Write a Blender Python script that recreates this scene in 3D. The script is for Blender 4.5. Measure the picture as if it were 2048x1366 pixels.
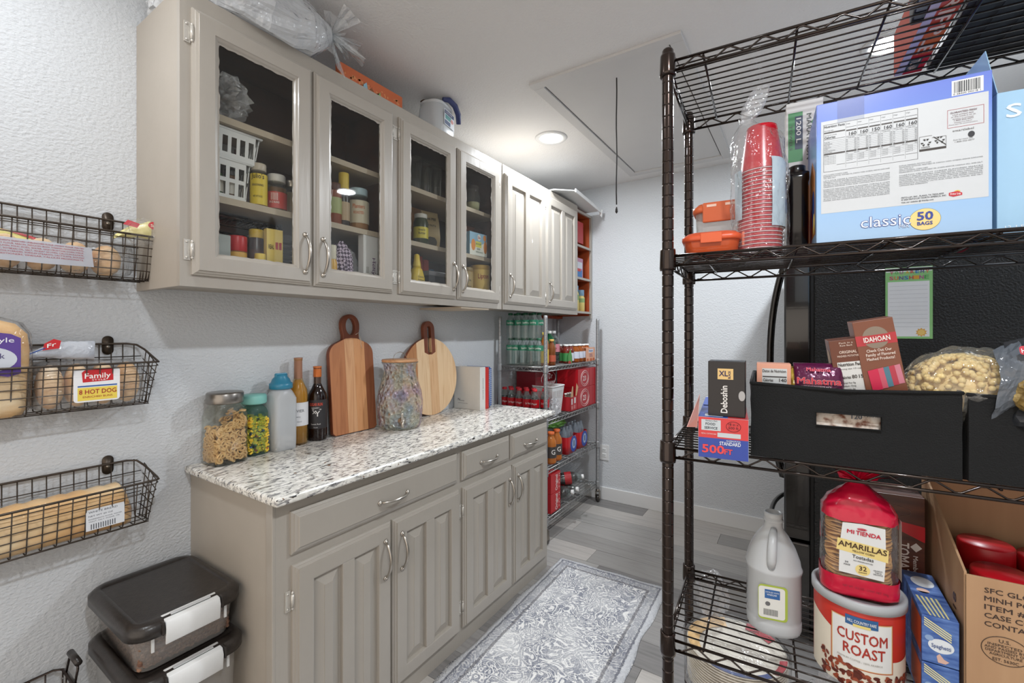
import bpy, bmesh, math, random
from math import pi, sin, cos, radians as rad
from mathutils import Vector, Matrix, noise as mnoise
for o in list(bpy.data.objects): bpy.data.objects.remove(o)
S = bpy.context.scene; COL = S.collection
# ------------------------------------------------------------------ camera
cd = bpy.data.cameras.new('camera'); cam = bpy.data.objects.new('camera', cd); COL.objects.link(cam)
cam.location = (1.7043, 0, 1.3081); cam.rotation_euler = (pi/2, 0, rad(33.068))
cd.sensor_width = 36; cd.lens = 894.35/2048*36; cd.shift_y = -20.07/2048; cd.clip_start = .02
S.camera = cam
# ------------------------------------------------------------------ world, lights, exposure
w = bpy.data.worlds.new('world'); S.world = w; w.use_nodes = True
w.node_tree.nodes['Background'].inputs[0].default_value = (1.0, .89, .78, 1)
w.node_tree.nodes['Background'].inputs[1].default_value = 1.2
def lamp(loc, e, col=(.9, .95, 1), r=.064):
    l = bpy.data.lights.new('downlight_lamp', 'AREA'); l.shape = 'DISK'; l.size = r*2; l.energy = e; l.color = col
    o = bpy.data.objects.new('downlight_lamp', l); COL.objects.link(o); o.location = loc
    return o
LIGHTS = [(.47, 2.315, 14), (1.99, 2.28, 25), (1.99, .085, 15), (.47, .085, 4.5)]
for x, y, e in LIGHTS: lamp((x, y, 2.4245), e)
S.view_settings.view_transform = 'Standard'; S.view_settings.look = 'None'
S.view_settings.gamma = 1; S.view_settings.use_curve_mapping = False; S.view_settings.exposure = .38
S.cycles.max_bounces = 10; S.cycles.transparent_max_bounces = 24; S.cycles.diffuse_bounces = 5; S.cycles.glossy_bounces = 5
S.cycles.caustics_reflective = False; S.cycles.caustics_refractive = False; S.cycles.sample_clamp_indirect = 6
try: S.cycles.use_denoising = True
except Exception: pass
# ------------------------------------------------------------------ materials
def lin(h):
    if isinstance(h, str):
        h = h.lstrip('#'); c = [int(h[i:i+2], 16)/255 for i in (0, 2, 4)]
    else: c = h
    return [x/12.92 if x <= .04045 else ((x+.055)/1.055)**2.4 for x in c]
def nd(nt, t, **k):
    n = nt.nodes.new(t)
    for a, v in k.items():
        if a in n.inputs: n.inputs[a].default_value = v
        else: setattr(n, a, v)
    return n
def mat(name, col, rough=.5, metal=0, bump=None, var=None, coat=0, emit=0, spec=None, alpha=None):
    m = bpy.data.materials.new(name); m.use_nodes = True; nt = m.node_tree; b = nt.nodes['Principled BSDF']; L = nt.links
    c = lin(col); b.inputs['Base Color'].default_value = (*c, 1); b.inputs['Roughness'].default_value = rough; b.inputs['Metallic'].default_value = metal
    b.inputs['Coat Weight'].default_value = coat
    if spec is not None: b.inputs['Specular IOR Level'].default_value = spec
    if emit: b.inputs['Emission Color'].default_value = (*c, 1); b.inputs['Emission Strength'].default_value = emit
    tc = nd(nt, 'ShaderNodeTexCoord')
    v = var or (30, .06)
    n = nd(nt, 'ShaderNodeTexNoise', Scale=v[0], Detail=3.0); L.new(tc.outputs['Object'], n.inputs['Vector'])
    r = nd(nt, 'ShaderNodeMapRange'); r.inputs[3].default_value = 1-v[1]; r.inputs[4].default_value = 1+v[1]; L.new(n.outputs[0], r.inputs[0])
    mx = nd(nt, 'ShaderNodeVectorMath', operation='SCALE'); mx.inputs[0].default_value = c; L.new(r.outputs[0], mx.inputs['Scale']); L.new(mx.outputs[0], b.inputs['Base Color'])
    if bump:
        mp = nd(nt, 'ShaderNodeMapping'); mp.inputs['Scale'].default_value = bump[3] if len(bump) > 3 else (1, 1, 1); L.new(tc.outputs['Object'], mp.inputs[0])
        n2 = nd(nt, 'ShaderNodeTexNoise', Scale=bump[0], Detail=bump[2] if len(bump) > 2 else 2.0); L.new(mp.outputs[0], n2.inputs['Vector'])
        bp = nd(nt, 'ShaderNodeBump', Strength=1.0, Distance=bump[1]); L.new(n2.outputs[0], bp.inputs['Height']); L.new(bp.outputs[0], b.inputs['Normal'])
    return m
def fres(nt, ior):
    g = nd(nt, 'ShaderNodeNewGeometry'); r = nd(nt, 'ShaderNodeMapRange'); r.inputs[3].default_value = ior; r.inputs[4].default_value = 1/ior
    nt.links.new(g.outputs['Backfacing'], r.inputs[0]); f = nd(nt, 'ShaderNodeFresnel'); nt.links.new(r.outputs[0], f.inputs[0]); return f
def film(name, tint='#ffffff', rough=.05, body=0.0, bodycol='#ffffff', ior=1.45, bump=None, gl=1.0):
    """thin clear glass or plastic: transparent + fresnel gloss + a little diffuse body"""
    m = bpy.data.materials.new(name); m.use_nodes = True; nt = m.node_tree; L = nt.links; nt.nodes.clear()
    out = nd(nt, 'ShaderNodeOutputMaterial'); t = nd(nt, 'ShaderNodeBsdfTransparent'); t.inputs[0].default_value = (*lin(tint), 1)
    g = nd(nt, 'ShaderNodeBsdfGlossy'); g.inputs['Roughness'].default_value = rough
    d = nd(nt, 'ShaderNodeBsdfDiffuse'); d.inputs[0].default_value = (*lin(bodycol), 1)
    m1 = nd(nt, 'ShaderNodeMixShader'); m1.inputs[0].default_value = body; L.new(t.outputs[0], m1.inputs[1]); L.new(d.outputs[0], m1.inputs[2])
    fr = fres(nt, ior)
    mm = nd(nt, 'ShaderNodeMath', operation='MULTIPLY'); mm.inputs[1].default_value = gl; L.new(fr.outputs[0], mm.inputs[0])
    m2 = nd(nt, 'ShaderNodeMixShader'); L.new(mm.outputs[0], m2.inputs[0]); L.new(m1.outputs[0], m2.inputs[1]); L.new(g.outputs[0], m2.inputs[2])
    L.new(m2.outputs[0], out.inputs[0])
    if bump:
        tc = nd(nt, 'ShaderNodeTexCoord'); n = nd(nt, 'ShaderNodeTexNoise', Scale=bump[0], Detail=3.0); L.new(tc.outputs['Object'], n.inputs['Vector'])
        bp = nd(nt, 'ShaderNodeBump', Strength=1.0, Distance=bump[1]); L.new(n.outputs[0], bp.inputs['Height'])
        L.new(bp.outputs[0], g.inputs['Normal']); L.new(bp.outputs[0], fr.inputs['Normal']); L.new(bp.outputs[0], d.inputs['Normal'])
    return m
def ramp_mat(name, stops, scale, rough=.5, detail=4, stretch=(1, 1, 1), bump=0, dist=0, tex='noise', spec=None, coat=0, rot=(0, 0, 0)):
    m = bpy.data.materials.new(name); m.use_nodes = True; nt = m.node_tree; b = nt.nodes['Principled BSDF']; L = nt.links
    b.inputs['Roughness'].default_value = rough; b.inputs['Coat Weight'].default_value = coat
    if spec is not None: b.inputs['Specular IOR Level'].default_value = spec
    tc = nd(nt, 'ShaderNodeTexCoord'); mp = nd(nt, 'ShaderNodeMapping'); mp.inputs['Scale'].default_value = stretch; mp.inputs['Rotation'].default_value = rot; L.new(tc.outputs['Object'], mp.inputs[0])
    if tex == 'noise': n = nd(nt, 'ShaderNodeTexNoise', Scale=scale, Detail=float(detail), Distortion=float(dist))
    elif tex == 'wave': n = nd(nt, 'ShaderNodeTexWave', Scale=scale, Distortion=float(dist), Detail=float(detail)); n.inputs['Detail Scale'].default_value = 1.5
    else: n = nd(nt, 'ShaderNodeTexVoronoi', Scale=scale)
    L.new(mp.outputs[0], n.inputs['Vector'])
    cr = nd(nt, 'ShaderNodeValToRGB'); e = cr.color_ramp.elements
    while len(e) < len(stops): e.new(.5)
    for i, (p, c) in enumerate(stops): e[i].position = p; e[i].color = (*lin(c), 1)
    L.new(n.outputs[0], cr.inputs[0]); L.new(cr.outputs[0], b.inputs['Base Color'])
    if bump:
        bp = nd(nt, 'ShaderNodeBump', Strength=1.0, Distance=bump); L.new(n.outputs[0], bp.inputs['Height']); L.new(bp.outputs[0], b.inputs['Normal'])
    return m
_flat = {}
def F(col, rough=.45, metal=0):
    k = (col, rough, metal)
    if k not in _flat: _flat[k] = mat('print_'+col.strip('#'), col, rough, metal, var=(40, .03))
    return _flat[k]
M = {}
M['wall'] = mat('wall_paint', '#cccfd2', .75, bump=(120, .0032, 2.5, (1, .75, 1.15)), var=(3, .012))
M['ceil'] = mat('ceiling_paint', '#e6e4e2', .8, bump=(110, .0026, 2.0), var=(3, .012))
M['trim'] = mat('white_trim', '#dcdcdb', .4, var=(8, .02))
M['hatch'] = mat('hatch_board', '#cfcdcb', .6, bump=(60, .0005), var=(6, .03))
M['cab'] = mat('greige_cabinet_paint', '#a8a197', .3, bump=(18, .0016, 6.0, (1, 1, .07)), var=(7, .035), coat=.25)
M['cabside'] = mat('greige_side_paint', '#aaa297', .5, bump=(30, .0006), var=(9, .06))
M['cabin'] = ramp_mat('dark_brown_lining', [(.3, '#382116'), (.7, '#5a3a26')], 12, .55, stretch=(1, .2, 1))
M['shelfedge'] = mat('beige_shelf_paint', '#b9ab97', .55)
M['cabinl'] = mat('light_back_panel', '#bdb8b2', .6)
M['redwood'] = ramp_mat('red_stained_wood', [(.3, '#8a3115'), (.75, '#b9582a')], 9, .5, stretch=(1, 1, .2))
M['hinge'] = mat('painted_hinge', '#c9c4bb', .3, .3, bump=(200, .0008))
M['nickel'] = mat('brushed_nickel', '#b9b2a8', .28, .95)
M['nickeld'] = mat('aged_nickel', '#8c857c', .3, .95)
M['glass'] = film('door_glass', '#f6f6f4', .02, .008, '#ffffff', 1.5, gl=.4)
M['black'] = mat('black_bronze_coated_steel', '#2b1d16', .2, .7, coat=.6, var=(60, .2))
M['blackw'] = mat('dark_bronze_wire', '#2a1f19', .25, .7, coat=.5)
M['silver'] = mat('grey_epoxy_steel', '#a4a5a6', .35, .55)
M['silverd'] = mat('grey_wire', '#9b9a98', .35, .6)
M['bronzewire'] = mat('dark_antique_wire', '#4d443c', .4, .7, var=(80, .2))
M['fridge'] = mat('textured_black_enamel', '#050505', .33, 0, bump=(140, .006, 3.0), spec=.45)
M['fridged'] = mat('glossy_black_door', '#120d0a', .15, 0, coat=.5)
M['blackpl'] = mat('black_plastic', '#2e2926', .28, 0, bump=(260, .0003), var=(70, .7))
M['fabric'] = mat('black_woven_fabric', '#0e0f10', .9, 0, bump=(420, .0012), var=(300, .25))
M['card'] = ramp_mat('corrugated_cardboard', [(.35, '#b08a68'), (.65, '#bd9874')], 16, .8, stretch=(1, 1, .1))
M['cardin'] = ramp_mat('inner_cardboard', [(.35, '#a17a5c'), (.65, '#b38c6a')], 16, .85, stretch=(2, 2, .08))
M['bag'] = film('clear_bag_film', '#fbfbfc', .12, .16, '#f4f6f8', 1.5, bump=(35, .012), gl=1.6)
M['bagthin'] = film('thin_clear_film', '#fdfdfd', .1, .05, '#f6f7f8', 1.5, bump=(40, .01), gl=1.2)
M['bagwhite'] = film('white_bag_film', '#e9ecef', .2, .75, '#e8eaec', 1.45, bump=(14, .02))
M['jar'] = film('jar_glass', '#f3f5f2', .03, .02, '#e0e6e0', 1.5, gl=1.2)
M['jargreen'] = film('teal_glass', '#d3ece5', .03, .04, '#9ccfc4', 1.5)
M['wineglass'] = film('amber_wine_glass', '#e2b352', .03, .25, '#c98a2c', 1.5)
M['frost'] = film('frosted_plastic', '#e6eaec', .3, .52, '#e0e3e6', 1.4)
M['frost2'] = film('milky_jug_plastic', '#e4e7e8', .25, .62, '#e2e5e7', 1.4)
M['clearpl'] = film('clear_container_plastic', '#e9e7e4', .1, .28, '#dddad6', 1.45)
M['petclear'] = film('clear_bottle', '#eef4f2', .04, .06, '#e8efec', 1.5, gl=1.3)
M['white'] = mat('white_plastic', '#e4e5e4', .35); M['whitep'] = mat('white_paper', '#e6e6e4', .6)
M['granite'] = None
def granite():
    m = bpy.data.materials.new('speckled_granite'); m.use_nodes = True; nt = m.node_tree; b = nt.nodes['Principled BSDF']; L = nt.links
    b.inputs['Roughness'].default_value = .22
    tc = nd(nt, 'ShaderNodeTexCoord')
    def layer(scale, st, det, p0, p1, dist=0., rot=0.):
        mp = nd(nt, 'ShaderNodeMapping'); mp.inputs['Scale'].default_value = st; mp.inputs['Rotation'].default_value = (0, 0, rot); L.new(tc.outputs['Object'], mp.inputs[0])
        n = nd(nt, 'ShaderNodeTexNoise', Scale=scale, Detail=det, Distortion=dist); L.new(mp.outputs[0], n.inputs['Vector'])
        r = nd(nt, 'ShaderNodeMapRange'); r.inputs[1].default_value = p0; r.inputs[2].default_value = p1; L.new(n.outputs[0], r.inputs[0]); return r.outputs[0]
    prev = None
    def mix(a, colr, fac):
        x = nd(nt, 'ShaderNodeMix', data_type='RGBA'); L.new(fac, x.inputs[0]); x.inputs[7].default_value = (*lin(colr), 1)
        if a is None: x.inputs[6].default_value = (*lin('#dcd9d1'), 1)
        else: L.new(a, x.inputs[6])
        return x.outputs[2]
    a = mix(None, '#f2efe8', layer(38, (1, 1, 1), 3., .45, .6))
    a = mix(a, '#8f8d8c', layer(34, (2.6, .9, 2.4), 5., .53, .62, .6, rad(24)))
    a = mix(a, '#3a3735', layer(52, (2.9, .8, 2.6), 5., .585, .64, .7, rad(28)))
    a = mix(a, '#7c6048', layer(45, (1.5, 1., 1.5), 4., .66, .7, .5, rad(10)))
    L.new(a, b.inputs['Base Color']); return m
M['granite'] = granite()
# ------------------------------------------------------------------ mesh builder
class B:
    def __init__(s): s.v = []; s.f = []; s.mi = []; s.sm = []; s.T = None
    def tr(s, T): s.T = T; return s
    def _add(s, vs, fs, mi=0, smooth=False):
        n = len(s.v)
        for p in vs:
            p = Vector(p)
            s.v.append(s.T @ p if s.T is not None else p)
        for f in fs: s.f.append([i+n for i in f]); s.mi.append(mi); s.sm.append(smooth)
        return s
    def box(s, x0, y0, z0, x1, y1, z1, mi=0):
        v = [(x, y, z) for z in (z0, z1) for x, y in ((x0, y0), (x1, y0), (x1, y1), (x0, y1))]
        return s._add(v, [(3, 2, 1, 0), (4, 5, 6, 7), (0, 1, 5, 4), (1, 2, 6, 5), (2, 3, 7, 6), (3, 0, 4, 7)], mi)
    def loft(s, loops, cap0=True, cap1=True, mi=0, smooth=True, closed=True):
        n = len(loops[0]); v = [p for l in loops for p in l]; f = []
        for a in range(len(loops)-1):
            for i in range(n if closed else n-1):
                j = (i+1) % n; f.append((a*n+i, a*n+j, (a+1)*n+j, (a+1)*n+i))
        if cap0: f.append(tuple(range(n-1, -1, -1)))
        if cap1: f.append(tuple(range((len(loops)-1)*n, len(loops)*n)))
        return s._add(v, f, mi, smooth)
    def lathe(s, prof, n=20, c=(0, 0), mi=0, cap0=True, cap1=True, a0=0, a1=2*pi, smooth=True):
        full = abs(a1-a0-2*pi) < 1e-6; k = n if full else n+1
        return s.loft([[(c[0]+r*cos(a0+(a1-a0)*i/n), c[1]+r*sin(a0+(a1-a0)*i/n), z) for i in range(k)] for r, z in prof], cap0 and full, cap1 and full, mi, smooth, full)
    def tube(s, pts, r, n=6, mi=0, closed=False, smooth=True, flat=1):
        pts = [Vector(p) for p in pts]; L = []; up = None; N = len(pts)
        for i, p in enumerate(pts):
            if closed: t = (pts[(i+1) % N]-pts[i-1])
            else: t = pts[min(i+1, N-1)]-pts[max(i-1, 0)]
            if t.length < 1e-9: t = Vector((0, 0, 1))
            t.normalize()
            if up is None: up = Vector((0, 0, 1)) if abs(t.z) < .9 else Vector((1, 0, 0))
            a = t.cross(up)
            if a.length < 1e-6: a = t.cross(Vector((1, .3, 0)))
            a.normalize(); b = a.cross(t).normalized(); up = b
            rr = r[i] if isinstance(r, (list, tuple)) else r
            L.append([p+a*cos(2*pi*k/n)*rr+b*sin(2*pi*k/n)*rr*flat for k in range(n)])
        if closed: L.append(L[0])
        return s.loft(L, not closed, not closed, mi, smooth)
    def quad(s, a, b, c, d, mi=0): return s._add([a, b, c, d], [(0, 1, 2, 3)], mi)
def rrect(w, d, r, n=4, c=(0, 0)):
    r = min(r, w/2-1e-5, d/2-1e-5); out = []
    for q, (sx, sy) in enumerate(((1, 1), (-1, 1), (-1, -1), (1, -1))):
        cx, cy = sx*(w/2-r), sy*(d/2-r)
        for k in range(n+1):
            a = q*pi/2+k*pi/2/n; out.append((c[0]+cx+r*cos(a), c[1]+cy+r*sin(a)))
    return out
def rstack(b, secs, n=4, mi=0, cap0=True, cap1=True, smooth=True):
    """secs: (z, w, d, r[, cx, cy])"""
    L = []
    for q in secs:
        c = (q[4], q[5]) if len(q) > 4 else (0, 0)
        L.append([(x, y, q[0]) for x, y in rrect(q[1], q[2], q[3], n, c)])
    return b.loft(L, cap0, cap1, mi, smooth)
def mesh(b, name):
    me = bpy.data.meshes.new(name); me.from_pydata([tuple(v) for v in b.v], [], b.f)
    for p, mi, sm in zip(me.polygons, b.mi, b.sm): p.material_index = mi; p.use_smooth = sm
    me.validate(); me.update(); return me
def obj(name, b, mats, parent=None, loc=None, rot=None, bev=0, seg=2, kind=None, smooth_angle=40):
    me = b if isinstance(b, bpy.types.Mesh) else mesh(b, name)
    if not isinstance(mats, (list, tuple)): mats = [mats]
    if not len(me.materials):
        for m in mats: me.materials.append(M[m] if isinstance(m, str) else m)
    o = bpy.data.objects.new(name, me); COL.objects.link(o)
    if parent: o.parent = parent
    if loc: o.location = loc
    if rot: o.rotation_euler = rot
    if bev:
        md = o.modifiers.new('bevel', 'BEVEL'); md.width = bev; md.segments = seg; md.limit_method = 'ANGLE'; md.angle_limit = rad(35)
    if kind: o['kind'] = kind
    return o
def tag(o, label, cat, group=None, kind=None):
    o['label'] = label; o['category'] = cat
    if group: o['group'] = group
    if kind: o['kind'] = kind
    return o
def thing(name, label, cat, loc=(0, 0, 0), rz=0, group=None, rot=None):
    o = bpy.data.objects.new(name, None); COL.objects.link(o); o.empty_display_size = .05
    o.location = loc; o.rotation_euler = rot or (0, 0, rz); return tag(o, label, cat, group)
def struct(name, b, m, parent=None, **k):
    o = obj(name, b, m, parent, **k)
    if not parent: o['kind'] = 'structure'
    return o
def dup(root, loc=None, rz=None, label=None, rot=None, scale=None):
    c = root.copy(); COL.objects.link(c)
    if loc: c.location = loc
    if rz is not None: c.rotation_euler = (0, 0, rz)
    if rot: c.rotation_euler = rot
    if scale: c.scale = scale
    if label: c['label'] = label
    def kids(o, p):
        for ch in [q for q in o.children]:
            d = ch.copy(); COL.objects.link(d); d.parent = p; kids(ch, d)
    kids(root, c); return c
# --- lettering: real flat print on a face given by origin O, right R, up U
_tc = {}
def text_mesh(s, bold=0):
    k = (s, bold)
    if k not in _tc:
        cu = bpy.data.curves.new('t', 'FONT'); cu.body = s; cu.size = 1; cu.resolution_u = 2; cu.fill_mode = 'FRONT'
        o = bpy.data.objects.new('t', cu); COL.objects.link(o); dg = bpy.context.evaluated_depsgraph_get(); dg.update()
        me = bpy.data.meshes.new_from_object(o.evaluated_get(dg)); vs = [v.co.copy() for v in me.vertices]; fs = [tuple(p.vertices) for p in me.polygons]
        bpy.data.objects.remove(o); bpy.data.curves.remove(cu); bpy.data.meshes.remove(me)
        if vs:
            x0 = min(v.x for v in vs); x1 = max(v.x for v in vs)
            for v in vs: v.x -= x0
            if bold >= .02:      # heavier strokes: the same glyphs laid over each other, shifted a hair
                d = min(bold, .06)*.55; sh = [(-d, 0), (d, 0), (0, d), (0, -d)] if bold < .05 else [(d*cos(a), d*sin(a)) for a in [2*pi*i/8 for i in range(8)]]
                base = vs; n = len(base); vs = [Vector((v.x+q[0], v.y+q[1], .00003*(kk+1))) for kk, q in enumerate(sh) for v in base]; fs = [tuple(i+n*k for i in f) for k in range(len(sh)) for f in fs]
            _tc[k] = (vs, fs, x1-x0)
        else: _tc[k] = ([], [], 1)
    return _tc[k]
def letters(parent, frame, items, m, name='lettering', off=.0006, cyl=None, label=None):
    """items: (text, u, v, height, width or None[, bold[, angle]]) ; height = capital height. cyl=(r, a0): wrap onto a cylinder (u -> angle)"""
    if 1 < len(items) <= 12:
        for it in items: o = letters(parent, frame, [it], m, name, off, cyl, label)
        return o
    O, R, U = (Vector(q) for q in frame); N = R.cross(U); b = B()
    for it in items:
        s, u, v, h, wd = it[:5]; bold = it[5] if len(it) > 5 else .01; ang = it[6] if len(it) > 6 else 0
        vs, fs, L = text_mesh(s, bold); sy = h/.72; sx = wd/L if wd else sy
        P = []
        for q in vs:
            x, y = q.x*sx, q.y*sy; x, y = x*cos(ang)-y*sin(ang), x*sin(ang)+y*cos(ang); uu, vv = u+x, v+y
            if cyl: a = cyl[1]+uu/cyl[0]; P.append(Vector((O.x+(cyl[0]+off+q.z)*cos(a), O.y+(cyl[0]+off+q.z)*sin(a), O.z+vv)))
            else: P.append(O+R*uu+U*vv+N*(off+q.z))
        b._add(P, fs)
    o = obj(name, b, m, parent)
    if len(items) > 12: o['kind'] = 'stuff'
    if label: o['label'] = label
    return o
def patch(parent, frame, rects, m, name='label_patch', off=.0003, label=None):
    """rects: (u0,v0,u1,v1) quads, or ('o',u,v,ru,rv) ellipses, or ('p',[(u,v)...]) polygons"""
    O, R, U = (Vector(q) for q in frame); N = R.cross(U); b = B(); T = lambda u, v: O+R*u+U*v+N*off
    for r in rects:
        if r[0] == 'o': pts = [T(r[1]+r[3]*cos(2*pi*i/28), r[2]+r[4]*sin(2*pi*i/28)) for i in range(28)]
        elif r[0] == 'p': pts = [T(*q) for q in r[1]]
        else: pts = [T(r[0], r[1]), T(r[2], r[1]), T(r[2], r[3]), T(r[0], r[3])]
        b._add(pts, [tuple(range(len(pts)))])
    o = obj(name, b, m, parent)
    if len(rects) > 5: o['kind'] = 'stuff'
    if label: o['label'] = label
    return o
def outline_mesh(loops, extrude, bevel=0, res=2):
    """flat board shape with holes: loops of (x,y); thickness 2*extrude in z"""
    cu = bpy.data.curves.new('c', 'CURVE'); cu.dimensions = '2D'; cu.fill_mode = 'BOTH'; cu.extrude = extrude; cu.bevel_depth = bevel; cu.bevel_resolution = res; cu.offset = -bevel
    for L in loops:
        sp = cu.splines.new('POLY'); sp.points.add(len(L)-1); sp.use_cyclic_u = True
        for p, q in zip(sp.points, L): p.co = (q[0], q[1], 0, 1)
    o = bpy.data.objects.new('c', cu); COL.objects.link(o); dg = bpy.context.evaluated_depsgraph_get(); dg.update()
    me = bpy.data.meshes.new_from_object(o.evaluated_get(dg)); bpy.data.objects.remove(o); bpy.data.curves.remove(cu); return me
def arc(cx, cy, r, a0, a1, n): return [(cx+r*cos(a0+(a1-a0)*i/n), cy+r*sin(a0+(a1-a0)*i/n)) for i in range(n+1)]
def crumple(b, amp, freq, seed=0):
    for i, v in enumerate(b.v):
        q = v*freq+Vector((seed*7.1, seed*3.3, seed))
        d = mnoise.noise_vector(q)*amp+mnoise.noise_vector(q*2.7)*amp*.5
        b.v[i] = v+d
    return b
def blob(c, s, sub=4, seed=0, amp=.2, freq=2.2, squash=None):
    bm = bmesh.new(); bmesh.ops.create_icosphere(bm, subdivisions=sub, radius=1); b = B()
    vs = []
    for v in bm.verts:
        q = v.co*freq+Vector((seed*5.3, seed*1.7, seed*2.9)); r = 1+amp*(1-2*abs(mnoise.noise(q)))+amp*.6*(1-2*abs(mnoise.noise(q*2.3)))-amp*.6+amp*.25*mnoise.noise(q*6)
        p = Vector((v.co.x*s[0], v.co.y*s[1], v.co.z*s[2]))*r+Vector(c)
        vs.append(p)
    b._add(vs, [tuple(x.index for x in f.verts) for f in bm.faces], 0, False); bm.free(); return b
random.seed(7)
ORD = ['first', 'second', 'third', 'fourth', 'fifth', 'sixth', 'seventh', 'eighth', 'ninth', 'tenth', 'eleventh', 'twelfth', 'thirteenth', 'fourteenth', 'fifteenth', 'sixteenth', 'seventeenth', 'eighteenth', 'nineteenth', 'twentieth', 'twenty-first', 'twenty-second']
FX = ((0, 0, 0), (0, 1, 0), (0, 0, 1))      # a face looking towards +x
FY = ((0, 0, 0), (1, 0, 0), (0, 0, 1))      # a face looking towards -y
# ================================================================== THE ROOM
YF = 3.318; H = 2.44; XR = 2.62; YB = -1.3
def sheet(pts, axis): b = B(); b._add(pts, [(0, 1, 2, 3)]); return b
struct('wall_left', B().box(-.1, YB, 0, 0, YF, H), 'wall')
struct('wall_far', B().box(-.1, YF, 0, XR+.1, YF+.1, H), 'wall')
struct('wall_right', B().box(XR, YB, 0, XR+.1, YF, H), 'wall')
struct('ceiling', B().box(-.1, YB, H, XR+.1, YF+.1, H+.1), 'ceil')
fl = struct('floor', B().box(-.1, YB, -.05, XR+.1, YF+.1, -.004), F('#4a4643', .9))
plank_m = []
for i, (c1, c2) in enumerate([('#7c7977', '#94918e'), ('#8f8c88', '#a5a29e'), ('#6a6866', '#827f7d'), ('#a09b96', '#b6b1ab'), ('#85827e', '#999692')]):
    plank_m.append(ramp_mat('grey_vinyl_plank', [(.25, c1), (.5, c2), (.75, c1)], 7, .38, 6, (.35, 5, 1), dist=.6, bump=.0003))
_pm = {}
def plank(x0, y0, x1, y1, mi):
    k = (round(x1-x0, 3), mi)
    if k not in _pm: _pm[k] = mesh(B().box(0, 0, -.004, x1-x0-.0016, y1-y0-.0016, 0), 'plank')
    o = obj('plank', _pm[k], plank_m[mi], fl, loc=(x0, y0, random.uniform(-.0003, .0002))); return o
ys = YF; r = 0
tone = [2, 3, 0, 3, 4, 2, 1, 0, 3, 2, 1, 4]
while ys > YB:
    y0 = ys-.159; x = -.02-[.3, .86, .1, .62, .94, .38][r % 6]; k = 0
    while x < XR:
        x1 = min(x+1.07, XR); a = max(x, 0)
        if x1 > a: plank(a, max(y0, YB), x1, ys, tone[(r*5+k*3) % 12] % 5)
        x += 1.07; k += 1
    ys = y0; r += 1
struct('baseboard_far', B().box(0, YF-.014, 0, XR, YF, .097), 'trim', bev=.002)
struct('baseboard_left', B().box(0, YB, 0, .014, .655, .097), 'trim', bev=.002)
struct('baseboard_right', B().box(XR-.014, YB, 0, XR, YF-.014, .097), 'trim', bev=.002)
# attic hatch
h = thing('attic_hatch', 'white attic hatch panel with flat wooden trim set in the ceiling', 'hatch', (0, 0, H))
obj('hatch_panel', B().box(.712, 1.806, -.006, 1.262, 3.117, -.0005), 'hatch', h)
for q in [(.655, 1.752, 1.32, 1.80), (.655, 1.80, .706, 3.18), (1.268, 1.80, 1.32, 3.18), (.706, 3.123, 1.268, 3.18)]:
    obj('trim_board', B().box(q[0], q[1], -.012, q[2], q[3], 0), 'hatch', h, bev=.0015)
obj('gap_shade_sheet', B().box(.706, 1.80, -.001, 1.268, 3.123, 0), F('#2e2a28', .9), h)  # dark sheet paints the shade in the gap around the panel
rp = B(); rp.tube([(1.014+.001*sin(i*1.3), 1.906+.001*cos(i), H-.012-i*.056) for i in range(11)], .0028, 6)
rp.lathe([(.0005, 0), (.006, .008), (.005, .02), (.002, .03)], 8, mi=0); 
for i in range(len(rp.v)-32, len(rp.v)): rp.v[i] = rp.v[i]+Vector((1.014, 1.906, H-.012-.6))
tag(obj('pull_cord', rp, F('#1f1a18', .7)), 'thin black pull cord hanging from the attic hatch', 'cord')
# downlights
names = ['white round recessed downlight in the ceiling above the last wall cabinets', 'white round recessed downlight seen through the top wire shelf', 'white recessed downlight in the ceiling behind the black rack front', 'white recessed downlight in the ceiling before the wall cabinets']
for (x, y, e), nm in zip(LIGHTS, names):
    d = thing('ceiling_downlight', nm, 'downlight', (x, y, H), 0, 'recessed ceiling downlights')
    obj('trim_ring', B().lathe([(.066, -.003), (.07, -.007), (.088, -.007), (.094, -.0005), (.066, -.0005)], 40, cap0=False, cap1=False), 'trim', d)
    obj('lens', B().lathe([(.0001, -.0045), (.066, -.0045), (.066, -.001)], 40, cap0=False, cap1=False), mat('lit_lens', '#ffffff', .5, emit=9), d)
# wall outlet behind the grey rack, on the far wall
o = thing('wall_outlet', 'white duplex outlet cover low on the far wall behind the grey rack', 'outlet', (.405, YF, .365))
obj('cover_plate', B().box(-.037, -.006, -.06, .037, 0, .06), 'trim', o, bev=.002)
for s in (-.02, .02):
    f_ = obj('socket', B().box(-.016, -.009, s-.014, .016, -.006, s+.014), 'white', o, bev=.002)
    obj('slot', B().box(-.008, -.0095, s-.005, -.005, -.009, s+.006).box(.005, -.0095, s-.005, .008, -.009, s+.006), F('#2a2826'), f_)
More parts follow.
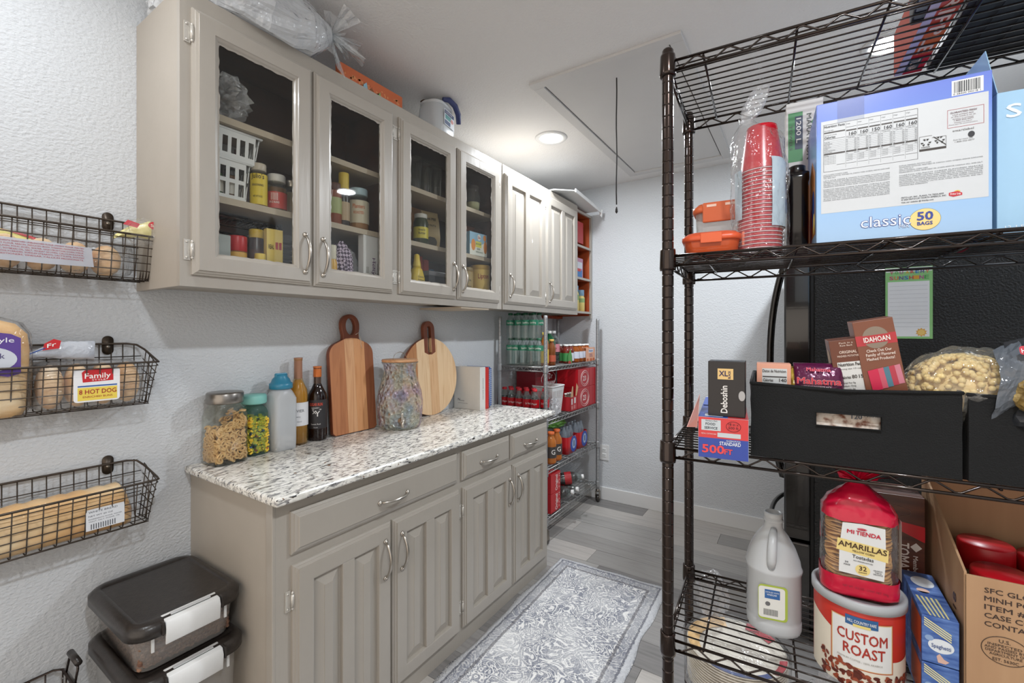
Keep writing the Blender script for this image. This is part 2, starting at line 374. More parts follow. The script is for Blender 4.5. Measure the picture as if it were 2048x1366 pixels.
# ================================================================== CABINETS
def rl(y0, z0, y1, z1, i, x): return [(x, y0+i, z0+i), (x, y1-i, z0+i), (x, y1-i, z1-i), (x, y0+i, z1-i)]
def ring(b, y0, z0, y1, z1, secs, mi=0): b.loft([rl(y0, z0, y1, z1, i, x) for i, x in secs], False, False, mi, False)
def handle_mesh():
    L = .066; b = B(); pts = []; r = []
    for i in range(17):
        t = -1+2*i/16; pts.append((.004+.024*(1-t*t)**.8 if abs(t) < 1 else .004, 0, t*L*.86)); r.append(.0036+.0022*(1-abs(t))**.7)
    b.tube(pts, r, 8, flat=1)
    for s in (-1, 1):
        b.tr(Matrix.Translation((0, 0, s*L*.93)) @ Matrix.Rotation(pi/2, 4, 'Y')); b.lathe([(.0085, 0), (.0085, .003), (.006, .005), (.003, .0055), (.003, .0075), (.0001, .008)], 14); b.tr(None)
    return mesh(b, 'handle')
HM = handle_mesh()
def handle(parent, x, y, z, horiz=False, m='nickel'):
    me = HM.copy() if m != 'nickel' else HM
    o = obj('handle', me, m, parent, loc=(x, y, z), rot=(rad(90), 0, 0) if horiz else None); return o
def hinge_mesh():
    b = B(); b.lathe([(.0045, -.018), (.0045, .018)], 10, (.008, 0)); b.lathe([(.0001, -.026), (.0035, -.024), (.0035, -.018)], 10, (.008, 0)); b.lathe([(.0035, .018), (.0035, .024), (.0001, .027)], 10, (.008, 0))
    b.box(0, -.017, -.028, .003, -.002, .028); b.box(0, .001, -.02, .004, .006, .02)
    b.tr(Matrix.Translation((.003, -.011, .021)) @ Matrix.Rotation(pi/2, 4, 'Y')).lathe([(.0035, 0), (.003, .0015), (.0001, .002)], 8); b.tr(Matrix.Translation((.003, -.011, -.021)) @ Matrix.Rotation(pi/2, 4, 'Y')).lathe([(.0035, 0), (.003, .0015), (.0001, .002)], 8); b.tr(None)
    return mesh(b, 'hinge')
HG = hinge_mesh()
OG = [(0, 0), (0, .008), (.006, .011), (.006, .0135), (.013, .0165), (.013, .02)]       # stepped outer edge
def door(cab, x, y0, z0, y1, z1, kind, hy, hz, hinge, glass=None, hm='nickel'):
    d = thing_part('door', cab); fw = .06; b = B()
    if kind == 'glass': ring(b, y0, z0, y1, z1, OG+[(fw-.008, .02), (fw-.006, .017), (fw, .014), (fw+.004, .008), (fw+.004, .001)], 0); 
    else: ring(b, y0, z0, y1, z1, OG+[(fw-.006, .02), (fw-.002, .019), (fw, .009), (fw, .004)], 0)
    d0 = obj('door', b, 'cab', cab, loc=(x, 0, 0))
    ry0, rz0, ry1, rz1 = y0+fw, z0+fw, y1-fw, z1-fw
    if kind == 'glass':
        obj('glass_pane', B().box(.006, ry0-.002, rz0-.002, .0085, ry1+.002, rz1+.002), 'glass', d0)
        bb = B(); n = 160; outer = []; inner = []      # ragged hand-painted edge on the pane
        P = [(ry0, rz0), (ry1, rz0), (ry1, rz1), (ry0, rz1)]; per = []
        for i in range(4):
            a, c = P[i], P[(i+1) % 4]; k = 24 if i % 2 == 0 else 60
            for j in range(k): per.append((a[0]+(c[0]-a[0])*j/k, a[1]+(c[1]-a[1])*j/k))
        cy, cz = (ry0+ry1)/2, (rz0+rz1)/2
        for q in per:
            wv = .0045+.0045*abs(mnoise.noise(Vector((q[0]*30+y0*9, q[1]*14, 3))))+.003*random.random()
            outer.append((.0092, q[0], q[1])); iy = min(max(q[0], ry0+wv), ry1-wv*(2.2 if y0 > 1.6 else 1)); iz = min(max(q[1], rz0+wv*.7), rz1-wv*1.3)
            inner.append((.0092, iy, iz))
        bb.loft([outer, inner], False, False, 0, False); obj('paint_smear', bb, 'cab', d0)
    else:
        m = B(); ym = (ry0+ry1)/2; mw = .022
        m.box(.004, ym-mw, rz0-.002, .0195, ym+mw, rz1+.002); obj('mullion', m, 'cab', d0, bev=.002)
        for a, c in ((ry0, ym-mw), (ym+mw, ry1)):
            pw = c-a; p = B(); ring(p, a, rz0, c, rz1, [(0, .003), (0, .0065), (.006, .0065)]); i2 = min(pw*.36, .036)
            p.loft([rl(a, rz0, c, rz1, .006, .0065), rl(a, rz0, c, rz1, i2-.001, .0165), rl(a, rz0, c, rz1, i2, .018), rl(a, rz0, c, rz1, i2+.0005, .018)], False, True, 0, False)
            obj('raised_panel', p, 'cab', d0)
    handle(d0, .02, hy, hz, m=hm)
    for z in hinge[1]:
        hg = obj('hinge', HG, 'hinge', d0, loc=(0, hinge[0], z))
        if hinge[2]: hg.rotation_euler = (pi, 0, 0)
    return d0
def thing_part(*a): return None
def cabinet_body(c, x1, y0, y1, z0, z1, parts_y, t=.018, shelves=(), lining='cabin', stile=.03, rail_b=.032, rail_t=.047, openback=True):
    b = B(); b.box(.001, y0, z0, x1-.019, y0+t, z1); b.box(.001, y1-t, z0, x1-.019, y1, z1)
    b.box(.001, y0+t, z0+.012, x1-.019, y1-t, z0+.03); b.box(.001, y0+t, z1-t, x1-.019, y1-t, z1)
    obj('carcass', b, 'cabside', c)
    f = B(); f.box(x1-.019, y0, z0, x1, y1, z0+rail_b).box(x1-.019, y0, z1-rail_t, x1, y1, z1)
    for a, bb in parts_y: f.box(x1-.019, a, z0+rail_b, x1, bb, z1-rail_t)
    obj('face_frame', f, 'cab', c)
# ---- upper glass cabinet
UA = thing('wall_cabinet', 'long greige wall cabinet with four glass doors over the granite worktop', 'cabinet', (0, 0, 0))
cabinet_body(UA, .305, .518, 2.043, 1.431, 2.2375, [(.518, .552), (.885, .912), (1.24, 1.295), (1.632, 1.665), (1.997, 2.043)])
l = B()
for a, c in ((.5361, 1.259), (1.277, 2.0249)):
    l.box(.005, a, 1.4615, .286, a+.002, 2.219).box(.005, c-.002, 1.4615, .286, c, 2.219).box(.005, a, 2.2165, .286, c, 2.219).box(.003, a, 1.70 if a < 1 else 1.4615, .005, c, 2.219)
obj('brown_lining', l, 'cabin', UA)
obj('partition', B().box(.003, 1.259, 1.4615, .286, 1.277, 2.219), 'cabin', UA)
obj('light_back', B().box(.003, .538, 1.4615, .006, 1.257, 1.70), 'cabinl', UA)
obj('bottom_liner', B().box(.006, .538, 1.461, .285, 1.257, 1.4625).box(.006, 1.279, 1.461, .285, 2.023, 1.4625), 'shelfedge', UA)
for z in (1.945, 1.706):
    for a, c in ((.539, 1.257), (1.279, 2.022)): obj('shelf', B().box(.007, a, z-.02, .272, c, z), 'shelfedge', UA)
DZ0, DZ1 = 1.463, 2.19
door(UA, .305, .544, DZ0, .896, DZ1, 'glass', .866, 1.566, (.544, (1.53, 2.12), False))
door(UA, .305, .904, DZ0, 1.252, DZ1, 'glass', .932, 1.562, (1.252, (1.53, 2.12), True))
door(UA, .305, 1.286, DZ0, 1.644, DZ1, 'glass', 1.616, 1.567, (1.286, (1.53, 2.12), False))
door(UA, .305, 1.656, DZ0, 2.008, DZ1, 'glass', 1.683, 1.562, (2.008, (1.53, 2.12), True))
# ---- upper panel-door cabinet
UB = thing('wall_cabinet', 'greige wall cabinet with two raised-panel doors above the grey rack', 'cabinet', (0, 0, 0))
cabinet_body(UB, .307, 2.05, 3.034, 1.431, 2.2375, [(2.05, 2.085), (2.51, 2.54), (2.985, 3.034)])
door(UB, .307, 2.062, DZ0, 2.52, DZ1, 'panel', 2.098, 1.565, (2.062, (), False))
door(UB, .307, 2.53, DZ0, 2.998, DZ1, 'panel', 2.566, 1.562, (2.53, (1.53, 2.12), False))
# ---- open end shelf
UC = thing('open_shelf_unit', 'narrow open shelf unit stained red inside at the end of the wall cabinets', 'shelf', (0, 0, 0))
b = B().box(.001, 3.036, 1.411, .012, 3.30, 2.215); b.box(.012, 3.284, 1.43, .29, 3.30, 2.20); b.box(.012, 3.036, 1.43, .29, 3.042, 2.20); b.box(.012, 3.042, 2.197, .29, 3.284, 2.21); b.box(.012, 3.036, 1.411, .05, 3.3, 1.43)
obj('shelf_box', b, 'redwood', UC)
f = B().box(.29, 3.290, 1.411, .305, 3.306, 2.215).box(.29, 3.036, 2.197, .305, 3.290, 2.215).box(.29, 3.036, 1.445, .305, 3.290, 1.461)
obj('face_frame', f, 'cab', UC)
for z in (1.461, 1.715, 1.958): 
    s = obj('shelf', B().box(.012, 3.042, z-.016, .289, 3.284, z), 'redwood', UC); obj('edge_strip', B().box(.2895, 3.036, z-.016, .304, 3.29, z), 'cab', s)
# ---- base cabinet
BC = thing('base_cabinet', 'greige base cabinet with three drawers and four raised-panel doors', 'cabinet', (0, 0, 0))
X1 = .508
b = B().box(.001, .662, .0, X1-.002, .68, .8435).box(.001, 2.172, 0, X1-.002, 2.19, .8435).box(.001, .68, .05, X1-.02, 2.172, .065).box(.001, .68, .065, .006, 2.172, .8435)
obj('carcass', b, 'cabside', BC)
f = B().box(X1-.002, .66, 0, X1, 2.192, .11).box(X1-.002, .66, .655, X1, 2.192, .69).box(X1-.002, .66, .80, X1, 2.192, .8435)
for a, c in ((.66, .72), (1.405, 1.455), (1.78, 1.83), (2.165, 2.192), (1.05, 1.075)): f.box(X1-.002, a, .11, X1, c, .655); 
for a, c in ((.66, .72), (1.405, 1.455), (1.78, 1.83), (2.165, 2.192)): f.box(X1-.002, a, .69, X1, c, .80)
f.box(X1-.004, .7, .1, X1-.002, 2.18, .81)
obj('face_frame', f, 'cab', BC)
obj('corner_stile', B().box(X1-.03, .655, 0, X1+.001, .664, .8435), 'cab', BC, bev=.0015)
for y0, y1, hy in ((.704, 1.412, 1.065), (1.443, 1.796, 1.62), (1.811, 2.175, 1.982)):
    d = B(); ring(d, y0, .688, y1, .808, [(0, 0), (0, .008), (.007, .011), (.007, .0135), (.016, .017), (.016, .018), (.018, .02)]); d.loft([rl(y0, .688, y1, .808, .018, .02), rl(y0, .688, y1, .808, .019, .0201)], False, True, 0, False)
    dr = obj('drawer', d, 'cab', BC, loc=(X1, 0, 0)); handle(dr, .02, hy, .739, True, 'nickeld')
for y0, y1, hy, hn in ((.708, 1.060, 1.028, .708), (1.068, 1.424, 1.102, 1.424), (1.449, 1.818, 1.786, 1.449), (1.828, 2.172, 1.862, 2.172)):
    door(BC, X1, y0, .072, y1, .657, 'panel', hy, .54, (hn, (.56, .16) if hn in (.708, 1.449) else (), False), hm='nickeld')
ws = B(); ws.box(.001, .6418, .8435, .5509, 2.2193, .8679)
w = obj('worktop', ws, 'granite', bev=.0085, seg=4); tag(w, 'speckled grey and white granite worktop on the base cabinet', 'worktop')
# white tack strip left under the cabinet
tag(obj('wood_shim', B().box(.02, 1.70, 1.422, .3, 1.93, 1.4305), 'shelfedge'), 'thin pale wooden shim strip under the glass cabinet', 'strip')
# ================================================================== FRIDGE
fr = thing('refrigerator', 'black refrigerator with pebbled side behind the black wire rack', 'refrigerator', (1.635, 2.25, 0))
obj('cabinet_side', B().box(.107, 0, .03, .76, .88, 1.74), 'fridge', fr, bev=.006)
obj('base_grille', B().box(.09, .02, .0, .7, .86, .03), 'blackpl', fr)
obj('door_gasket', B().box(.095, .012, .06, .109, .87, 1.735), F('#060606', .6), fr)
for a, c, z0, z1 in ((0, .437, .425, 1.74), (.443, .88, .425, 1.74)):
    dd = obj('door', B().box(0, a, z0, .095, c, z1), 'fridged', fr, bev=.008, seg=3)
    hy = .39 if a == 0 else .49; pts = []
    for i in range(25):
        t = -1+2*i/24; pts.append((-.02-.055*(1-abs(t)**2.6), hy, 1.10+t*.52))
    pts = [(.0, hy, 1.10-.52)]+pts+[(.0, hy, 1.10+.52)]
    obj('handle', B().tube(pts, .011, 10, flat=1.3), 'fridged', dd)
dd = obj('freezer_drawer', B().box(0, 0, .06, .095, .88, .413), 'fridged', fr, bev=.008, seg=3)
pts = [(0, .1+.0*i, .37) for i in range(1)]+[(-.02-.05*(1-abs(-1+2*i/20)**2.6), .1+.68*i/20, .37) for i in range(21)]+[(0, .78, .37)]
obj('handle', B().tube(pts, .012, 10), 'fridged', dd)
obj('hinge_cover', B().box(.02, .02, 1.742, .12, .1, 1.765), 'blackpl', fr, bev=.004)
# magnetic list pad
pad = thing('list_pad', 'green bordered magnetic list pad reading sunshine on the refrigerator side', 'notepad', (1.972, 2.2495, 1.281))
pw, ph = .136, .272
obj('backing_card', B().box(0, -.0035, 0, pw, -.0005, ph), F('#8cc47c', .5), pad)
obj('paper_sheet', B().box(.007, -.0045, .008, pw-.009, -.0035, ph-.055), F('#e4e5e6', .5), pad)
patch(pad, ((0, -.0045, 0), (1, 0, 0), (0, 0, 1)), [(.012, .045+.0155*i, pw-.014, .0455+.0155*i) for i in range(11)], F('#8d9196'), 'ruled_lines')
fp = ((0, -.0035, 0), (1, 0, 0), (0, 0, 1))
patch(pad, fp, [(.002, ph-.018, pw-.002, ph-.002)], F('#dfe5df'), 'white_band')
cols = ['#c6306a', '#d8662e', '#5a3d93', '#2d6fb2', '#c62f3d', '#d8a02e', '#b23f8f', '#4c9b4a']
for i, ch in enumerate('SUNSHINE'): letters(pad, fp, [(ch, .012+i*.0145, ph-.047, .014, .0115, .03)], F(cols[i]), off=.001)
for i, ch in enumerate('YOUAREMY'): letters(pad, fp, [(ch, .014+i*.0142+(.003 if i > 2 else 0), ph-.025, .011, .0095, .03)], F(cols[-i]), off=.001)
sp = [(.104+(.017 if i % 2 else .012)*cos(i*pi/10), .024+(.017 if i % 2 else .012)*sin(i*pi/10)) for i in range(20)]
patch(pad, ((0, -.0046, 0), (1, 0, 0), (0, 0, 1)), [('p', sp)], F('#dda54a'), 'sun_drawing'); patch(pad, ((0, -.0049, 0), (1, 0, 0), (0, 0, 1)), [('o', .104, .024, .010, .010)], F('#e8c46e'), 'sun_drawing')
# ================================================================== RUG
rugm = bpy.data.materials.new('distressed_rug_pile'); rugm.use_nodes = True
def rugmat(m):
    nt = m.node_tree; L = nt.links; b = nt.nodes['Principled BSDF']; b.inputs['Roughness'].default_value = .95
    tc = nd(nt, 'ShaderNodeTexCoord'); 
    def ns(scale, det=3., dist=0.):
        n = nd(nt, 'ShaderNodeTexNoise', Scale=scale, Detail=det, Distortion=dist); L.new(tc.outputs['Object'], n.inputs['Vector']); return n.outputs[0]
    def m1(op, a, v, c=None):
        x = nd(nt, 'ShaderNodeMath', operation=op); L.new(a, x.inputs[0])
        if isinstance(v, (int, float)): x.inputs[1].default_value = v
        else: L.new(v, x.inputs[1])
        if c is not None: x.inputs[2].default_value = c
        return x.outputs[0]
    # scrolls: contour lines of a domain-warped noise field
    scr = m1('ABSOLUTE', m1('SUBTRACT', m1('FRACT', m1('MULTIPLY', ns(9.5, 2., 1.8), 9.), 0.), .5), 0.)
    line = nd(nt, 'ShaderNodeMapRange'); L.new(scr, line.inputs[0]); line.inputs[1].default_value = .30; line.inputs[2].default_value = .40
    scr2 = m1('ABSOLUTE', m1('SUBTRACT', m1('FRACT', m1('MULTIPLY', ns(26., 1.5, 1.4), 8.), 0.), .5), 0.)
    line2 = nd(nt, 'ShaderNodeMapRange'); L.new(scr2, line2.inputs[0]); line2.inputs[1].default_value = .34; line2.inputs[2].default_value = .42
    wear = nd(nt, 'ShaderNodeMapRange'); L.new(ns(5., 4.), wear.inputs[0]); wear.inputs[1].default_value = .42; wear.inputs[2].default_value = .66
    fine = nd(nt, 'ShaderNodeMapRange'); L.new(ns(120., 3.), fine.inputs[0]); fine.inputs[1].default_value = .38; fine.inputs[2].default_value = .62
    def mx(a, colb, fac, k=1.):
        x = nd(nt, 'ShaderNodeMix', data_type='RGBA'); L.new(m1('MULTIPLY', fac, k), x.inputs[0]); x.inputs[7].default_value = (*lin(colb), 1)
        if isinstance(a, str): x.inputs[6].default_value = (*lin(a), 1)
        else: L.new(a, x.inputs[6])
        return x.outputs[2]
    a = mx('#6e7280', '#a9acb5', fine.outputs[0], .6)
    a = mx(a, '#dcdad8', line2.outputs[0], .75); a = mx(a, '#efedea', line.outputs[0], .9); a = mx(a, '#ebeae8', wear.outputs[0], .6); 
    # borders from the distance to the edge
    sx = nd(nt, 'ShaderNodeSeparateXYZ'); L.new(tc.outputs['Object'], sx.inputs[0])
    ax = m1('ABSOLUTE', sx.outputs[0], 0.); ay = m1('ABSOLUTE', sx.outputs[1], 0.)
    dx = m1('SUBTRACT', ax, RW/2); dy = m1('SUBTRACT', ay, RL/2); e = m1('MAXIMUM', dx, dy)       # 0 at edge, negative inside
    e = m1('ADD', e, m1('MULTIPLY', m1('SUBTRACT', ns(60., 2.), .5), .012))
    def band(p, wd):
        q = m1('ABSOLUTE', m1('ADD', e, p), 0.); r = nd(nt, 'ShaderNodeMapRange'); L.new(q, r.inputs[0]); r.inputs[1].default_value = wd; r.inputs[2].default_value = wd*.6; return r.outputs[0]
    a = mx(a, '#c9cacd', band(.012, .016), .9); a = mx(a, '#8d8f97', band(.052, .022), .45); a = mx(a, '#5c5e69', band(.03, .0055), .75); a = mx(a, '#4d4a50', band(.078, .008), .65)
    L.new(a, b.inputs['Base Color']); bp = nd(nt, 'ShaderNodeBump', Strength=1., Distance=.002); L.new(fine.outputs[0], bp.inputs['Height']); L.new(bp.outputs[0], b.inputs['Normal'])
RW, RL = .60, 1.75; rugmat(rugm)
b = B(); nx, ny = 30, 90; g = []
for k in range(2):
    for j in range(ny+1):
        for i in range(nx+1):
            x = -RW/2+RW*i/nx; y = -RL/2+RL*j/ny; edge = min(i, nx-i, j, ny-j)
            wob = .006*sin(y*11)+.004*sin(y*23+1) if i in (0, nx) else 0
            wob2 = .004*sin(x*30) if j in (0, ny) else 0
            g.append((x+wob, y+wob2, (.008 if edge > 0 else .003)+(.0018*mnoise.noise(Vector((x*6, y*6, 0))))-(0 if k == 0 else .0) if k == 0 else 0))
n0 = (nx+1)*(ny+1); fs = []
for j in range(ny):
    for i in range(nx):
        a = j*(nx+1)+i; fs.append((a, a+1, a+nx+2, a+nx+1)); fs.append((n0+a+nx+1, n0+a+nx+2, n0+a+1, n0+a))
for i in range(nx): fs.append((i+1, i, n0+i, n0+i+1)); a = ny*(nx+1)+i; fs.append((a, a+1, n0+a+1, n0+a))
for j in range(ny): a = j*(nx+1); fs.append((a, a+nx+1, n0+a+nx+1, n0+a)); a += nx; fs.append((a+nx+1, a, n0+a, n0+a+nx+1))
b._add(g, fs, 0, True)
ru = obj('runner_rug', b, rugm, loc=(.847, 2.325-RL/2, .0005), rot=(0, 0, rad(1.2))); tag(ru, 'grey and white distressed floral runner rug on the plank floor', 'rug')
# ================================================================== WIRE RACKS
_wm = {}
def wire_obj(parent, L, r, axis, loc, m, name='wire', over=0):
    k = (round(L, 4), r, axis)
    if k not in _wm:
        a = Vector((1, 0, 0)) if axis == 'x' else Vector((0, 1, 0)); _wm[k] = mesh(B().tube([(0, 0, 0), tuple(a*L)], r, 6), name)
    o = obj(name, _wm[k], m, parent, loc=loc)
    return o
def post_mesh(h, r, groove=.0254, n=14, z0=0):
    prof = [(.0001, z0), (r, z0)]; z = z0+groove*.5
    while z < h-.02: prof += [(r, z-.0022), (r, z-.0013), (r*.86, z-.0006), (r*.86, z+.0006), (r, z+.0013), (r, z+.0022)]; z += groove
    prof += [(r, h-.004), (r*.85, h-.0005), (.0001, h)]
    return mesh(B().lathe(prof, n), 'post')
def wire_rack(root, W, D, h, shelves, r, m, mw, wires, cross, rr=.0032, gap=.022, pitch=.068, cr=.017, z0=0):
    pm = post_mesh(h, r, z0=z0)
    cm = mesh(B().lathe([(r*1.02, -.026), (cr*1.0, -.026), (cr*1.05, -.02), (cr*.98, .018), (cr*.95, .022), (r*1.02, .022)], 18, cap0=False, cap1=False), 'collar')
    for x, y in ((0, 0), (W, 0), (W, D), (0, D)): obj('post', pm, m, root, loc=(x, y, 0))
    for z in shelves:
        b = B(); a = cr*.9
        for zz in (0, -gap):
            b.tube([(a, 0, zz), (W-a, 0, zz)], rr, 8); b.tube([(a, D, zz), (W-a, D, zz)], rr, 8); b.tube([(0, a, zz), (0, D-a, zz)], rr, 8); b.tube([(W, a, zz), (W, D-a, zz)], rr, 8)
        def zig(p0, p1, L):
            n = max(2, int(L/(pitch/2))); pts = []
            for i in range(n+1):
                t = (i+.35)/(n+.7); p = Vector(p0).lerp(Vector(p1), t)
                zc = -gap+rr if i % 2 == 0 else -rr
                for dt in (-.12, .12):
                    q = Vector(p0).lerp(Vector(p1), t+dt/n); pts.append((q.x, q.y, zc))
            b.tube(pts, rr*.62, 6)
        zig((a, 0, 0), (W-a, 0, 0), W); zig((a, D, 0), (W-a, D, 0), W); zig((0, a, 0), (0, D-a, 0), D); zig((W, a, 0), (W, D-a, 0), D)
        s = obj('shelf', b, mw, root, loc=(0, 0, z))
        for k in range(wires):
            y = D*(k+1)/(wires+1); wire_obj(s, W, rr*.55, 'x', (0, y, .001), mw)
        for x in cross:
            wire_obj(s, D, rr*.75, 'y', (x, 0, -.0045), mw, 'crossbar')
        for x, y in ((0, 0), (W, 0), (W, D), (0, D)): obj('collar', cm, m, s, loc=(x, y, -gap/2+.004), rot=(0, 0, pi/4))
RX, RY, RA = 1.448, 1.039, rad(3.9)
def RWp(lx, ly, z): return (RX+cos(RA)*lx-sin(RA)*ly, RY+sin(RA)*lx+cos(RA)*ly, z)
S1, S2, S3, S4, S5 = 1.916, 1.478, 1.047, .615, .175
bk = thing('wire_rack', 'tall dark bronze wire shelving rack in front of the refrigerator', 'shelving', (RX, RY, 0), RA)
wire_rack(bk, .90, .335, 1.945, (S1, S2, S3, S4, S5), .0127, 'black', 'blackw', 12, [.074, .247, .392, .536, .70, .84])
for x, y in ((0, 0), (.9, 0), (.9, .335), (0, .335)): obj('levelling_foot', B().lathe([(.016, 0), (.016, .006), (.006, .008), (.006, .02)], 12), 'blackpl', bk, loc=(x, y, 0))
# grey rack on castors against the left wall (long side along y)
gx0, gx1, gy0, gy1 = .042, .382, 2.408, 3.236
gr = thing('wire_rack', 'grey wire shelving rack on castors in the corner beside the worktop', 'shelving', (gx1, gy0, 0), pi/2)
# local x -> world y, local y -> world -x
wire_rack(gr, gy1-gy0, gx1-gx0, 1.406, (1.085, .755, .452, .15), .0125, 'silver', 'silverd', 12, [.07, .21, .35, .48, .62, .76], gap=.024, pitch=.05, cr=.0165, z0=.1)
for x, y in ((0, 0), (gy1-gy0, 0), (gy1-gy0, gx1-gx0), (0, gx1-gx0)):
    c = obj('castor', B().lathe([(.008, .1), (.016, .098), (.016, .085), (.01, .082)], 14), 'nickeld', gr, loc=(x, y, 0))
    obj('fork', B().box(-.012, -.016, .03, .02, -.013, .084).box(-.012, .013, .03, .02, .016, .084).box(-.012, -.013, .08, .02, .013, .084), 'nickeld', c, bev=.002)
    obj('wheel', B().tr(Matrix.Translation((.008, 0, .0275)) @ Matrix.Rotation(pi/2, 4, 'X')).lathe([(.004, -.011), (.024, -.011), (.0272, -.007), (.0272, .007), (.024, .011), (.004, .011)], 22), 'blackpl', c)
# ================================================================== WALL BASKETS
def wall_basket(label, zb, zf, z0, y0=.03, y1=.535, fx=.128):
    t = thing('wire_basket', label, 'basket', (0, y0, 0), 0, None); L = y1-y0; bw = 'bronzewire'
    # rim: back high, sloping down at both ends to the lower front
    xb = .012; pts = [(xb, .03, zb)]
    pts = [(xb, .03, zb), (xb, L-.045, zb), (xb+.006, L-.022, zb-.004), (xb+.03, L-.010, zb-.018), (fx-.02, L-.002, zf+.004), (fx-.004, L-.003, zf), (fx, L-.012, zf), (fx, .012, zf), (fx-.004, .003, zf), (fx-.02, .002, zf+.004), (xb+.03, .010, zb-.018), (xb+.006, .022, zb-.004)]
    obj('rim', B().tube(pts, .0030, 8, closed=True), bw, t)
    n = int(L/.0262); b = B(); fb = fx-.022; hh = z0
    um = mesh(B().tube([(xb, 0, zb), (xb+.003, 0, hh+.012), (xb+.008, 0, hh), (fb-.008, 0, hh), (fb, 0, hh+.008), (fx, 0, zf)], .0014, 5), 'wire')
    for i in range(1, n): 
        o = obj('wire', um, bw, t, loc=(0, L*i/n, 0))
    nz = 6
    def ends(y, s):        # end panels
        e = B()
        for k in range(4):
            x = xb+.02+(fb-xb-.02)*k/3.5; xt = x+(fx-fb)*k/4; zt = zb-.012-(zb-zf)*(k+.6)/4
            e.tube([(x, y-s*.02, hh), (xt, y-s*.003, zt)], .0014, 5)
        return e
    for y, s in ((L, 1), (0, -1)): obj('end_panel', ends(y, s), bw, t)
    for k in range(nz):
        f = k/(nz-.5); z = hh+(zf-hh)*f*.97+.003; x = fb+(fx-fb)*f; e = .018*(1-f)
        obj('wire', B().tube([(xb+.006, L-e-.002, z+(zb-zf)*f), (xb+.02, L-e, z+(zb-zf)*f*.8), (x-.01, L-e, z), (x, L-e-.01, z), (x, e+.01, z), (x-.01, e, z), (xb+.02, e, z+(zb-zf)*f*.8), (xb+.006, e+.002, z+(zb-zf)*f)], .0014, 5), bw, t)
    for k in range(3): z = hh+(zb-hh)*(k+2.2)/5.4; obj('wire', B().tube([(xb+.002, .01, z), (xb+.002, L-.01, z)], .0014, 5), bw, t)
    for k in range(3): obj('wire', B().tube([(xb+.02+k*.033, .018, hh-.0015), (xb+.02+k*.033, L-.018, hh-.0015)], .0014, 5), bw, t)
    for yy in (.075, L-.085):
        tb = obj('mounting_tab', B().tr(Matrix.Translation((.0005, yy, zb+.004)) @ Matrix.Rotation(pi/2, 4, 'Y')), bw, t) if 0 else None
        m = outline_mesh([[(x*.5, y) for x, y in rrect(.05, .03, .014, 5)]], .0012)
        me = B().loft([[(.002, yy+y, zb-.004+x) for x, y in rrect(.054, .026, .0125, 5)], [(.0050, yy+y, zb-.004+x) for x, y in rrect(.054, .026, .0125, 5)]])
        tb = obj('mounting_tab', me, bw, t)
        obj('screw', B().tr(Matrix.Translation((.005, yy, zb-.008)) @ Matrix.Rotation(pi/2, 4, 'Y')).lathe([(.005, 0), (.0045, .002), (.0001, .0028)], 12), 'nickel', tb)
    return t
wall_basket('top wire wall basket holding the packet of buns with a yellow twisted end', 1.632, 1.581, 1.457)
wall_basket('middle wire wall basket holding the purple labelled loaf and hot dog buns', 1.272, 1.22, 1.10)
wall_basket('lowest wire wall basket holding one long loaf of bread', .923, .877, .755)
# ---- bread
BREAD = ramp_mat('golden_bread_crust', [(.25, '#c98d52'), (.5, '#e0b47a'), (.75, '#f3dfb8')], 9, .6, 4, (1, .6, 1.6), bump=.004, spec=.3)
BUN = ramp_mat('soft_bun_crust', [(.25, '#cf9a64'), (.55, '#e8c59a'), (.8, '#f6e6cc')], 14, .6, 4, (1, 1, 1.4), bump=.002)
# long loaf (bottom)
lf = thing('bread_loaf', 'long wrapped white loaf lying in the lowest wall basket', 'bread', (.066, .0, .757))
b = B(); L = []
for i in range(34):
    t = i/33; y = .055+t*.425; s = min(1, (t*9+.3), ((1-t)*12+.45)) ; s = min(s, 1); top = .118*s*(1+.02*sin(i*2.1))
    L.append([(.046*s*(abs(cos(a))**.6)*(1 if cos(a) > 0 else -1)*(1+.03*sin(i*1.9+a*3)), y, .001+top*.5+top*.5*(abs(sin(a))**.7)*(1 if sin(a) > 0 else -1)) for a in [2*pi*k/22 for k in range(22)]])
b.loft(L); obj('loaf', b, BREAD, lf)
b = B(); L2 = [[(x*1.07, y, (z-.06)*1.06+.0615) for x, y, z in q] for q in L]; b.loft(L2); crumple(b, .0022, 28, 3); 
obj('wrapper', b, film('bread_wrap', '#ffffff', .08, .03, '#ffffff', 1.5, bump=(50, .006), gl=.8), lf)
fr_ = ((.0535, 0, 0), (0, 1, 0), (0, 0, 1))
patch(lf, fr_, [(.375, .022, .455, .078)], F('#d9dce0'), 'price_label'); letters(lf, fr_, [('WHITE BREAD', .38, .068, .005, .06), ('NET WT 20 OZ', .38, .058, .004, .05), ('INGREDIENTS: FLOUR, WATER,', .38, .05, .003, .07), ('YEAST, SALT, SUGAR, OIL', .38, .044, .003, .065), ('|||||||||||', .385, .028, .011, .05, .02)], F('#4a4d55'))
def loaf_bag(label, y0, y1, x, z, h, d, seed, cat='bread', name='bread_bag', crust=None, n=22):
    t = thing(name, label, cat, (x, 0, z)); b = B(); L = []
    for i in range(n):
        u = i/(n-1); y = y0+(y1-y0)*u; s = min(1, .55+u*5, .55+(1-u)*5)
        L.append([(d/2*s*(abs(cos(a))**.5)*(1 if cos(a) > 0 else -1)+.002*sin(i*1.3+a*2+seed), y, h*.5+h*.5*s*(abs(sin(a))**.55)*(1 if sin(a) > 0 else -1)+.002*sin(i*2.2+seed)) for a in [2*pi*k/24 for k in range(24)]])
    return t, L
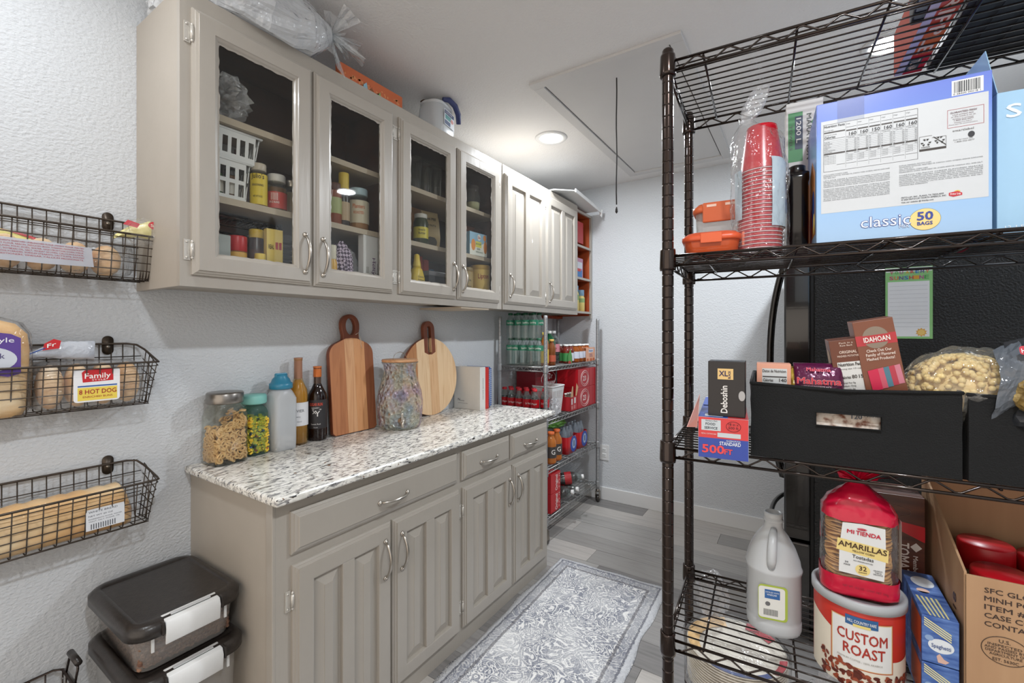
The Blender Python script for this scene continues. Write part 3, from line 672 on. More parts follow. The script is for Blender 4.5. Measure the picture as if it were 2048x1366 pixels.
# hot dog buns (middle basket, right): four buns shoulder to shoulder inside clear wrap
hb = thing('bun_packet', 'clear packet of hot dog buns with red and yellow label in the middle basket', 'bread', (.062, 0, 1.102))
for i in range(4):
    y = .318+i*.0525; b = B(); L = []
    for k in range(11):
        a = -pi/2+pi*k/10; rr_ = max(cos(a), .05)**.5
        L.append([(sin(a)*.046, y+.0255*rr_*cos(q)*(1 if 1 else 0), .0615+.058*rr_*sin(q)) for q in [2*pi*j/18 for j in range(18)]])
    b.loft(L); crumple(b, .0012, 40, i); o = obj('bun', b, BUN, hb)
b = B(); L = [[(.056*(abs(cos(a))**.4)*(1 if cos(a) > 0 else -1), .287+.213*u, .062+.0655*(.8+.2*min(1, u*8, (1-u)*8))*(abs(sin(a))**.4)*(1 if sin(a) > 0 else -1)) for a in [2*pi*k/28 for k in range(28)]] for u in [i/16 for i in range(17)]]
b.loft(L); crumple(b, .0022, 22, 2); obj('wrapper', b, 'bagthin', hb)
fr_ = ((.061, .352, 0), (0, 1, 0), (0, 0, 1))
patch(hb, fr_, [('p', [(u+.045, v+.064) for u, v in rrect(.094, .088, .008)])], F('#e9e9ea'), 'white_label'); patch(hb, fr_, [(.006, .024, .086, .058)], F('#e9cf57'), 'yellow_panel', .0006)
patch(hb, fr_, [('p', [(.016, .072), (.078, .074), (.078, .104), (.07, .107), (.02, .104), (.014, .098)])], F('#c4252b'), 'red_badge', .0006); patch(hb, fr_, [(.006, .060, .086, .0635)], F('#2d5aa3'), 'blue_stripe', .0006)
letters(hb, fr_, [('Family', .02, .082, .014, .052, .02), ('STYLE', .034, .0755, .004, .028)], F('#f4f2ee'), off=.001)
letters(hb, fr_, [('8 HOT DOG', .009, .041, .012, .075, .025), ('ENRICHED BUNS', .016, .031, .005, .06)], F('#a3242a'), off=.001)
# knotted end of the packet thrown over the top
wr = B(); 
for q in range(1): wr.loft([[(.01+.016*cos(a), .245+.0+.155*u, .1345+.045*u*(1.4-u)+(.006+.022*u)*sin(a)) for a in [2*pi*k/16 for k in range(16)]] for u in [i/10 for i in range(11)]])
crumple(wr, .006, 20, 5); o = obj('folded_bag_end', wr, film('printed_bag_end', '#dfe6f0', .1, .65, '#dfe3ea', 1.5, bump=(30, .01)), hb)
fr2 = ((.032, 0, 0), (0, 1, .3), (0, -.0, 1))
patch(hb, ((.03, .30, .158), (0, 1, .35), (0, 0, 1)), [('p', [(0, 0), (.03, -.006), (.034, .012), (.02, .022), (.003, .016)])], F('#c8262c'), 'red_badge'); patch(hb, ((.0305, .25, .135), (0, 1, .5), (0, 0, 1)), [(0, 0, .055, .003)], F('#2d4f98'), 'blue_stripe')
letters(hb, ((.0305, .302, .162), (0, 1, .35), (0, 0, 1)), [('Fr', .006, .0, .01, .016, .02)], F('#f4f2ee'), off=.001)
# purple labelled loaf (middle basket, left) standing up
pl = thing('bread_bag', 'bread loaf in clear bag with purple label standing in the middle basket', 'bread', (.064, .0, 1.102))
b = B(); L = []
for z, s, dd in [(0, .9, 0), (.02, 1, 0), (.1, 1.02, 0), (.16, 1.04, 0), (.2, 1.0, 0), (.225, .8, 0), (.235, .5, 0)]: L.append([(x*s, y*s+.175, z) for x, y in rrect(.098, .2, .03, 5)])
b.loft(L); obj('loaf', b, BREAD, pl)
b = B(); L = []
for z, s in [(-.001, .95), (.02, 1.06), (.1, 1.08), (.16, 1.09), (.2, 1.07), (.228, .92), (.243, .55)]: L.append([(x*s, y*s+.175, z) for x, y in rrect(.098, .2, .03, 5)])
b.loft(L); crumple(b, .0015, 30, 8); obj('wrapper', b, 'bagthin', pl)
fr_ = ((.0565, .072, 0), (0, 1, 0), (0, 0, 1))
patch(pl, fr_, [('p', [(.0, .055), (.045, .06), (.07, .085), (.1, .1), (.125, .11), (.165, .098), (.186, .105), (.186, .19), (.17, .20), (.1, .212), (.03, .215), (0, .21)])], F('#5a3f8e'), 'purple_label')
patch(pl, fr_, [('o', .13, .14, .05, .03)], F('#c8ccd6'), 'grey_oval', .0006)
letters(pl, fr_, [('New York Style', .03, .18, .012, .145, .01)], F('#e8e6ee'), off=.001); letters(pl, fr_, [('New York', .085, .142, .013, .075, .012), ('Style', .11, .127, .012, .038, .012)], F('#3b2f66'), off=.001); letters(pl, fr_, [('baked with love', .04, .096, .012, .11, .01)], F('#e6d6a0'), off=.001)
letters(pl, fr_, [('Rye Bread', .09, .116, .008, .05)], F('#4a4060'), off=.001)
# top basket: long buns in printed bag with yellow twisted end
tb = thing('bun_packet', 'long packet of buns in red printed clear bag in the top wall basket', 'bread', (.066, 0, 1.459))
for j, (y0, n) in enumerate(((.05, 7),)):
    for i in range(n):
        b = B(); y = y0+i*.063; L = []
        for k in range(9):
            a = -pi/2+pi*k/8; rr_ = max(cos(a), .05)**.5; L.append([(sin(a)*.046, y+.031*rr_*cos(q), .046+.043*rr_*sin(q)) for q in [2*pi*j_/16 for j_ in range(16)]])
        b.loft(L); obj('bun', b, BUN, tb)
b = B(); L = [[(.053*(abs(cos(a))**.5)*(1 if cos(a) > 0 else -1), .02+.455*u, .048+(.052-.012*u)*(abs(sin(a))**.5)*(1 if sin(a) > 0 else -1)) for a in [2*pi*k/26 for k in range(26)]] for u in [i/30 for i in range(31)]]
b.loft(L); crumple(b, .0025, 24, 6); obj('wrapper', b, 'bagthin', tb)
fr_ = ((.0575, 0, 0), (0, 1, 0), (0, 0, 1))
patch(tb, fr_, [('p', [(.02, .02), (.3, .018), (.39, .02), (.385, .07), (.30, .073), (.02, .075)])], film('silver_print', '#cfd3dc', .2, .72, '#c9ccd6', 1.5), 'silver_panel')
rows = [(.2, .064-.0042*i, .375, .0654-.0042*i) for i in range(9)]; rows += [(.05, .062-.005*i, .18, .0633-.005*i) for i in range(8)]
letters(tb, fr_, [(s_, .21, .064-.0062*i, .0036, .16) for i, s_ in enumerate(['INGREDIENTS: ENRICHED UNBLEACHED FLOUR (WHEAT FLOUR, MALTED', 'BARLEY FLOUR, NIACIN, REDUCED IRON, THIAMIN MONONITRATE,', 'RIBOFLAVIN, FOLIC ACID), WATER, HIGH FRUCTOSE CORN SYRUP,', 'YEAST, SOYBEAN OIL, SALT, WHEAT GLUTEN, CALCIUM SULFATE,', 'MONOGLYCERIDES, SODIUM STEAROYL LACTYLATE, DOUGH', 'CONDITIONERS, VINEGAR, CALCIUM PROPIONATE.'])]+[(s_, .05, .062-.007*i, .004, .14) for i, s_ in enumerate(['SUNBEAM ENRICHED BUNS NET WT 11 OZ', 'BEST SERVED TOASTED. KEEP COOL AND', 'DRY. VISIT US ONLINE FOR RECIPES', 'AND COUPONS. 8 SLICED BUNS', 'NUTRITION FACTS SERVING SIZE 1 BUN'])]+[('150', .205, .04, .007, .016, .03)], F('#a8323c'), off=.0008)
patch(tb, ((.05, 0, .0), (0, 1, 0), (-.5, 0, 1)), [('p', [(.02, .088), (.21, .078), (.29, .074), (.26, .095), (.2, .102), (.02, .112)])], F('#e3d77c'), 'yellow_print', .003)
patch(tb, ((.05, 0, .0), (0, 1, 0), (-.5, 0, 1)), [('p', [(.23, .097), (.27, .092), (.31, .076), (.29, .077), (.26, .088)])], F('#c2262e'), 'red_stripe', .0045)
en = B(); en.loft([[(.02+.012*cos(a)+.02*u, .44+.105*u, .11+.045*u*(1.8-u)+(.004+.03*u)*sin(a)) for a in [2*pi*k/18 for k in range(18)]] for u in [i/12 for i in range(13)]])
crumple(en, .007, 24, 9); obj('twisted_bag_end', en, F('#e6dc96', .35), tb)
patch(tb, ((.06, .50, .155), (.2, 1, .0), (0, 0, 1)), [('o', .03, .0, .024, .013)], F('#bf2730'), 'red_badge'); letters(tb, ((.061, .50, .155), (.2, 1, .0), (0, 0, 1)), [('Sunbeam', .012, -.004, .008, .036, .02)], F('#f3ead0'), off=.001)
patch(tb, ((.055, .462, .148), (.2, 1, .0), (0, 0, 1)), [('p', [(-.01, .0), (.02, -.006), (.026, .006), (0, .014)])], F('#c43a44'), 'red_badge')
ov = blob((.045, .50, .135), (.03, .04, .035), 3, 4, .3, 2.5); obj('clear_bag_tail', ov, 'bagthin', tb)
# ================================================================== ON THE WORKTOP
WT = .8682
STEEL = mat('brushed_steel_lid', '#8f8a84', .3, .9, bump=(500, .0002, 2., (.05, .05, 1)))
def torus(b, c, R, r, rot, n=10, k=6, mi=0):
    b.tr(Matrix.Translation(c) @ rot); b.tube([(R*cos(2*pi*i/n), R*sin(2*pi*i/n), 0) for i in range(n)], r, k, mi, closed=True); b.tr(None)
rnd = random.Random(3)
def rrot(): return Matrix.Rotation(rnd.uniform(0, 6.28), 4, 'Z') @ Matrix.Rotation(rnd.uniform(0, 1.5), 4, 'X') @ Matrix.Rotation(rnd.uniform(0, 6.28), 4, 'Z')
# 1 cereal jar
J1 = (.068, .737, WT)
j = thing('storage_jar', 'square glass storage jar with steel lid, nearest the worktop end', 'jar', J1, rad(4))
b = B(); rstack(b, [(0, .10, .10, .02), (.004, .108, .108, .022), (.16, .108, .108, .022), (.18, .1, .1, .03), (.195, .092, .092, .045), (.206, .092, .092, .046)], 5, cap1=False); obj('glass_body', b, 'jar', j)
b = B(); rstack(b, [(.001, .09, .09, .018), (.006, .096, .096, .018), (.0065, .09, .09, .018)], 5); obj('glass_base', b, 'jar', j)
obj('lid', B().lathe([(.05, .2), (.0535, .2), (.055, .203), (.055, .232), (.052, .236), (.0001, .236)], 40, cap0=False), STEEL, j)
c = B(); 
for i in range(430):
    x, y = rnd.uniform(-.041, .041), rnd.uniform(-.041, .041); top = .115+.25*(y+.043)+(.05 if y > .02 else 0)*max(0, (y-.01)/.03)
    if rnd.random() < .62:
        if rnd.random() < .5: x = .0415*rnd.choice((1, 1, -1))
        else: y = .0415*rnd.choice((-1, -1, 1))
        top = .115+.5*(y+.043)*.9
    torus(c, (x, y, rnd.uniform(.012, min(top, .185))), .0078, .0032, (Matrix.Rotation(pi/2, 4, 'Y') if abs(x) > .041 else Matrix.Rotation(pi/2, 4, 'X') if abs(y) > .041 else Matrix.Rotation(0, 4, 'X')) @ Matrix.Rotation(rnd.uniform(-.8, .8), 4, 'X') @ Matrix.Rotation(rnd.uniform(-.8, .8), 4, 'Y'), 12, 6)
c = obj('cereal_rings', c, mat('toasted_oat_ring', '#d9b077', .6, var=(60, .12)), loc=J1, rot=(0, 0, rad(4)), kind='stuff'); tag(c, 'toasted oat cereal rings filling the steel lidded jar', 'cereal', kind='stuff')
# 2 teal jar with yellow cereal
J2 = (.05, .842, WT)
j = thing('storage_jar', 'teal tinted ribbed glass jar of yellow cereal with a mint lid', 'jar', J2, rad(2))
b = B(); prof = []
for z, w_ in [(0, .068), (.004, .074), (.15, .074), (.166, .066), (.176, .05), (.19, .05)]:
    prof.append([(x*(1+.02*cos(i*pi)), y*(1+.02*cos(i*pi)), z) for i, (x, y) in enumerate(rrect(w_, w_, .02 if z < .16 else .0249, 6))])
b.loft(prof, True, False); obj('glass_body', b, 'jargreen', j)
obj('lid', B().lathe([(.036, .181), (.0385, .182), (.04, .186), (.04, .208), (.036, .214), (.0001, .2145)], 32), F('#7fbdb4', .4), j)
c = B(); mats_ = [F('#e7c33f', .6), F('#e2bb35', .6), F('#2b5f9a', .5), F('#3f8f55', .5), F('#bb3030', .5), F('#23364f', .5)]
for i in range(430):
    a = rnd.random(); x, y = rnd.uniform(-.03, .03), rnd.uniform(-.03, .03)
    if a < .7:
        if rnd.random() < .5: x = .030*rnd.choice((1, 1, -1))
        else: y = .030*rnd.choice((-1, -1, 1))
    s = .0062; mi = rnd.choice([0]*9+[1]*5+[2, 3, 4, 5]); c.tr(Matrix.Translation((x, y, rnd.uniform(.01, .135))) @ rrot())
    if mi < 2: c.box(-s, -s, -.003, s, s, .003, mi)
    else: c.lathe([(.0001, -.004), (.007, 0), (.0001, .004)], 6, mi=mi)
c.tr(None); c = obj('corn_cereal', c, mats_, loc=J2, kind='stuff'); tag(c, 'yellow corn cereal with coloured pieces inside the teal jar', 'cereal', kind='stuff')
# 3 frosted jug with blue cap
J3 = (.066, .931, WT)
j = thing('cereal_dispenser', 'frosted plastic pouring container with a blue cap on the worktop', 'container', J3, rad(3))
b = B(); rstack(b, [(0, .072, .078, .014), (.004, .078, .084, .016), (.03, .08, .086, .016), (.19, .082, .088, .018), (.215, .07, .076, .03), (.23, .056, .056, .0279)], 5); obj('body', b, 'frost', j)
cp = obj('cap', B().lathe([(.036, .226), (.04, .228), (.04, .246), (.034, .250), (.03, .262), (.022, .271), (.022, .281), (.0001, .282)], 32), F('#2f7e9c', .35), j)
obj('spout_flap', B().box(-.006, -.022, .268, .008, .02, .2845), F('#3b8dab', .35), cp, bev=.003)
c = B()
for i in range(150): s = .0055; c.tr(Matrix.Translation((rnd.uniform(-.032, .032), rnd.uniform(-.035, .035), rnd.uniform(.008, .045))) @ rrot()).lathe([(.0001, -s*.7), (s, -s*.3), (s*.9, s*.4), (.0001, s*.7)], 6)
c.tr(None); c = obj('marshmallow_bits', c, F('#d9cfc6', .6), loc=J3, kind='stuff'); tag(c, 'pale cereal bits at the bottom of the frosted container', 'cereal', kind='stuff')
# 4 wine bottles
def bottle(name, label, loc, r, h, glass, cap, capm, liquid=None, cat='bottle', neck=.014, group=None):
    t = thing(name, label, cat, loc, 0, group)
    obj('bottle_glass', B().lathe([(.0001, .012), (r*.5, .006), (r*.9, 0), (r, .006), (r, h*.56), (r*.93, h*.63), (r*.6, h*.71), (neck, h*.78), (neck, h*.97), (neck+.002, h*.975), (neck+.002, h*.995), (neck-.003, h)], 28, cap1=False), glass, t)
    return t
t = bottle('wine_bottle', 'white wine bottle with tan foil neck and pale label', (.045, 1.012, WT), .036, .335, film('clear_wine_glass', '#faf2dc', .03, .05, '#e0c070', 1.5), 0, 0)
obj('wine', B().lathe([(.0001, .012), (.033, .008), (.033, .19), (.03, .213), (.02, .235), (.0125, .252), (.0001, .252)], 28), film('golden_wine', '#eec468', .05, .5, '#dba945', 1.33), t)
obj('foil', B().lathe([(.0146, .255), (.015, .258), (.0146, .33), (.016, .3315), (.016, .337), (.0001, .3375)], 24), F('#a87a62', .4, .2), t)
obj('label', B().lathe([(.0364, .075), (.0364, .165)], 24, cap0=False, cap1=False, a0=rad(-130), a1=rad(50)), F('#d8d8da', .6), t)
letters(t, ((0, 0, 0), (1, 0, 0), (0, 0, 1)), [('OLIVIER', 0, .128, .011, .05, .008), ('winery', .01, .108, .006, .026), ('white blend', .006, .09, .0045, .034)], F('#55585e'), cyl=(.0366, rad(-75)))
t = bottle('wine_bottle', 'dark red wine bottle with orange foil and black label', (.043, 1.096, WT), .037, .295, F('#1a0c0a', .08), 0, 0, neck=.0135)
obj('bottle_neck', B().lathe([(.0142, .228), (.0142, .262)], 24, cap0=False, cap1=False), film('clear_neck', '#cbb7ae', .03, .3, '#8d7468', 1.5), t)
obj('foil', B().lathe([(.0155, .255), (.0158, .257), (.0155, .292), (.0165, .293), (.0165, .298), (.0001, .2985)], 24), F('#d4763a', .35, .2), t)
obj('label', B().lathe([(.0374, .05), (.0374, .165)], 24, cap0=False, cap1=False, a0=rad(-135), a1=rad(40)), F('#2c2a2c', .5), t)
letters(t, ((0, 0, 0), (1, 0, 0), (0, 0, 1)), [('SUGAR RUN', 0, .142, .012, .05, .03)], F('#d4503a'), cyl=(.0377, rad(-80))); letters(t, ((0, 0, 0), (1, 0, 0), (0, 0, 1)), [('WINERY', .008, .131, .005, .03), ('Sweet Red', .006, .066, .006, .036), ('Texas', .016, .054, .004, .016), ('Y', .022, .1, .022, .018, .03), ('X', .012, .11, .014, .014, .02), ('* . *', .01, .12, .01, .036)], F('#dedbd8'), cyl=(.0377, rad(-80)))
patch(t, ((.0, 0, 0), (1, 0, 0), (0, 0, 1)), [], F('#c22d3c'), 'red_mark') if 0 else None
# 5 cutting boards
WOOD = ramp_mat('acacia_wood', [(.2, '#6d371f'), (.42, '#a8683f'), (.6, '#c78d5f'), (.8, '#8f5230')], 2.2, .42, 5, (9, 1.1, 9), dist=1.4, bump=.0003, spec=.4)
WOODS = [ramp_mat('acacia_strip', [(.25, a), (.5, b_), (.75, c_)], 3.2, .42, 6, (7, .55, 7), dist=1.8, bump=.0002, spec=.4) for a, b_, c_ in (('#8f5638', '#b87c54', '#a36845'), ('#b97f55', '#d6a57a', '#c68f64'), ('#b07448', '#cf9768', '#bd8355'), ('#62361f', '#8f5739', '#75422c'))]
WOOD2 = [ramp_mat('light_acacia_strip', [(.25, a), (.5, b_), (.75, c_)], 3.2, .42, 6, (7, .6, 7), dist=2.2, bump=.0002, spec=.4) for a, b_, c_ in (('#b98658', '#dcb48a', '#c99c6e'), ('#cfa67b', '#e6c7a0', '#d8b289'), ('#8b5532', '#b98357', '#a06b43'))]
RIM = ramp_mat('dark_wood_edge', [(.3, '#5f2d1b'), (.7, '#87482b')], 8, .4, 4, (1, 1, 1))
def clip_poly(poly, x0, x1):
    def cl(P, c, keep):
        out = []
        for i in range(len(P)):
            a, b_ = P[i], P[(i+1) % len(P)]; ia, ib = keep(a[0]), keep(b_[0])
            if ia: out.append(a)
            if ia != ib: t_ = (c-a[0])/(b_[0]-a[0]); out.append((c, a[1]+t_*(b_[1]-a[1])))
        return out
    P = cl(poly, x0, lambda x: x >= x0); return cl(P, x1, lambda x: x <= x1) if P else P
# paddle board; built flat (x across, y up) then stood up against the wall
bd = thing('cutting_board', 'tall rectangular acacia cutting board with ring handle leaning on wall', 'cutting board', (.062, 1.262, WT), rot=(rad(90-4.6), 0, rad(90)))
hw, hb_ = .114, .395
body = [(-hw+.012, 0), (hw-.012, 0), (hw, .012)]+arc(hw-.055, hb_-.055, .055, 0, pi/2*.8, 8)+[(.03, hb_+.018), (.0, hb_+.02), (-.03, hb_+.018)]+arc(-hw+.055, hb_-.055, .055, pi/2*1.2, pi, 8)+[(-hw, .012)]
def shrink(P, c, k): return [(c[0]+(x-c[0])*k, c[1]+(y-c[1])*k) for x, y in P]
obj('board_core', outline_mesh([shrink(body, (0, .2), .995)], .0085, .002), RIM, bd)
for i, (a, c) in enumerate(((-.2, -.037), (-.037, .01), (.01, .066), (.066, .2))):
    P = clip_poly(shrink(body, (0, .2), .985), a+.0002, c-.0002); bb = B(); bb._add([(x, y, .0088) for x, y in P]+[(x, y, -.0088) for x, y in P], [tuple(range(len(P))), tuple(range(2*len(P)-1, len(P)-1, -1))]); 
    for k in range(len(P)): bb._add([(P[k][0], P[k][1], .0088), (P[k][0], P[k][1], -.0088), (P[(k+1) % len(P)][0], P[(k+1) % len(P)][1], -.0088), (P[(k+1) % len(P)][0], P[(k+1) % len(P)][1], .0088)], [(0, 1, 2, 3)])
    for v in bb.v: v.z *= 1.22
    obj('wood_strip', bb, WOODS[i], bd)
rg = [(-.044, hb_-.008)]+[(-.04, hb_+.03), (-.046, hb_+.06)]+[(x, y) for x, y in arc(0, hb_+.075, .0465, pi*.98, pi*.02, 18)]+[(.046, hb_+.06), (.04, hb_+.03), (.044, hb_-.008)]
obj('ring_handle', outline_mesh([rg, [(x*.82, hb_+.068+(y-hb_-.068)*1.25) for x, y in arc(0, hb_+.068, .03, 0, 2*pi-.2, 26)]], .0085, .002), RIM, bd)
tw = B(); 
for k in range(2): tw.tube([(.03+.012*cos(a)+.002*k, hb_+.035+.002*k+.004*sin(2*a), .013*sin(a)) for a in [2*pi*i/14 for i in range(14)]], .0008, 5, closed=True)
tw.tube([(.042, hb_+.035, .004), (.05, hb_+.015, .012), (.047, hb_-.01, .0125), (.052, hb_-.03, .012)], .0008, 5); tw.tube([(.042, hb_+.035, .004), (.044, hb_+.012, .0125), (.05, hb_+.0, .0125)], .0008, 5)
obj('twine_loop', tw, F('#d8cdbb', .8), bd)
# round board with slotted handle
b2 = thing('cutting_board', 'round acacia cutting board with a slotted handle behind the drink dispenser', 'cutting board', (.062, 1.752, WT), rot=(rad(90-4.5), 0, rad(90)))
R_ = .203; circ = arc(0, R_, R_, 0, 2*pi, 64)[:-1]
slot = [(x, y) for x, y in arc(0, .455, .014, pi, 0, 8)]+[(x, y) for x, y in arc(0, .335, .014, 0, -pi, 8)]
for i, (a, c) in enumerate(((-.3, -.098), (-.098, -.012), (.012, .052), (.052, .3), (-.012, .012))):
    P = clip_poly(circ, a+.0002, c-.0002)
    if i == 4: P = [(x, min(y, .322)) for x, y in P]
    bb = B(); n = len(P); bb._add([(x, y, .009) for x, y in P]+[(x, y, -.009) for x, y in P], [tuple(range(n)), tuple(range(2*n-1, n-1, -1))]+[(k, k+n, (k+1) % n+n, (k+1) % n) for k in range(n)])
    obj('wood_strip', bb, WOOD2[[2, 1, 0, 1, 0][i]], b2)
hd = [(-.041, .33), (-.041, .45)]+arc(0, .455, .041, pi, 0, 16)+[(.041, .45), (.041, .33)]
obj('slotted_handle', outline_mesh([hd+[(.013, .318), (-.013, .318)], slot], .0088, .002), RIM, b2)
obj('rim_edge', B().loft([[(R_*k*cos(a), R_+R_*k*sin(a), z) for a in [2*pi*i/72 for i in range(72)]] for k, z in ((1.0, -.0088), (1.008, -.006), (1.008, .006), (1.0, .0088))], False, False), RIM, b2)
# 6 drink dispenser
dd_ = thing('drink_dispenser', 'iridescent hammered glass drink dispenser with a wooden lid', 'drink dispenser', (.142, 1.45, WT))
irid = bpy.data.materials.new('iridescent_glass'); irid.use_nodes = True
def mkirid(m):
    nt = m.node_tree; L = nt.links; nt.nodes.clear(); out = nd(nt, 'ShaderNodeOutputMaterial'); tc = nd(nt, 'ShaderNodeTexCoord')
    vo = nd(nt, 'ShaderNodeTexVoronoi', Scale=62.); vo.feature = 'SMOOTH_F1'; L.new(tc.outputs['Object'], vo.inputs['Vector'])
    bp = nd(nt, 'ShaderNodeBump', Strength=1., Distance=.03); L.new(vo.outputs['Distance'], bp.inputs['Height'])
    n = nd(nt, 'ShaderNodeTexNoise', Scale=9., Detail=2.); L.new(tc.outputs['Object'], n.inputs['Vector']); cr = nd(nt, 'ShaderNodeValToRGB'); L.new(n.outputs[0], cr.inputs[0])
    e = cr.color_ramp.elements; cs = ['#a9c4e0', '#dccbe8', '#f0e9d2', '#cfdfdc', '#b3bce4']
    while len(e) < 5: e.new(.5)
    for i, c_ in enumerate(cs): e[i].position = .3+.1*i; e[i].color = (*lin(c_), 1)
    t = nd(nt, 'ShaderNodeBsdfTransparent'); t.inputs[0].default_value = (*lin('#f4f1ea'), 1); g = nd(nt, 'ShaderNodeBsdfGlossy'); g.inputs['Roughness'].default_value = .08; L.new(cr.outputs[0], g.inputs[0]); L.new(bp.outputs[0], g.inputs['Normal'])
    d = nd(nt, 'ShaderNodeBsdfDiffuse'); L.new(cr.outputs[0], d.inputs[0]); L.new(bp.outputs[0], d.inputs['Normal'])
    m1 = nd(nt, 'ShaderNodeMixShader'); m1.inputs[0].default_value = .26; L.new(t.outputs[0], m1.inputs[1]); L.new(d.outputs[0], m1.inputs[2])
    f = fres(nt, 2.2); L.new(bp.outputs[0], f.inputs['Normal']); m2 = nd(nt, 'ShaderNodeMixShader'); L.new(f.outputs[0], m2.inputs[0]); L.new(m1.outputs[0], m2.inputs[1]); L.new(g.outputs[0], m2.inputs[2]); L.new(m2.outputs[0], out.inputs[0])
mkirid(irid)
obj('glass_body', B().lathe([(.078, .0), (.09, .003), (.097, .02), (.103, .07), (.104, .12), (.098, .165), (.086, .205), (.075, .24), (.071, .262), (.074, .285), (.081, .298)], 48, cap0=True, cap1=False), irid, dd_)
obj('rim', B().tube([(.081*cos(a), .081*sin(a), .298) for a in [2*pi*i/40 for i in range(40)]], .003, 8, closed=True), 'jar', dd_)
lid = obj('lid', B().lathe([(.0001, .300), (.079, .300), (.082, .303), (.082, .309), (.08, .312), (.0001, .312)], 48), WOODS[1], dd_)
obj('wire_handle', B().tube([(0, -.034*cos(a)*1.2, .311+.034*sin(a)) for a in [pi*i/14 for i in range(15)]], .0016, 6), 'nickel', lid)
tp = obj('spigot', B().tr(Matrix.Translation((.097, .0, .045)) @ Matrix.Rotation(pi/2, 4, 'Y')).lathe([(.016, 0), (.018, .004), (.018, .01), (.012, .014), (.01, .03), (.0001, .032)], 18), 'nickel', dd_)
obj('spout', B().tube([(.122, 0, .046), (.13, 0, .04), (.132, 0, .022)], .007, 10), 'nickel', tp); obj('tap_lever', B().box(.116, -.005, .05, .124, .005, .082), 'nickel', tp, bev=.002)
tp.rotation_euler = (0, 0, rad(-38))
# 7 books
bk1 = thing('recipe_binder', 'white recipe binder standing at the end of the worktop', 'book', (.012, 1.985, WT), rad(0))
obj('cover', B().box(0, 0, 0, .185, .003, .24).box(0, .047, 0, .185, .05, .24).box(.185, 0, 0, .188, .05, .24), F('#d9d8d4', .4), bk1, bev=.001); obj('pages', B().box(.004, .004, .004, .178, .046, .234), F('#efece4', .7), bk1)
letters(bk1, ((0, 0, 0), (1, 0, 0), (0, 0, 1)), [('N', .03, .045, .014, .014, .03), ('oonan', .046, .043, .008, .03), ('COOKING COLLECTION', .03, .03, .004, .07)], F('#3b3b3d'))
letters(bk1, ((.188, 0, 0), (0, 1, 0), (0, 0, 1)), [('RECIPE BINDER', .032, .06, .008, .12, .01, pi/2)], F('#8d8b88'))
bk2 = thing('recipe_book', 'thick red covered book between white binder and blue spiral book', 'book', (.012, 2.040, WT))
obj('cover', B().box(0, 0, 0, .18, .003, .235).box(0, .031, 0, .18, .034, .235).box(.18, 0, 0, .183, .034, .235), F('#c42c26', .4), bk2, bev=.001); obj('pages', B().box(.004, .0035, .004, .174, .03, .23), F('#e9e4da', .7), bk2)
tag(obj('black_folder', B().box(.012, 2.0355, WT, .192, 2.0395, WT+.236), F('#222224', .5)), 'thin black folder squeezed between the white binder and red book', 'folder')
bk3 = thing('spiral_cookbook', 'blue spiral bound cookbook with white comb at the worktop end', 'book', (.012, 2.08, WT))
obj('cover', B().box(0, 0, 0, .17, .003, .235).box(0, .022, 0, .17, .025, .235), F('#2a57a4', .4), bk3); obj('pages', B().box(.002, .0035, .002, .165, .0215, .232), F('#dfe0e2', .7), bk3)
obj('comb_spine', B().tube([(.172, .0125, .01), (.172, .0125, .225)], .0085, 10), F('#e3e4e6', .4), bk3)
for i in range(19): obj('comb_tooth', (_cm := globals().get('_cm') or mesh(B().box(.163, .002, 0, .182, .023, .0055), 'comb_tooth')), F('#2a57a4', .4), bk3, loc=(0, 0, .014+i*.0115))
# ================================================================== BINS AT THE LEFT
def bin_(label, loc, h, w=.36, d=.262, rz=0):
    t = thing('storage_bin', label, 'storage bin', loc, rz, None)
    b = B(); rstack(b, [(0, w-.07, d-.06, .03), (.004, w-.06, d-.05, .035), (h-.032, w-.034, d-.03, .04)], 6, cap1=False); obj('bin_body', b, 'clearpl', t)
    b = B(); rstack(b, [(h-.036, w-.01, d-.01, .05), (h-.034, w, d, .052), (h-.012, w, d, .052), (h-.003, w-.016, d-.016, .048), (h, w-.034, d-.034, .04), (h, w-.085, d-.05, .01), (h-.002, w-.088, d-.053, .009), (h-.0022, w-.09, d-.056, .009)], 8, cap0=False, smooth=True); lid = obj('lid', b, 'blackpl', t)
    b = B(); rstack(b, [(h-.006, w-.02, d-.02, .045), (h-.0015, w-.03, d-.03, .042)], 8, cap0=False, cap1=False)
    x = w/2
    b = B(); P = [(x-.03, h+.0015), (x+.002, h-.004), (x+.008, h-.02), (x+.004, h-.06), (x+.0, h-.06), (x+.002, h-.02), (x-.002, h-.0075), (x-.03, h-.002)]
    cl = B(); cl.loft([[(p[0], yy, p[1]) for p in P] for yy in (-.062, .062)]); latch = obj('latch', cl, 'white', t, bev=.002)
    obj('latch_groove', B().box(x-.022, -.045, h+.0005, x-.012, .045, h+.0022), F('#c9cacb', .4), latch)
    for yy in (-.07, .064): obj('latch_lug', B().box(x-.012, yy, h-.034, x+.007, yy+.006, h-.002), 'blackpl', lid, bev=.002)
    for yy in (-.085, .08): obj('rib', B().box(x-.019, yy, h-.075, x-.015, yy+.006, h-.036), 'white', t)
    return t
bin_('lidded clear bin of pet kibble with white latch, topmost of its stack', (.196, .523, .4625), .128)
bin_('white translucent bin with black lid and white latch under the kibble bin', (.206, .523, .002), .458, .372)
kb = B()
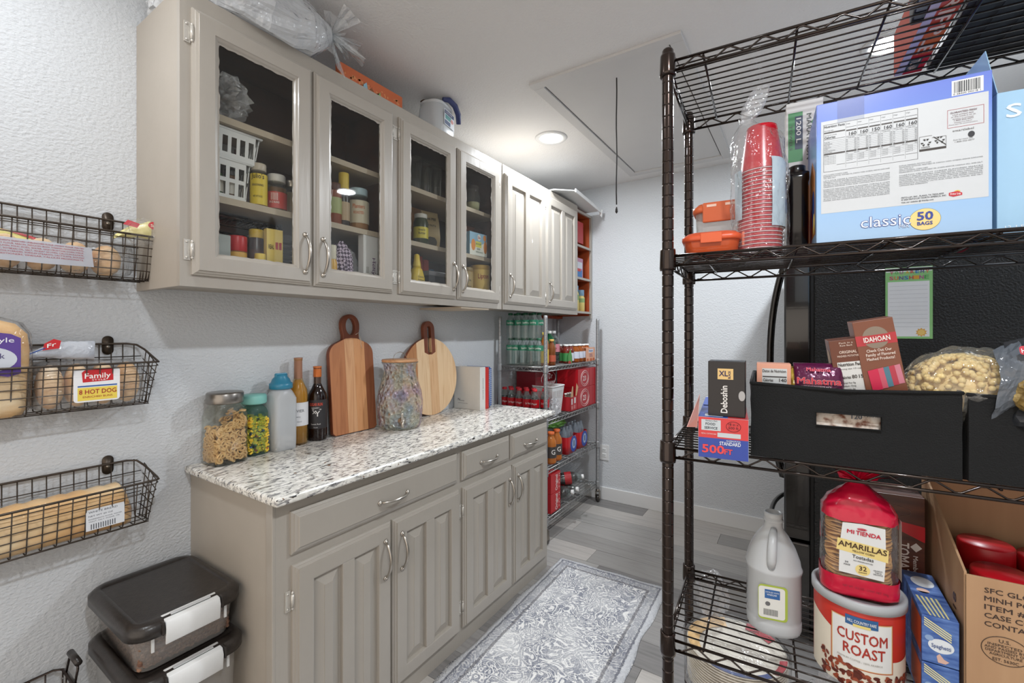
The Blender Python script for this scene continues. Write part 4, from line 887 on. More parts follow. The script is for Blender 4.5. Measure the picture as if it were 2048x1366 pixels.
for i in range(1500):
    a = rnd.random(); x, y = rnd.uniform(-.135, .143), rnd.uniform(-.096, .10)
    if a < .45: x = .140
    elif a < .8: y = -.100
    elif a < .9: y = .098
    s = rnd.uniform(.0045, .0062); z = rnd.uniform(.007, .078); q = 1-(.078-z)*.12; kb.tr(Matrix.Translation((x*q, y*q, z)) @ rrot()).lathe([(.0001, -s*.5), (s, -s*.3), (s, s*.3), (.0001, s*.5)], 6, mi=rnd.choice((0, 0, 1, 2)))
kb.tr(None); kb.box(-.13, -.092, .004, .135, .092, .07, 0)
kb = obj('pet_kibble', kb, [F('#7c5b48', .8), F('#94705a', .8), F('#6a4a3c', .8)], loc=(.196, .523, .4655), kind='stuff'); tag(kb, 'brown pet kibble filling the clear topmost bin', 'pet food', kind='stuff')
sc = thing('kibble_scoop', 'translucent scoop lying inside the clear kibble bin', 'scoop', (.16, .44, .50), rad(20))
obj('scoop_bowl', B().lathe([(.0001, 0), (.02, .002), (.03, .02), (.034, .045)], 20, cap1=False), F('#8d7b6c', .5), sc); obj('scoop_handle', B().tube([(-.03, 0, .04), (-.07, 0, .05)], .006, 8), F('#8d7b6c', .5), sc)
# black wire basket with a folding handle, bottom left
wb = thing('wire_basket', 'black metal basket with folding handle on the floor at left', 'basket', (.0, .0, 0))
rimp = [(.012, .08, .395), (.012, .335, .395), (.03, .352, .395), (.20, .352, .395), (.218, .335, .395), (.218, .08, .395), (.20, .062, .395), (.03, .062, .395)]
b = B(); b.tube(rimp, .0055, 4, closed=True, flat=.6); obj('rim', b, 'black', wb)
b = B(); b.tube([(p[0]*.9+.012, p[1]*.92+.018, .004) for p in rimp], .004, 6, closed=True); obj('base_ring', b, 'black', wb)
for i in range(9):
    y = .08+.03*i; 
    for x in (.014, .216): obj('wire', B().tube([(x, y, .393), (x*.9+.012, y*.92+.018, .005)], .0018, 5), 'black', wb)
for i in range(6):
    x = .03+.032*i
    for y in (.064, .35): obj('wire', B().tube([(x, y, .393), (x*.9+.012, y*.92+.018, .005)], .0018, 5), 'black', wb)
for k, z in enumerate((.1, .2, .3)): f_ = (.395-z)/.395; obj('wire', B().tube([(p[0]*(1-.1*f_)+.012*f_, p[1]*(1-.08*f_)+.018*f_, z) for p in rimp], .0018, 5, closed=True), 'black', wb)
hd = obj('folding_handle', B().tube([(.05, .352, .392), (.052, .358, .43), (.058, .36, .443)], .003, 6).tube([(.125, .352, .392), (.125, .358, .43), (.118, .36, .443)], .003, 6), 'black', wb); obj('grip', B().tube([(.052, .36, .445), (.124, .36, .445)], .008, 12), 'blackpl', hd)
# ================================================================== IN THE GLASS CABINET
def jarlike(name, label, cat, loc, r, h, body, lidm, lidh=.018, labelm=None, lz=(.2, .75), text=None, tm=None, shoulder=True, ang=-35, group=None, contents=None, n=22):
    t = thing(name, label, cat, loc, 0, group)
    hb = h-lidh
    pr = [(r*.92, 0), (r, .003), (r, hb*.82), (r*.8, hb*.95), (r*.8, hb)] if shoulder else [(r*.96, 0), (r, .002), (r, hb)]
    obj('jar_body', B().lathe(pr, n, cap1=not shoulder), body, t)
    if contents: obj('contents', B().lathe([(r*.9, .003), (r*.95, .006), (r*.95, hb*.75), (.0001, hb*.76)], n), contents, t)
    lr = r*.86 if shoulder else r*1.02
    obj('lid', B().lathe([(lr*.97, hb-.004), (lr, hb-.003), (lr, h-.002), (lr*.95, h), (.0001, h)], n), lidm, t)
    if labelm:
        lb = B().lathe([(r*1.01, hb*lz[0]), (r*1.01, hb*lz[1])], n, cap0=False, cap1=False); obj('label', lb, labelm, t)
        if text: letters(t, ((0, 0, 0), (1, 0, 0), (0, 0, 1)), [(s, -w_/2 if len(text) else 0, z, hh, w_, .02) for s, z, hh, w_ in text], tm, cyl=(r*1.01, rad(ang)))
    return t
def carton(name, label, cat, loc, dims, m, rz=0, group=None, rot=None, bev=.0008, open_top=False):
    """dims along local x,y,z from the origin corner"""
    t = thing(name, label, cat, loc, rz, group, rot); w_, d_, h_ = dims
    obj('carton', B().box(0, 0, 0, w_, d_, h_), m, t, bev=bev)
    seam = B().box(w_*.02, d_*.48, h_-.0002, w_*.98, d_*.52, h_+.0003); obj('top_seam', seam, m, t)
    return t
# --- door 1, middle shelf (z 1.706) and lower shelf (1.4615), x inside .01-.28
def slot_basket(label, loc, w_, d_, h_, rows):
    t = thing('slotted_basket', label, 'basket', loc); tp = .008; b = B()
    def wall(p0, p1, nrm):
        # slats between slots on a sloping wall
        n = max(5, int((Vector(p1)-Vector(p0)).length/.014)); p0 = Vector(p0); p1 = Vector(p1); nv = Vector(nrm)
        zs = [0, .012]+[h_*.5-.004, h_*.5+.004] if rows == 2 else [0, .014]
        bands = [(0, .012), (h_-.014, h_)]+([(h_*.5-.004, h_*.5+.004)] if rows == 2 else [])
        def P(u, z, o): q = p0.lerp(p1, u)+nv*(tp*z/h_+o); return (q.x, q.y, z)
        for a, c in bands: b.loft([[P(0, a, 0), P(1, a, 0), P(1, a, .0018), P(0, a, .0018)], [P(0, c, 0), P(1, c, 0), P(1, c, .0018), P(0, c, .0018)]], smooth=False)
        for i in range(n+1):
            u0 = max(0, i/n-.2/n); u1 = min(1, i/n+.2/n); b.loft([[P(u0, .01, 0), P(u1, .01, 0), P(u1, .01, .0016), P(u0, .01, .0016)], [P(u0, h_-.012, 0), P(u1, h_-.012, 0), P(u1, h_-.012, .0016), P(u0, h_-.012, .0016)]], smooth=False)
    x0, y0, x1, y1 = -w_/2, -d_/2, w_/2, d_/2
    wall((x0, y0, 0), (x1, y0, 0), (0, -1, 0)); wall((x1, y0, 0), (x1, y1, 0), (1, 0, 0)); wall((x1, y1, 0), (x0, y1, 0), (0, 1, 0)); wall((x0, y1, 0), (x0, y0, 0), (-1, 0, 0))
    b.box(x0, y0, 0, x1, y1, .002); obj('slotted_body', b, 'white', t)
    r_ = [(x0-tp-.002, y0-tp-.002), (x1+tp+.002, y0-tp-.002), (x1+tp+.002, y1+tp+.002), (x0-tp-.002, y1+tp+.002)]
    obj('rim', B().tube([(x, y, h_) for x, y in r_], .0028, 6, closed=True), 'white', t); return t
slot_basket('white slotted plastic basket, upper of the two behind the first glass door', (.2, .652, 1.706+.086), .12, .10, .058, 1)
slot_basket('white slotted plastic basket, lower of the two behind the first glass door', (.2, .648, 1.7062), .11, .095, .082, 2)
for i, (x, y, c) in enumerate(((.225, .62, '#7c3a3a'), (.225, .655, '#3f5b33'), (.23, .683, '#6b4a2f'), (.17, .64, '#933f35'))):
    t = jarlike('spice_jar', ['small red capped spice jar', 'small green spice jar', 'small brown spice jar', 'small dark red spice jar'][i]+' inside the lower slotted basket', 'jar', (x, y, 1.709), .014, .072, F(c, .3), F('#22201f', .4), .012, F('#d9d5cc'), (.25, .8))
jarlike('seasoning_jar', 'yellow labelled seasoning jar with clear lid beside the slotted baskets', 'jar', (.245, .742, 1.7062), .023, .098, 'jar', F('#c9bfae', .3), .012, F('#e3c93b'), (.05, .85), [('Julio\'s', .062, .011, .034), ('SEASONING', .045, .005, .03), ('NET WT 8 OZ', .02, .004, .024)], F('#26211b'), contents=F('#b8873a', .7))
jarlike('seasoning_jar', 'squat seasoning jar with red label and white lid in glass cabinet', 'jar', (.235, .80, 1.7062), .032, .092, 'jar', F('#dbd9d4', .4), .014, F('#c4504a'), (.08, .6), [('||||||', .03, .014, .02), ('SPICE BLEND', .018, .005, .03)], F('#f0ece6'), contents=F('#7a5636', .8), ang=-40)
jarlike('glass_jar', 'clear glass jar half hidden by the right stile of the first glass door', 'jar', (.21, .862, 1.7062), .027, .088, 'jar', 'nickel', .012, contents=F('#b6a58b', .8))
cb = blob((.235, .652, 2.01), (.055, .065, .06), 4, 11, .45, 1.8); crumple(cb, .01, 20, 4); tag(obj('crumpled_bag', cb, 'bag'), 'crumpled clear plastic bag on the top shelf behind the first glass door', 'bag')
# little black wire riser with boxes, cans below
rs = thing('wire_riser', 'small black wire riser shelf in the bottom of the first glass cabinet', 'shelf', (.07, .575, 1.4625))
b = B(); 
for y in (0, .22): b.tube([(0, y, .0), (0, y, .125)], .006, 8); b.tube([(.12, y, .0), (.12, y, .125)], .006, 8)
for zz in (.12, .105): b.tube([(0, 0, zz), (.12, 0, zz), (.12, .22, zz), (0, .22, zz)], .0022, 6, closed=True)
obj('frame', b, 'black', rs)
for i in range(12): obj('wire', B().tube([(0, .018*i+.01, .12), (.12, .018*i+.01, .12)], .0013, 5), 'black', rs)
z_ = [(.121, .22*i/16, .12 if i % 2 else .105) for i in range(17)]; obj('truss', B().tube(z_, .0015, 5), 'black', rs)
carton('food_tray', 'black food tray with reddish sleeve on the wire riser', 'box', (.08, .585, 1.590), (.10, .115, .03), F('#1d1a1a', .4)); carton('food_packet', 'pale red packet lying on the black food tray', 'packet', (.09, .60, 1.6225), (.06, .07, .012), F('#b2615c', .5))
carton('spice_tin', 'grey labelled spice tin at the left edge of the first glass door', 'tin', (.262, .604, 1.4627), (.02, .024, .08), F('#aab0ae', .4))
jarlike('peanut_butter_jar', 'jar with bright red lid and yellow label in the first glass cabinet', 'jar', (.24, .655, 1.4627), .026, .082, F('#8a5a30', .4), F('#c21f2a', .35), .024, F('#e2b25a'), (.15, .9), [('SIMPLE', .03, .008, .03)], F('#1f5a43'), False)
jarlike('chocolate_jar', 'dark chocolate bottle with a yellow lid in first glass cabinet', 'jar', (.19, .705, 1.4627), .03, .115, F('#35201c', .3), F('#d8b944', .4), .014, F('#4a2a22'), (.2, .7))
t = carton('cereal_packet', 'yellow carton with red squares leaning in the first glass cabinet', 'carton', (.235, .728, 1.4627), (.022, .06, .098), F('#ddc46c', .6), rad(-4)); patch(t, ((.022, 0, 0), (0, 1, 0), (0, 0, 1)), [(.032, .062, .042, .075), (.045, .062, .055, .075)], F('#a83036'), 'red_square'); letters(t, ((.022, 0, 0), (0, 1, 0), (0, 0, 1)), [('REAL', .006, .062, .008, .02, .02)], F('#3b2f22'), off=.001)
jarlike('honey_cup', 'small yellow labelled cup at the front of the first glass cabinet', 'cup', (.268, .722, 1.4627), .014, .028, F('#4d3020', .4), F('#e0c24a', .4), .004, F('#e3c850'), (.1, .9), None, None, False)
for i in range(9): tag(obj('foil_pan', B().loft([[(x+.235, y+.818, 1.4627+.0095*i+z) for x, y in rrect(w_, w_, .012, 3)] for z, w_ in ((.001, .055), (.0085, .064), (.009, .066))]), F('#7e7a78', .35, .6)), 'thin grey foil pan behind the first glass door, %s from the bottom' % ORD[i], 'pan', 'stack of grey foil pans in the first glass cabinet')
# --- door 2
jarlike('sauce_bottle', 'reddish sauce bottle with green label behind the second glass door', 'bottle', (.235, .972, 1.7062), .022, .135, F('#8a4c33', .3), F('#5b3528', .4), .02, F('#a9b27a'), (.3, .75))
t = jarlike('sauce_bottle', 'dark sauce bottle with tall yellow cap behind the second glass door', 'bottle', (.235, 1.022, 1.7062), .022, .165, F('#3a3433', .25), F('#dcc04a', .4), .045, F('#b8a284'), (.15, .62))
jarlike('peanut_jar', 'large jar with pale blue lid and orange label behind second glass door', 'jar', (.22, 1.092, 1.7062), .036, .12, 'jar', F('#a9c2cc', .35), .016, F('#c8bfa8'), (.18, .8), [('Planters', .06, .012, .04), ('ROASTED', .044, .008, .034)], F('#c2622e'), contents=F('#a9733a', .7), ang=-35)
jarlike('syrup_bottle', 'yellow syrup bottle at the left of the second glass door', 'bottle', (.262, .962, 1.4627), .018, .1, F('#e2ae3e', .3), F('#e7e0cb', .4), .028)
g1 = blob((.235, 1.02, 1.508), (.026, .036, .046), 4, 21, .22, 1.5)
GING = bpy.data.materials.new('purple_gingham'); GING.use_nodes = True; nt_ = GING.node_tree; ck = nd(nt_, 'ShaderNodeTexChecker', Scale=95.); tc_ = nd(nt_, 'ShaderNodeTexCoord'); mp_ = nd(nt_, 'ShaderNodeMapping'); mp_.inputs['Rotation'].default_value = (rad(40), 0, 0)
nt_.links.new(tc_.outputs['Object'], mp_.inputs[0]); nt_.links.new(mp_.outputs[0], ck.inputs['Vector']); ck.inputs[1].default_value = (*lin('#3b2340'), 1); ck.inputs[2].default_value = (*lin('#c9b8cc'), 1); nt_.links.new(ck.outputs[0], nt_.nodes['Principled BSDF'].inputs['Base Color'])
tag(obj('gingham_bag', g1, GING), 'purple gingham printed bag behind the second glass door', 'bag')
tag(obj('snack_packet', blob((.215, 1.062, 1.51), (.02, .035, .047), 4, 22, .3, 1.6), 'bag'), 'clear wrinkled packet beside the purple gingham bag', 'packet')
t = carton('white_carton', 'white carton with sideways purple lettering behind the second glass door', 'carton', (.245, 1.105, 1.4627), (.03, .092, .135), F('#d9d9d8', .6), rad(2))
letters(t, ((.03, 0, 0), (0, 1, 0), (0, 0, 1)), [('Hefty', .042, .082, .014, .04, .03, -pi/2), ('Bags 24 count', .042+.012, .075, .006, .055, .01, -pi/2), ('slider closure', .042+.022, .07, .005, .05, .01, -pi/2)], F('#6b4a6e'), off=.001); patch(t, ((.03, 0, 0), (0, 1, 0), (0, 0, 1)), [(.012, .045, .026, .06), (.068, .03, .086, .1)], F('#bdbbb8'), 'grey_print')
carton('flat_box', 'thin dark box lying flat under the white carton', 'box', (.15, 1.09, 1.4626), (.09, .13, .0), F('#2c2422')) if 0 else None
# --- door 3
for i, (x, y) in enumerate(((.2, 1.37), (.2, 1.44), (.13, 1.40), (.2, 1.51))): tag(obj('drinking_glass', B().lathe([(.022, 0), (.026, .004), (.033, .13), (.032, .13), (.025, .006), (.0001, .006)], 22, cap0=True), 'jar', loc=(x, y, 1.9455)), 'tall clear drinking glass on the top shelf, '+['nearest the second door', 'second from the left in front', 'behind the front row', 'rightmost of the front row'][i], 'glass', 'drinking glasses behind the third glass door')
jarlike('relish_jar', 'dark jar with white lid and yellow label behind third glass door', 'jar', (.235, 1.378, 1.7062), .034, .125, F('#38402c', .3), F('#c6c4bd', .4), .014, F('#cfc14a'), (.2, .62), [('Bread &', .052, .009, .03), ('Butter', .038, .01, .032)], F('#2f3a25'))
t = thing('polenta_bag', 'tan bag of polenta standing behind the third glass door', 'bag', (.20, 1.475, 1.7062), rad(-10)); b = B(); rstack(b, [(0, .05, .10, .012), (.05, .058, .108, .016), (.11, .04, .104, .012), (.138, .014, .1, .004), (.15, .004, .1, .0015)], 5); crumple(b, .002, 30, 2); obj('bag_body', b, F('#b09d76', .5), t)
letters(t, ((.0275, -.045, 0), (0, 1, 0), (-.08, 0, 1)), [('Red Mill', .008, .112, .012, .06, .02), ('POLENTA', .008, .083, .013, .062, .03), ('corn grits', .01, .072, .006, .04)], F('#2e2b25'), off=.0025); patch(t, ((.030, -.045, 0), (0, 1, 0), (-.06, 0, 1)), [('o', .04, .025, .03, .022)], F('#3b362c'), 'round_window', .001)
carton('tan_carton', 'wide tan carton behind the polenta bag', 'carton', (.08, 1.40, 1.7062), (.05, .19, .15), F('#a8794a', .6))
t = thing('mustard_bottle', 'yellow mustard squeeze bottle behind the third glass door', 'bottle', (.25, 1.365, 1.4627)); b = B(); rstack(b, [(0, .036, .05, .014), (.01, .04, .058, .018), (.06, .04, .058, .018), (.085, .034, .04, .016), (.092, .028, .028, .0139)], 5); obj('bottle_body', b, F('#dcbf3f', .4), t); obj('nozzle_cap', B().lathe([(.014, .092), (.0145, .1), (.011, .115), (.009, .132), (.004, .135), (.0001, .1355)], 20), F('#e3c64a', .4), t)
letters(t, ((.0202, -.02, 0), (0, 1, 0), (0, 0, 1)), [('Classic', .004, .06, .006, .03), ('Yellow', .004, .05, .006, .03), ('Mustard', .004, .04, .006, .03), ('8 OZ', .006, .022, .004, .02)], F('#4d4530'), off=.0006)
carton('red_carton', 'small orange red carton behind the mustard, nearer the front door', 'carton', (.12, 1.455, 1.4627), (.03, .028, .095), F('#c2452f', .5)); carton('red_carton', 'small orange red carton further from the mustard bottle', 'carton', (.12, 1.492, 1.4627), (.03, .034, .09), F('#c2452f', .5)); carton('blue_carton', 'small dark blue carton in the third glass cabinet', 'carton', (.12, 1.54, 1.4627), (.03, .04, .06), F('#2c4a66', .5))
t = carton('dark_tub', 'low dark tub with silver lid at the bottom of third glass cabinet', 'tub', (.19, 1.43, 1.4627), (.06, .15, .035), F('#2b2a2e', .4)); obj('tub_lid', B().box(-.002, -.002, .035, .062, .152, .042), F('#6d6c70', .3), t, bev=.002)
# --- door 4
t = thing('mason_jar', 'clear mason jar on the top shelf behind the fourth glass door', 'jar', (.235, 1.775, 1.9455)); obj('jar_body', B().lathe([(.028, 0), (.036, .004), (.037, .05), (.03, .068), (.028, .074), (.03, .078), (.028, .082), (.03, .086), (.028, .092)], 24, cap1=False), 'jar', t); obj('contents', B().lathe([(.03, .005), (.033, .03), (.0001, .033)], 20), F('#b9b58c', .8), t)
tag(obj('glass_bowl', B().lathe([(.02, 0), (.035, .01), (.05, .05), (.048, .05), (.033, .012), (.0001, .006)], 22), 'jar', loc=(.16, 1.72, 1.9455)), 'clear glass bowl beside the mason jar', 'bowl')
t = carton('fruit_cup_box', 'blue and yellow fruit cup carton behind the fourth glass door', 'carton', (.222, 1.712, 1.7062), (.045, .15, .072), F('#8fb6cf', .5), rad(-3))
fx = ((.045, 0, 0), (0, 1, 0), (0, 0, 1)); patch(t, fx, [('p', [(.0, .0), (.15, .0), (.15, .05), (.07, .028), (0, .034)])], F('#dfe0d6'), 'pale_panel'); patch(t, fx, [(.05, .026, .1, .045)], F('#dcd65a'), 'yellow_flash', .0006); patch(t, fx, [('o', .03, .032, .018, .018), ('o', .135, .03, .015, .02), ('o', .13, .06, .013, .01)], F('#dd8a36'), 'orange_fruit', .0007); patch(t, fx, [('o', .08, .058, .015, .01)], F('#e7e4dc'), 'oval', .0006)
letters(t, fx, [('Dole', .069, .054, .008, .022, .03)], F('#b52c2c'), off=.001); letters(t, fx, [('NO SUGAR', .053, .034, .006, .044, .02), ('ADDED', .06, .018, .006, .03), ('MANDARIN ORANGES', .052, .009, .005, .06)], F('#2f5a34'), off=.001)
t = carton('brown_carton', 'brown carton with small arch print behind the fruit cup box', 'carton', (.14, 1.80, 1.7062), (.05, .11, .105), F('#7d4a2c', .55)); letters(t, fx, [('GOURMET', .02, .08, .008, .06)], F('#caa37a'), off=.006)
t = carton('tag_box', 'dark brown box with beige tag at the right of the fourth glass door', 'box', (.19, 1.872, 1.7062), (.04, .055, .105), F('#4a3226', .5)); patch(t, ((.04, 0, 0), (0, 1, 0), (0, 0, 1)), [('p', [(.012, .03), (.042, .03), (.042, .075), (.027, .085), (.012, .075)])], F('#b9a684'), 'beige_tag'); patch(t, ((.04, 0, 0), (0, 1, 0), (0, 0, 1)), [('o', .027, .092, .008, .008)], F('#17130f'), 'seal')
jarlike('tea_canister', 'tall yellow tea canister behind the fourth glass door', 'canister', (.235, 1.855, 1.4627), .045, .125, F('#c9a44a', .4), F('#b9953f', .4), .012, F('#d3b35c'), (.02, .97), [('Lipton', .08, .016, .05), ('ICED TEA MIX', .035, .006, .045), ('LEMON', .024, .006, .028)], F('#8d1f24'), False, -32)
jarlike('tea_canister', 'narrower gold canister left of the tall tea canister', 'canister', (.22, 1.765, 1.4627), .034, .118, F('#a58a52', .4), F('#8d7443', .4), .01, F('#b39a63'), (.05, .95), [('DRINK MIX', .07, .006, .03), ('NUTRITION', .05, .005, .03)], F('#3a2f1c'), False, -32)
# --- open end shelf
tag(obj('red_book', B().box(.12, 3.046, 1.9585, .285, 3.07, 2.12), F('#b0222b', .35), bev=.001), 'tall glossy red book on the top of the open end shelf', 'book')
t = carton('kids_box', 'small pink and blue printed box on the middle open shelf', 'box', (.19, 3.046, 1.7155), (.08, .045, .125), F('#b987a0', .5)); patch(t, ((.08, 0, 0), (0, 1, 0), (0, 0, 1)), [(.006, .006, .04, .05)], F('#3f7ab8'), 'blue_print'); patch(t, ((.08, 0, 0), (0, 1, 0), (0, 0, 1)), [(.006, .06, .04, .1)], F('#cfd3dd'), 'white_print'); patch(t, ((.08, 0, 0), (0, 1, 0), (0, 0, 1)), [(.01, .04, .03, .058)], F('#c23a3a'), 'red_print', .0006)
for i, (y, h_, x) in enumerate(((3.068, .15, .24), (3.118, .125, .262))):
    jarlike('spray_bottle', ['taller yellow bottle', 'shorter yellow bottle with blue and green label'][i]+' on the lowest open shelf', 'bottle', (x, y, 1.4615), .024, h_, F('#d9c77a', .4), F('#7fa3bf', .4), .03, F('#8aa86e'), (.55, .8))
# ================================================================== ON TOP OF THE WALL CABINETS
TOP = 2.2378
bg = B()
def sausage(b, pts, rs, n=26, seed=0, amp=.02, fr=11, flat=1):
    L = []
    for i, (p, r) in enumerate(zip(pts, rs)):
        a_ = Vector(pts[min(i+1, len(pts)-1)])-Vector(pts[max(i-1, 0)]); a_.normalize(); u = Vector((0, 0, 1)); s = a_.cross(u).normalized(); u2 = s.cross(a_)
        ring_ = []
        for k in range(n):
            t_ = 2*pi*k/n; q = Vector(p)+s*cos(t_)*r+u2*sin(t_)*r*flat; ns_ = 1-2*abs(mnoise.noise(q*fr+Vector((seed, 0, 0)))); ns2 = 1-2*abs(mnoise.noise(q*fr*3+Vector((seed, 3, 0))))
            ring_.append(q+(s*cos(t_)+u2*sin(t_))*(amp*ns_+amp*.4*ns2))
        L.append(ring_)
    b.loft(L, True, True, 0, False)
pb = thing('plastic_bag', 'large crumpled clear plastic bag spilling over the cabinet top edge', 'bag', (0, 0, 0))
b = B(); sausage(b, [(.24, .56, 2.325), (.25, .62, 2.33), (.265, .69, 2.325), (.28, .76, 2.315), (.295, .83, 2.31), (.31, .885, 2.315), (.325, .925, 2.325), (.335, .95, 2.332)], [.05, .085, .092, .094, .086, .068, .034, .016], 60, 3, .014, 13, 1.05)
for v in b.v: 
    v.z = min(2.436, max(v.z, TOP+.003) if v.x < .330 else v.z)
obj('bag_body', b, 'bagwhite' if 0 else film('thick_bag_film', '#f2f4f6', .12, .46, '#eef1f4', 1.5, bump=(26, .014), gl=1.6), pb)
b = B()
for k in range(11):
    a_ = -2.2+4.4*k/10; L = []; base = Vector((.335, .952, 2.332)); dr = Vector((.35+.3*sin(a_*2), cos(a_)*1.0+.35, -.75*sin(a_)*.9-.25)).normalized()
    ln = .085+.04*sin(k*2.3)
    for i in range(7):
        u = i/6; wv = .005+.034*u; c_ = base+dr*ln*u+Vector((0, 0, -.012*u*u)); sd = dr.cross(Vector((.3, .2, 1))).normalized()
        L.append([c_+sd*wv*(j/4-1)+Vector((.005*sin(j*2.1+k), 0, .005*cos(j*1.7+k+u*3))) for j in range(9)])
    for j in range(6): pass
    b.loft(L, False, False, 0, False, closed=False)
for v in b.v: v.x = min(v.x, .46); v.z = min(v.z, 2.436); v.x = max(v.x, .333) if v.z < TOP+.01 else v.x
obj('knotted_frill', b, film('frill_film', '#f8fafb', .1, .22, '#f2f5f7', 1.5, bump=(40, .01), gl=1.8), pb)
t = tag(obj('white_bag', blob((.12, .555, 2.285), (.10, .035, .045), 4, 31, .18, 1.7), 'bagwhite'), 'white plastic bag tucked behind the clear bag on the cabinet top', 'bag')
for v in t.data.vertices: v.co.z = max(v.co.z, TOP+.002)
pz = carton('puzzle_box', 'orange illustrated flat box standing on the glass cabinet top', 'box', (.17, 1.09, TOP), (.03, .32, .118), F('#d97245', .5), 0)
# (top edge seen from below) print on its front
fx = ((.03, 0, 0), (0, 1, 0), (0, 0, 1)); rr = random.Random(5)
patch(pz, fx, [('o', rr.uniform(.005, .295), rr.uniform(.004, .091), rr.uniform(.003, .009), rr.uniform(.003, .006)) for i in range(90)], F('#e89a63'), 'orange_dapple', .0004); patch(pz, fx, [('o', rr.uniform(.005, .295), rr.uniform(.004, .091), .002, .003) for i in range(60)], F('#b64f31'), 'red_dapple', .0005)
patch(pz, fx, [('p', [(.095, .0), (.145, .0), (.125, .094), (.11, .08)])], F('#9cc6d8'), 'blue_shape', .0007); patch(pz, fx, [('p', [(.17, 0), (.21, 0), (.195, .085), (.18, .06)])], F('#8fb06a'), 'green_shape', .0007); patch(pz, fx, [('o', .15, .05, .016, .03)], F('#9a5a33'), 'brown_shape', .0008)
patch(pz, fx, [('p', [(.015, .03), (.06, .02), (.06, .06), (.03, .06)])], F('#e8d9cd'), 'cream_shape', .0007); letters(pz, fx, [('17', .255, .03, .04, .025, .02)], F('#d8dbe2'), off=.001)
# white bucket with a blue grip
wk = thing('plastic_tub', 'translucent white tub with blue grip lid and label on the cabinet top', 'tub', (.20, 1.632, TOP), rad(12)); wk.scale = (1.2, 1.28, 1.22)
b = B(); rstack(b, [(0, .10, .115, .03), (.008, .11, .128, .035), (.055, .118, .14, .04), (.115, .108, .13, .04), (.128, .1, .12, .04)], 6, cap1=False); obj('tub_body', b, 'frost2', wk)
b = B(); rstack(b, [(.126, .106, .126, .042), (.134, .108, .128, .042), (.14, .10, .12, .042)], 6); ld = obj('tub_lid', b, F('#d5d8da', .4), wk)
obj('blue_grip', B().tube([(.05, -.03, .145), (.062, -.005, .152), (.068, .03, .145), (.066, .06, .125), (.058, .078, .095)], [.008, .0105, .0115, .0115, .010], 12), F('#3a4372', .5), wk)
fx = ((.0595, -.045, 0), (0, 1, 0), (0, 0, 1)); patch(wk, fx, [(.005, .045, .08, .105)], F('#d6d9de'), 'white_label', .002); patch(wk, fx, [(.008, .088, .077, .102), (.008, .048, .05, .064)], F('#27406a'), 'navy_band', .0024); patch(wk, fx, [(.012, .068, .055, .086)], F('#4d8f8f'), 'teal_panel', .0024); patch(wk, fx, [('o', .062, .074, .011, .008)], F('#c98a86'), 'pink_oval', .0027); letters(wk, fx, [('CLEAN POWER', .012, .092, .006, .05, .02)], F('#d9d2dc'), off=.0032)
for i, y in enumerate((-.015, .03)):
    tag(obj('brown_hook', B().tube([(.16+.01*i, 1.57+.045*i, TOP+.176), (.165+.01*i, 1.58+.045*i, TOP+.186), (.17+.01*i, 1.6+.045*i, TOP+.192), (.175+.01*i, 1.615+.045*i, TOP+.19), (.176+.01*i, 1.622+.045*i, TOP+.178)], .0075, 8), F('#3f2216', .4)), ['brown curved tool handle behind the tub, nearer the first door', 'brown curved tool handle behind the tub, nearer the downlight'][i], 'handle')
tag(obj('tub_shadow_solid', B().lathe([(.06, .0), (.075, .02), (.08, .05), (.06, .06), (.0001, .062)], 28), F('#4a4343', .5), loc=(.12, 1.485, TOP)), 'dark round solid standing in for the shadow behind the tub', 'bowl')  # dark solid put where the tub's shadow falls, shade given as colour
# white gutter-like blind rail on the last cabinet
br = thing('white_rail', 'long white folded plastic rail lying over the end cabinets', 'rail', (0, 0, 0))
P = [(.0, .0), (.004, -.002), (.05, .012), (.052, -.012), (.056, -.012), (.056, .016), (.05, .018)]
b = B(); a0 = Vector((.10, 2.80, 2.262)); a1 = Vector((.40, 2.765, 2.255)); 
pts = [((.03, 2.62, 2.2405), (.33, 2.62, 2.2405), (.40, 2.80, 2.268), (.06, 2.80, 2.268)), ((.06, 2.80, 2.268), (.40, 2.80, 2.268), (.40, 3.25, 2.232), (.06, 3.25, 2.232))]
for q in pts: b._add([(x, y, z) for x, y, z in q]+[(x, y, z+.008) for x, y, z in q], [(3, 2, 1, 0), (4, 5, 6, 7), (0, 1, 5, 4), (1, 2, 6, 5), (2, 3, 7, 6), (3, 0, 4, 7)])
obj('tray_sheet', b, 'white', br, bev=.002)
obj('front_lip', B().loft([[(x, y, z+d) for x, z in ((.398, 0), (.408, 0), (.408, .026), (.398, .026))] for y, d in ((2.79, 2.258), (3.25, 2.216))], smooth=False), 'white', br, bev=.003)
obj('end_bracket', B().loft([[(x, y, z) for x, z in ((.39, 2.205), (.408, 2.185), (.414, 2.242), (.39, 2.242))] for y in (3.25, 3.262)], smooth=False), 'white', br)
def place(sub, loc, sc=None):
    for o in bpy.data.objects:
        if not o.parent and sub in o.get('label', ''):
            o.location = loc
            if sc: o.scale = sc if isinstance(sc, tuple) else (sc, sc, sc)
            return
    raise KeyError(sub)
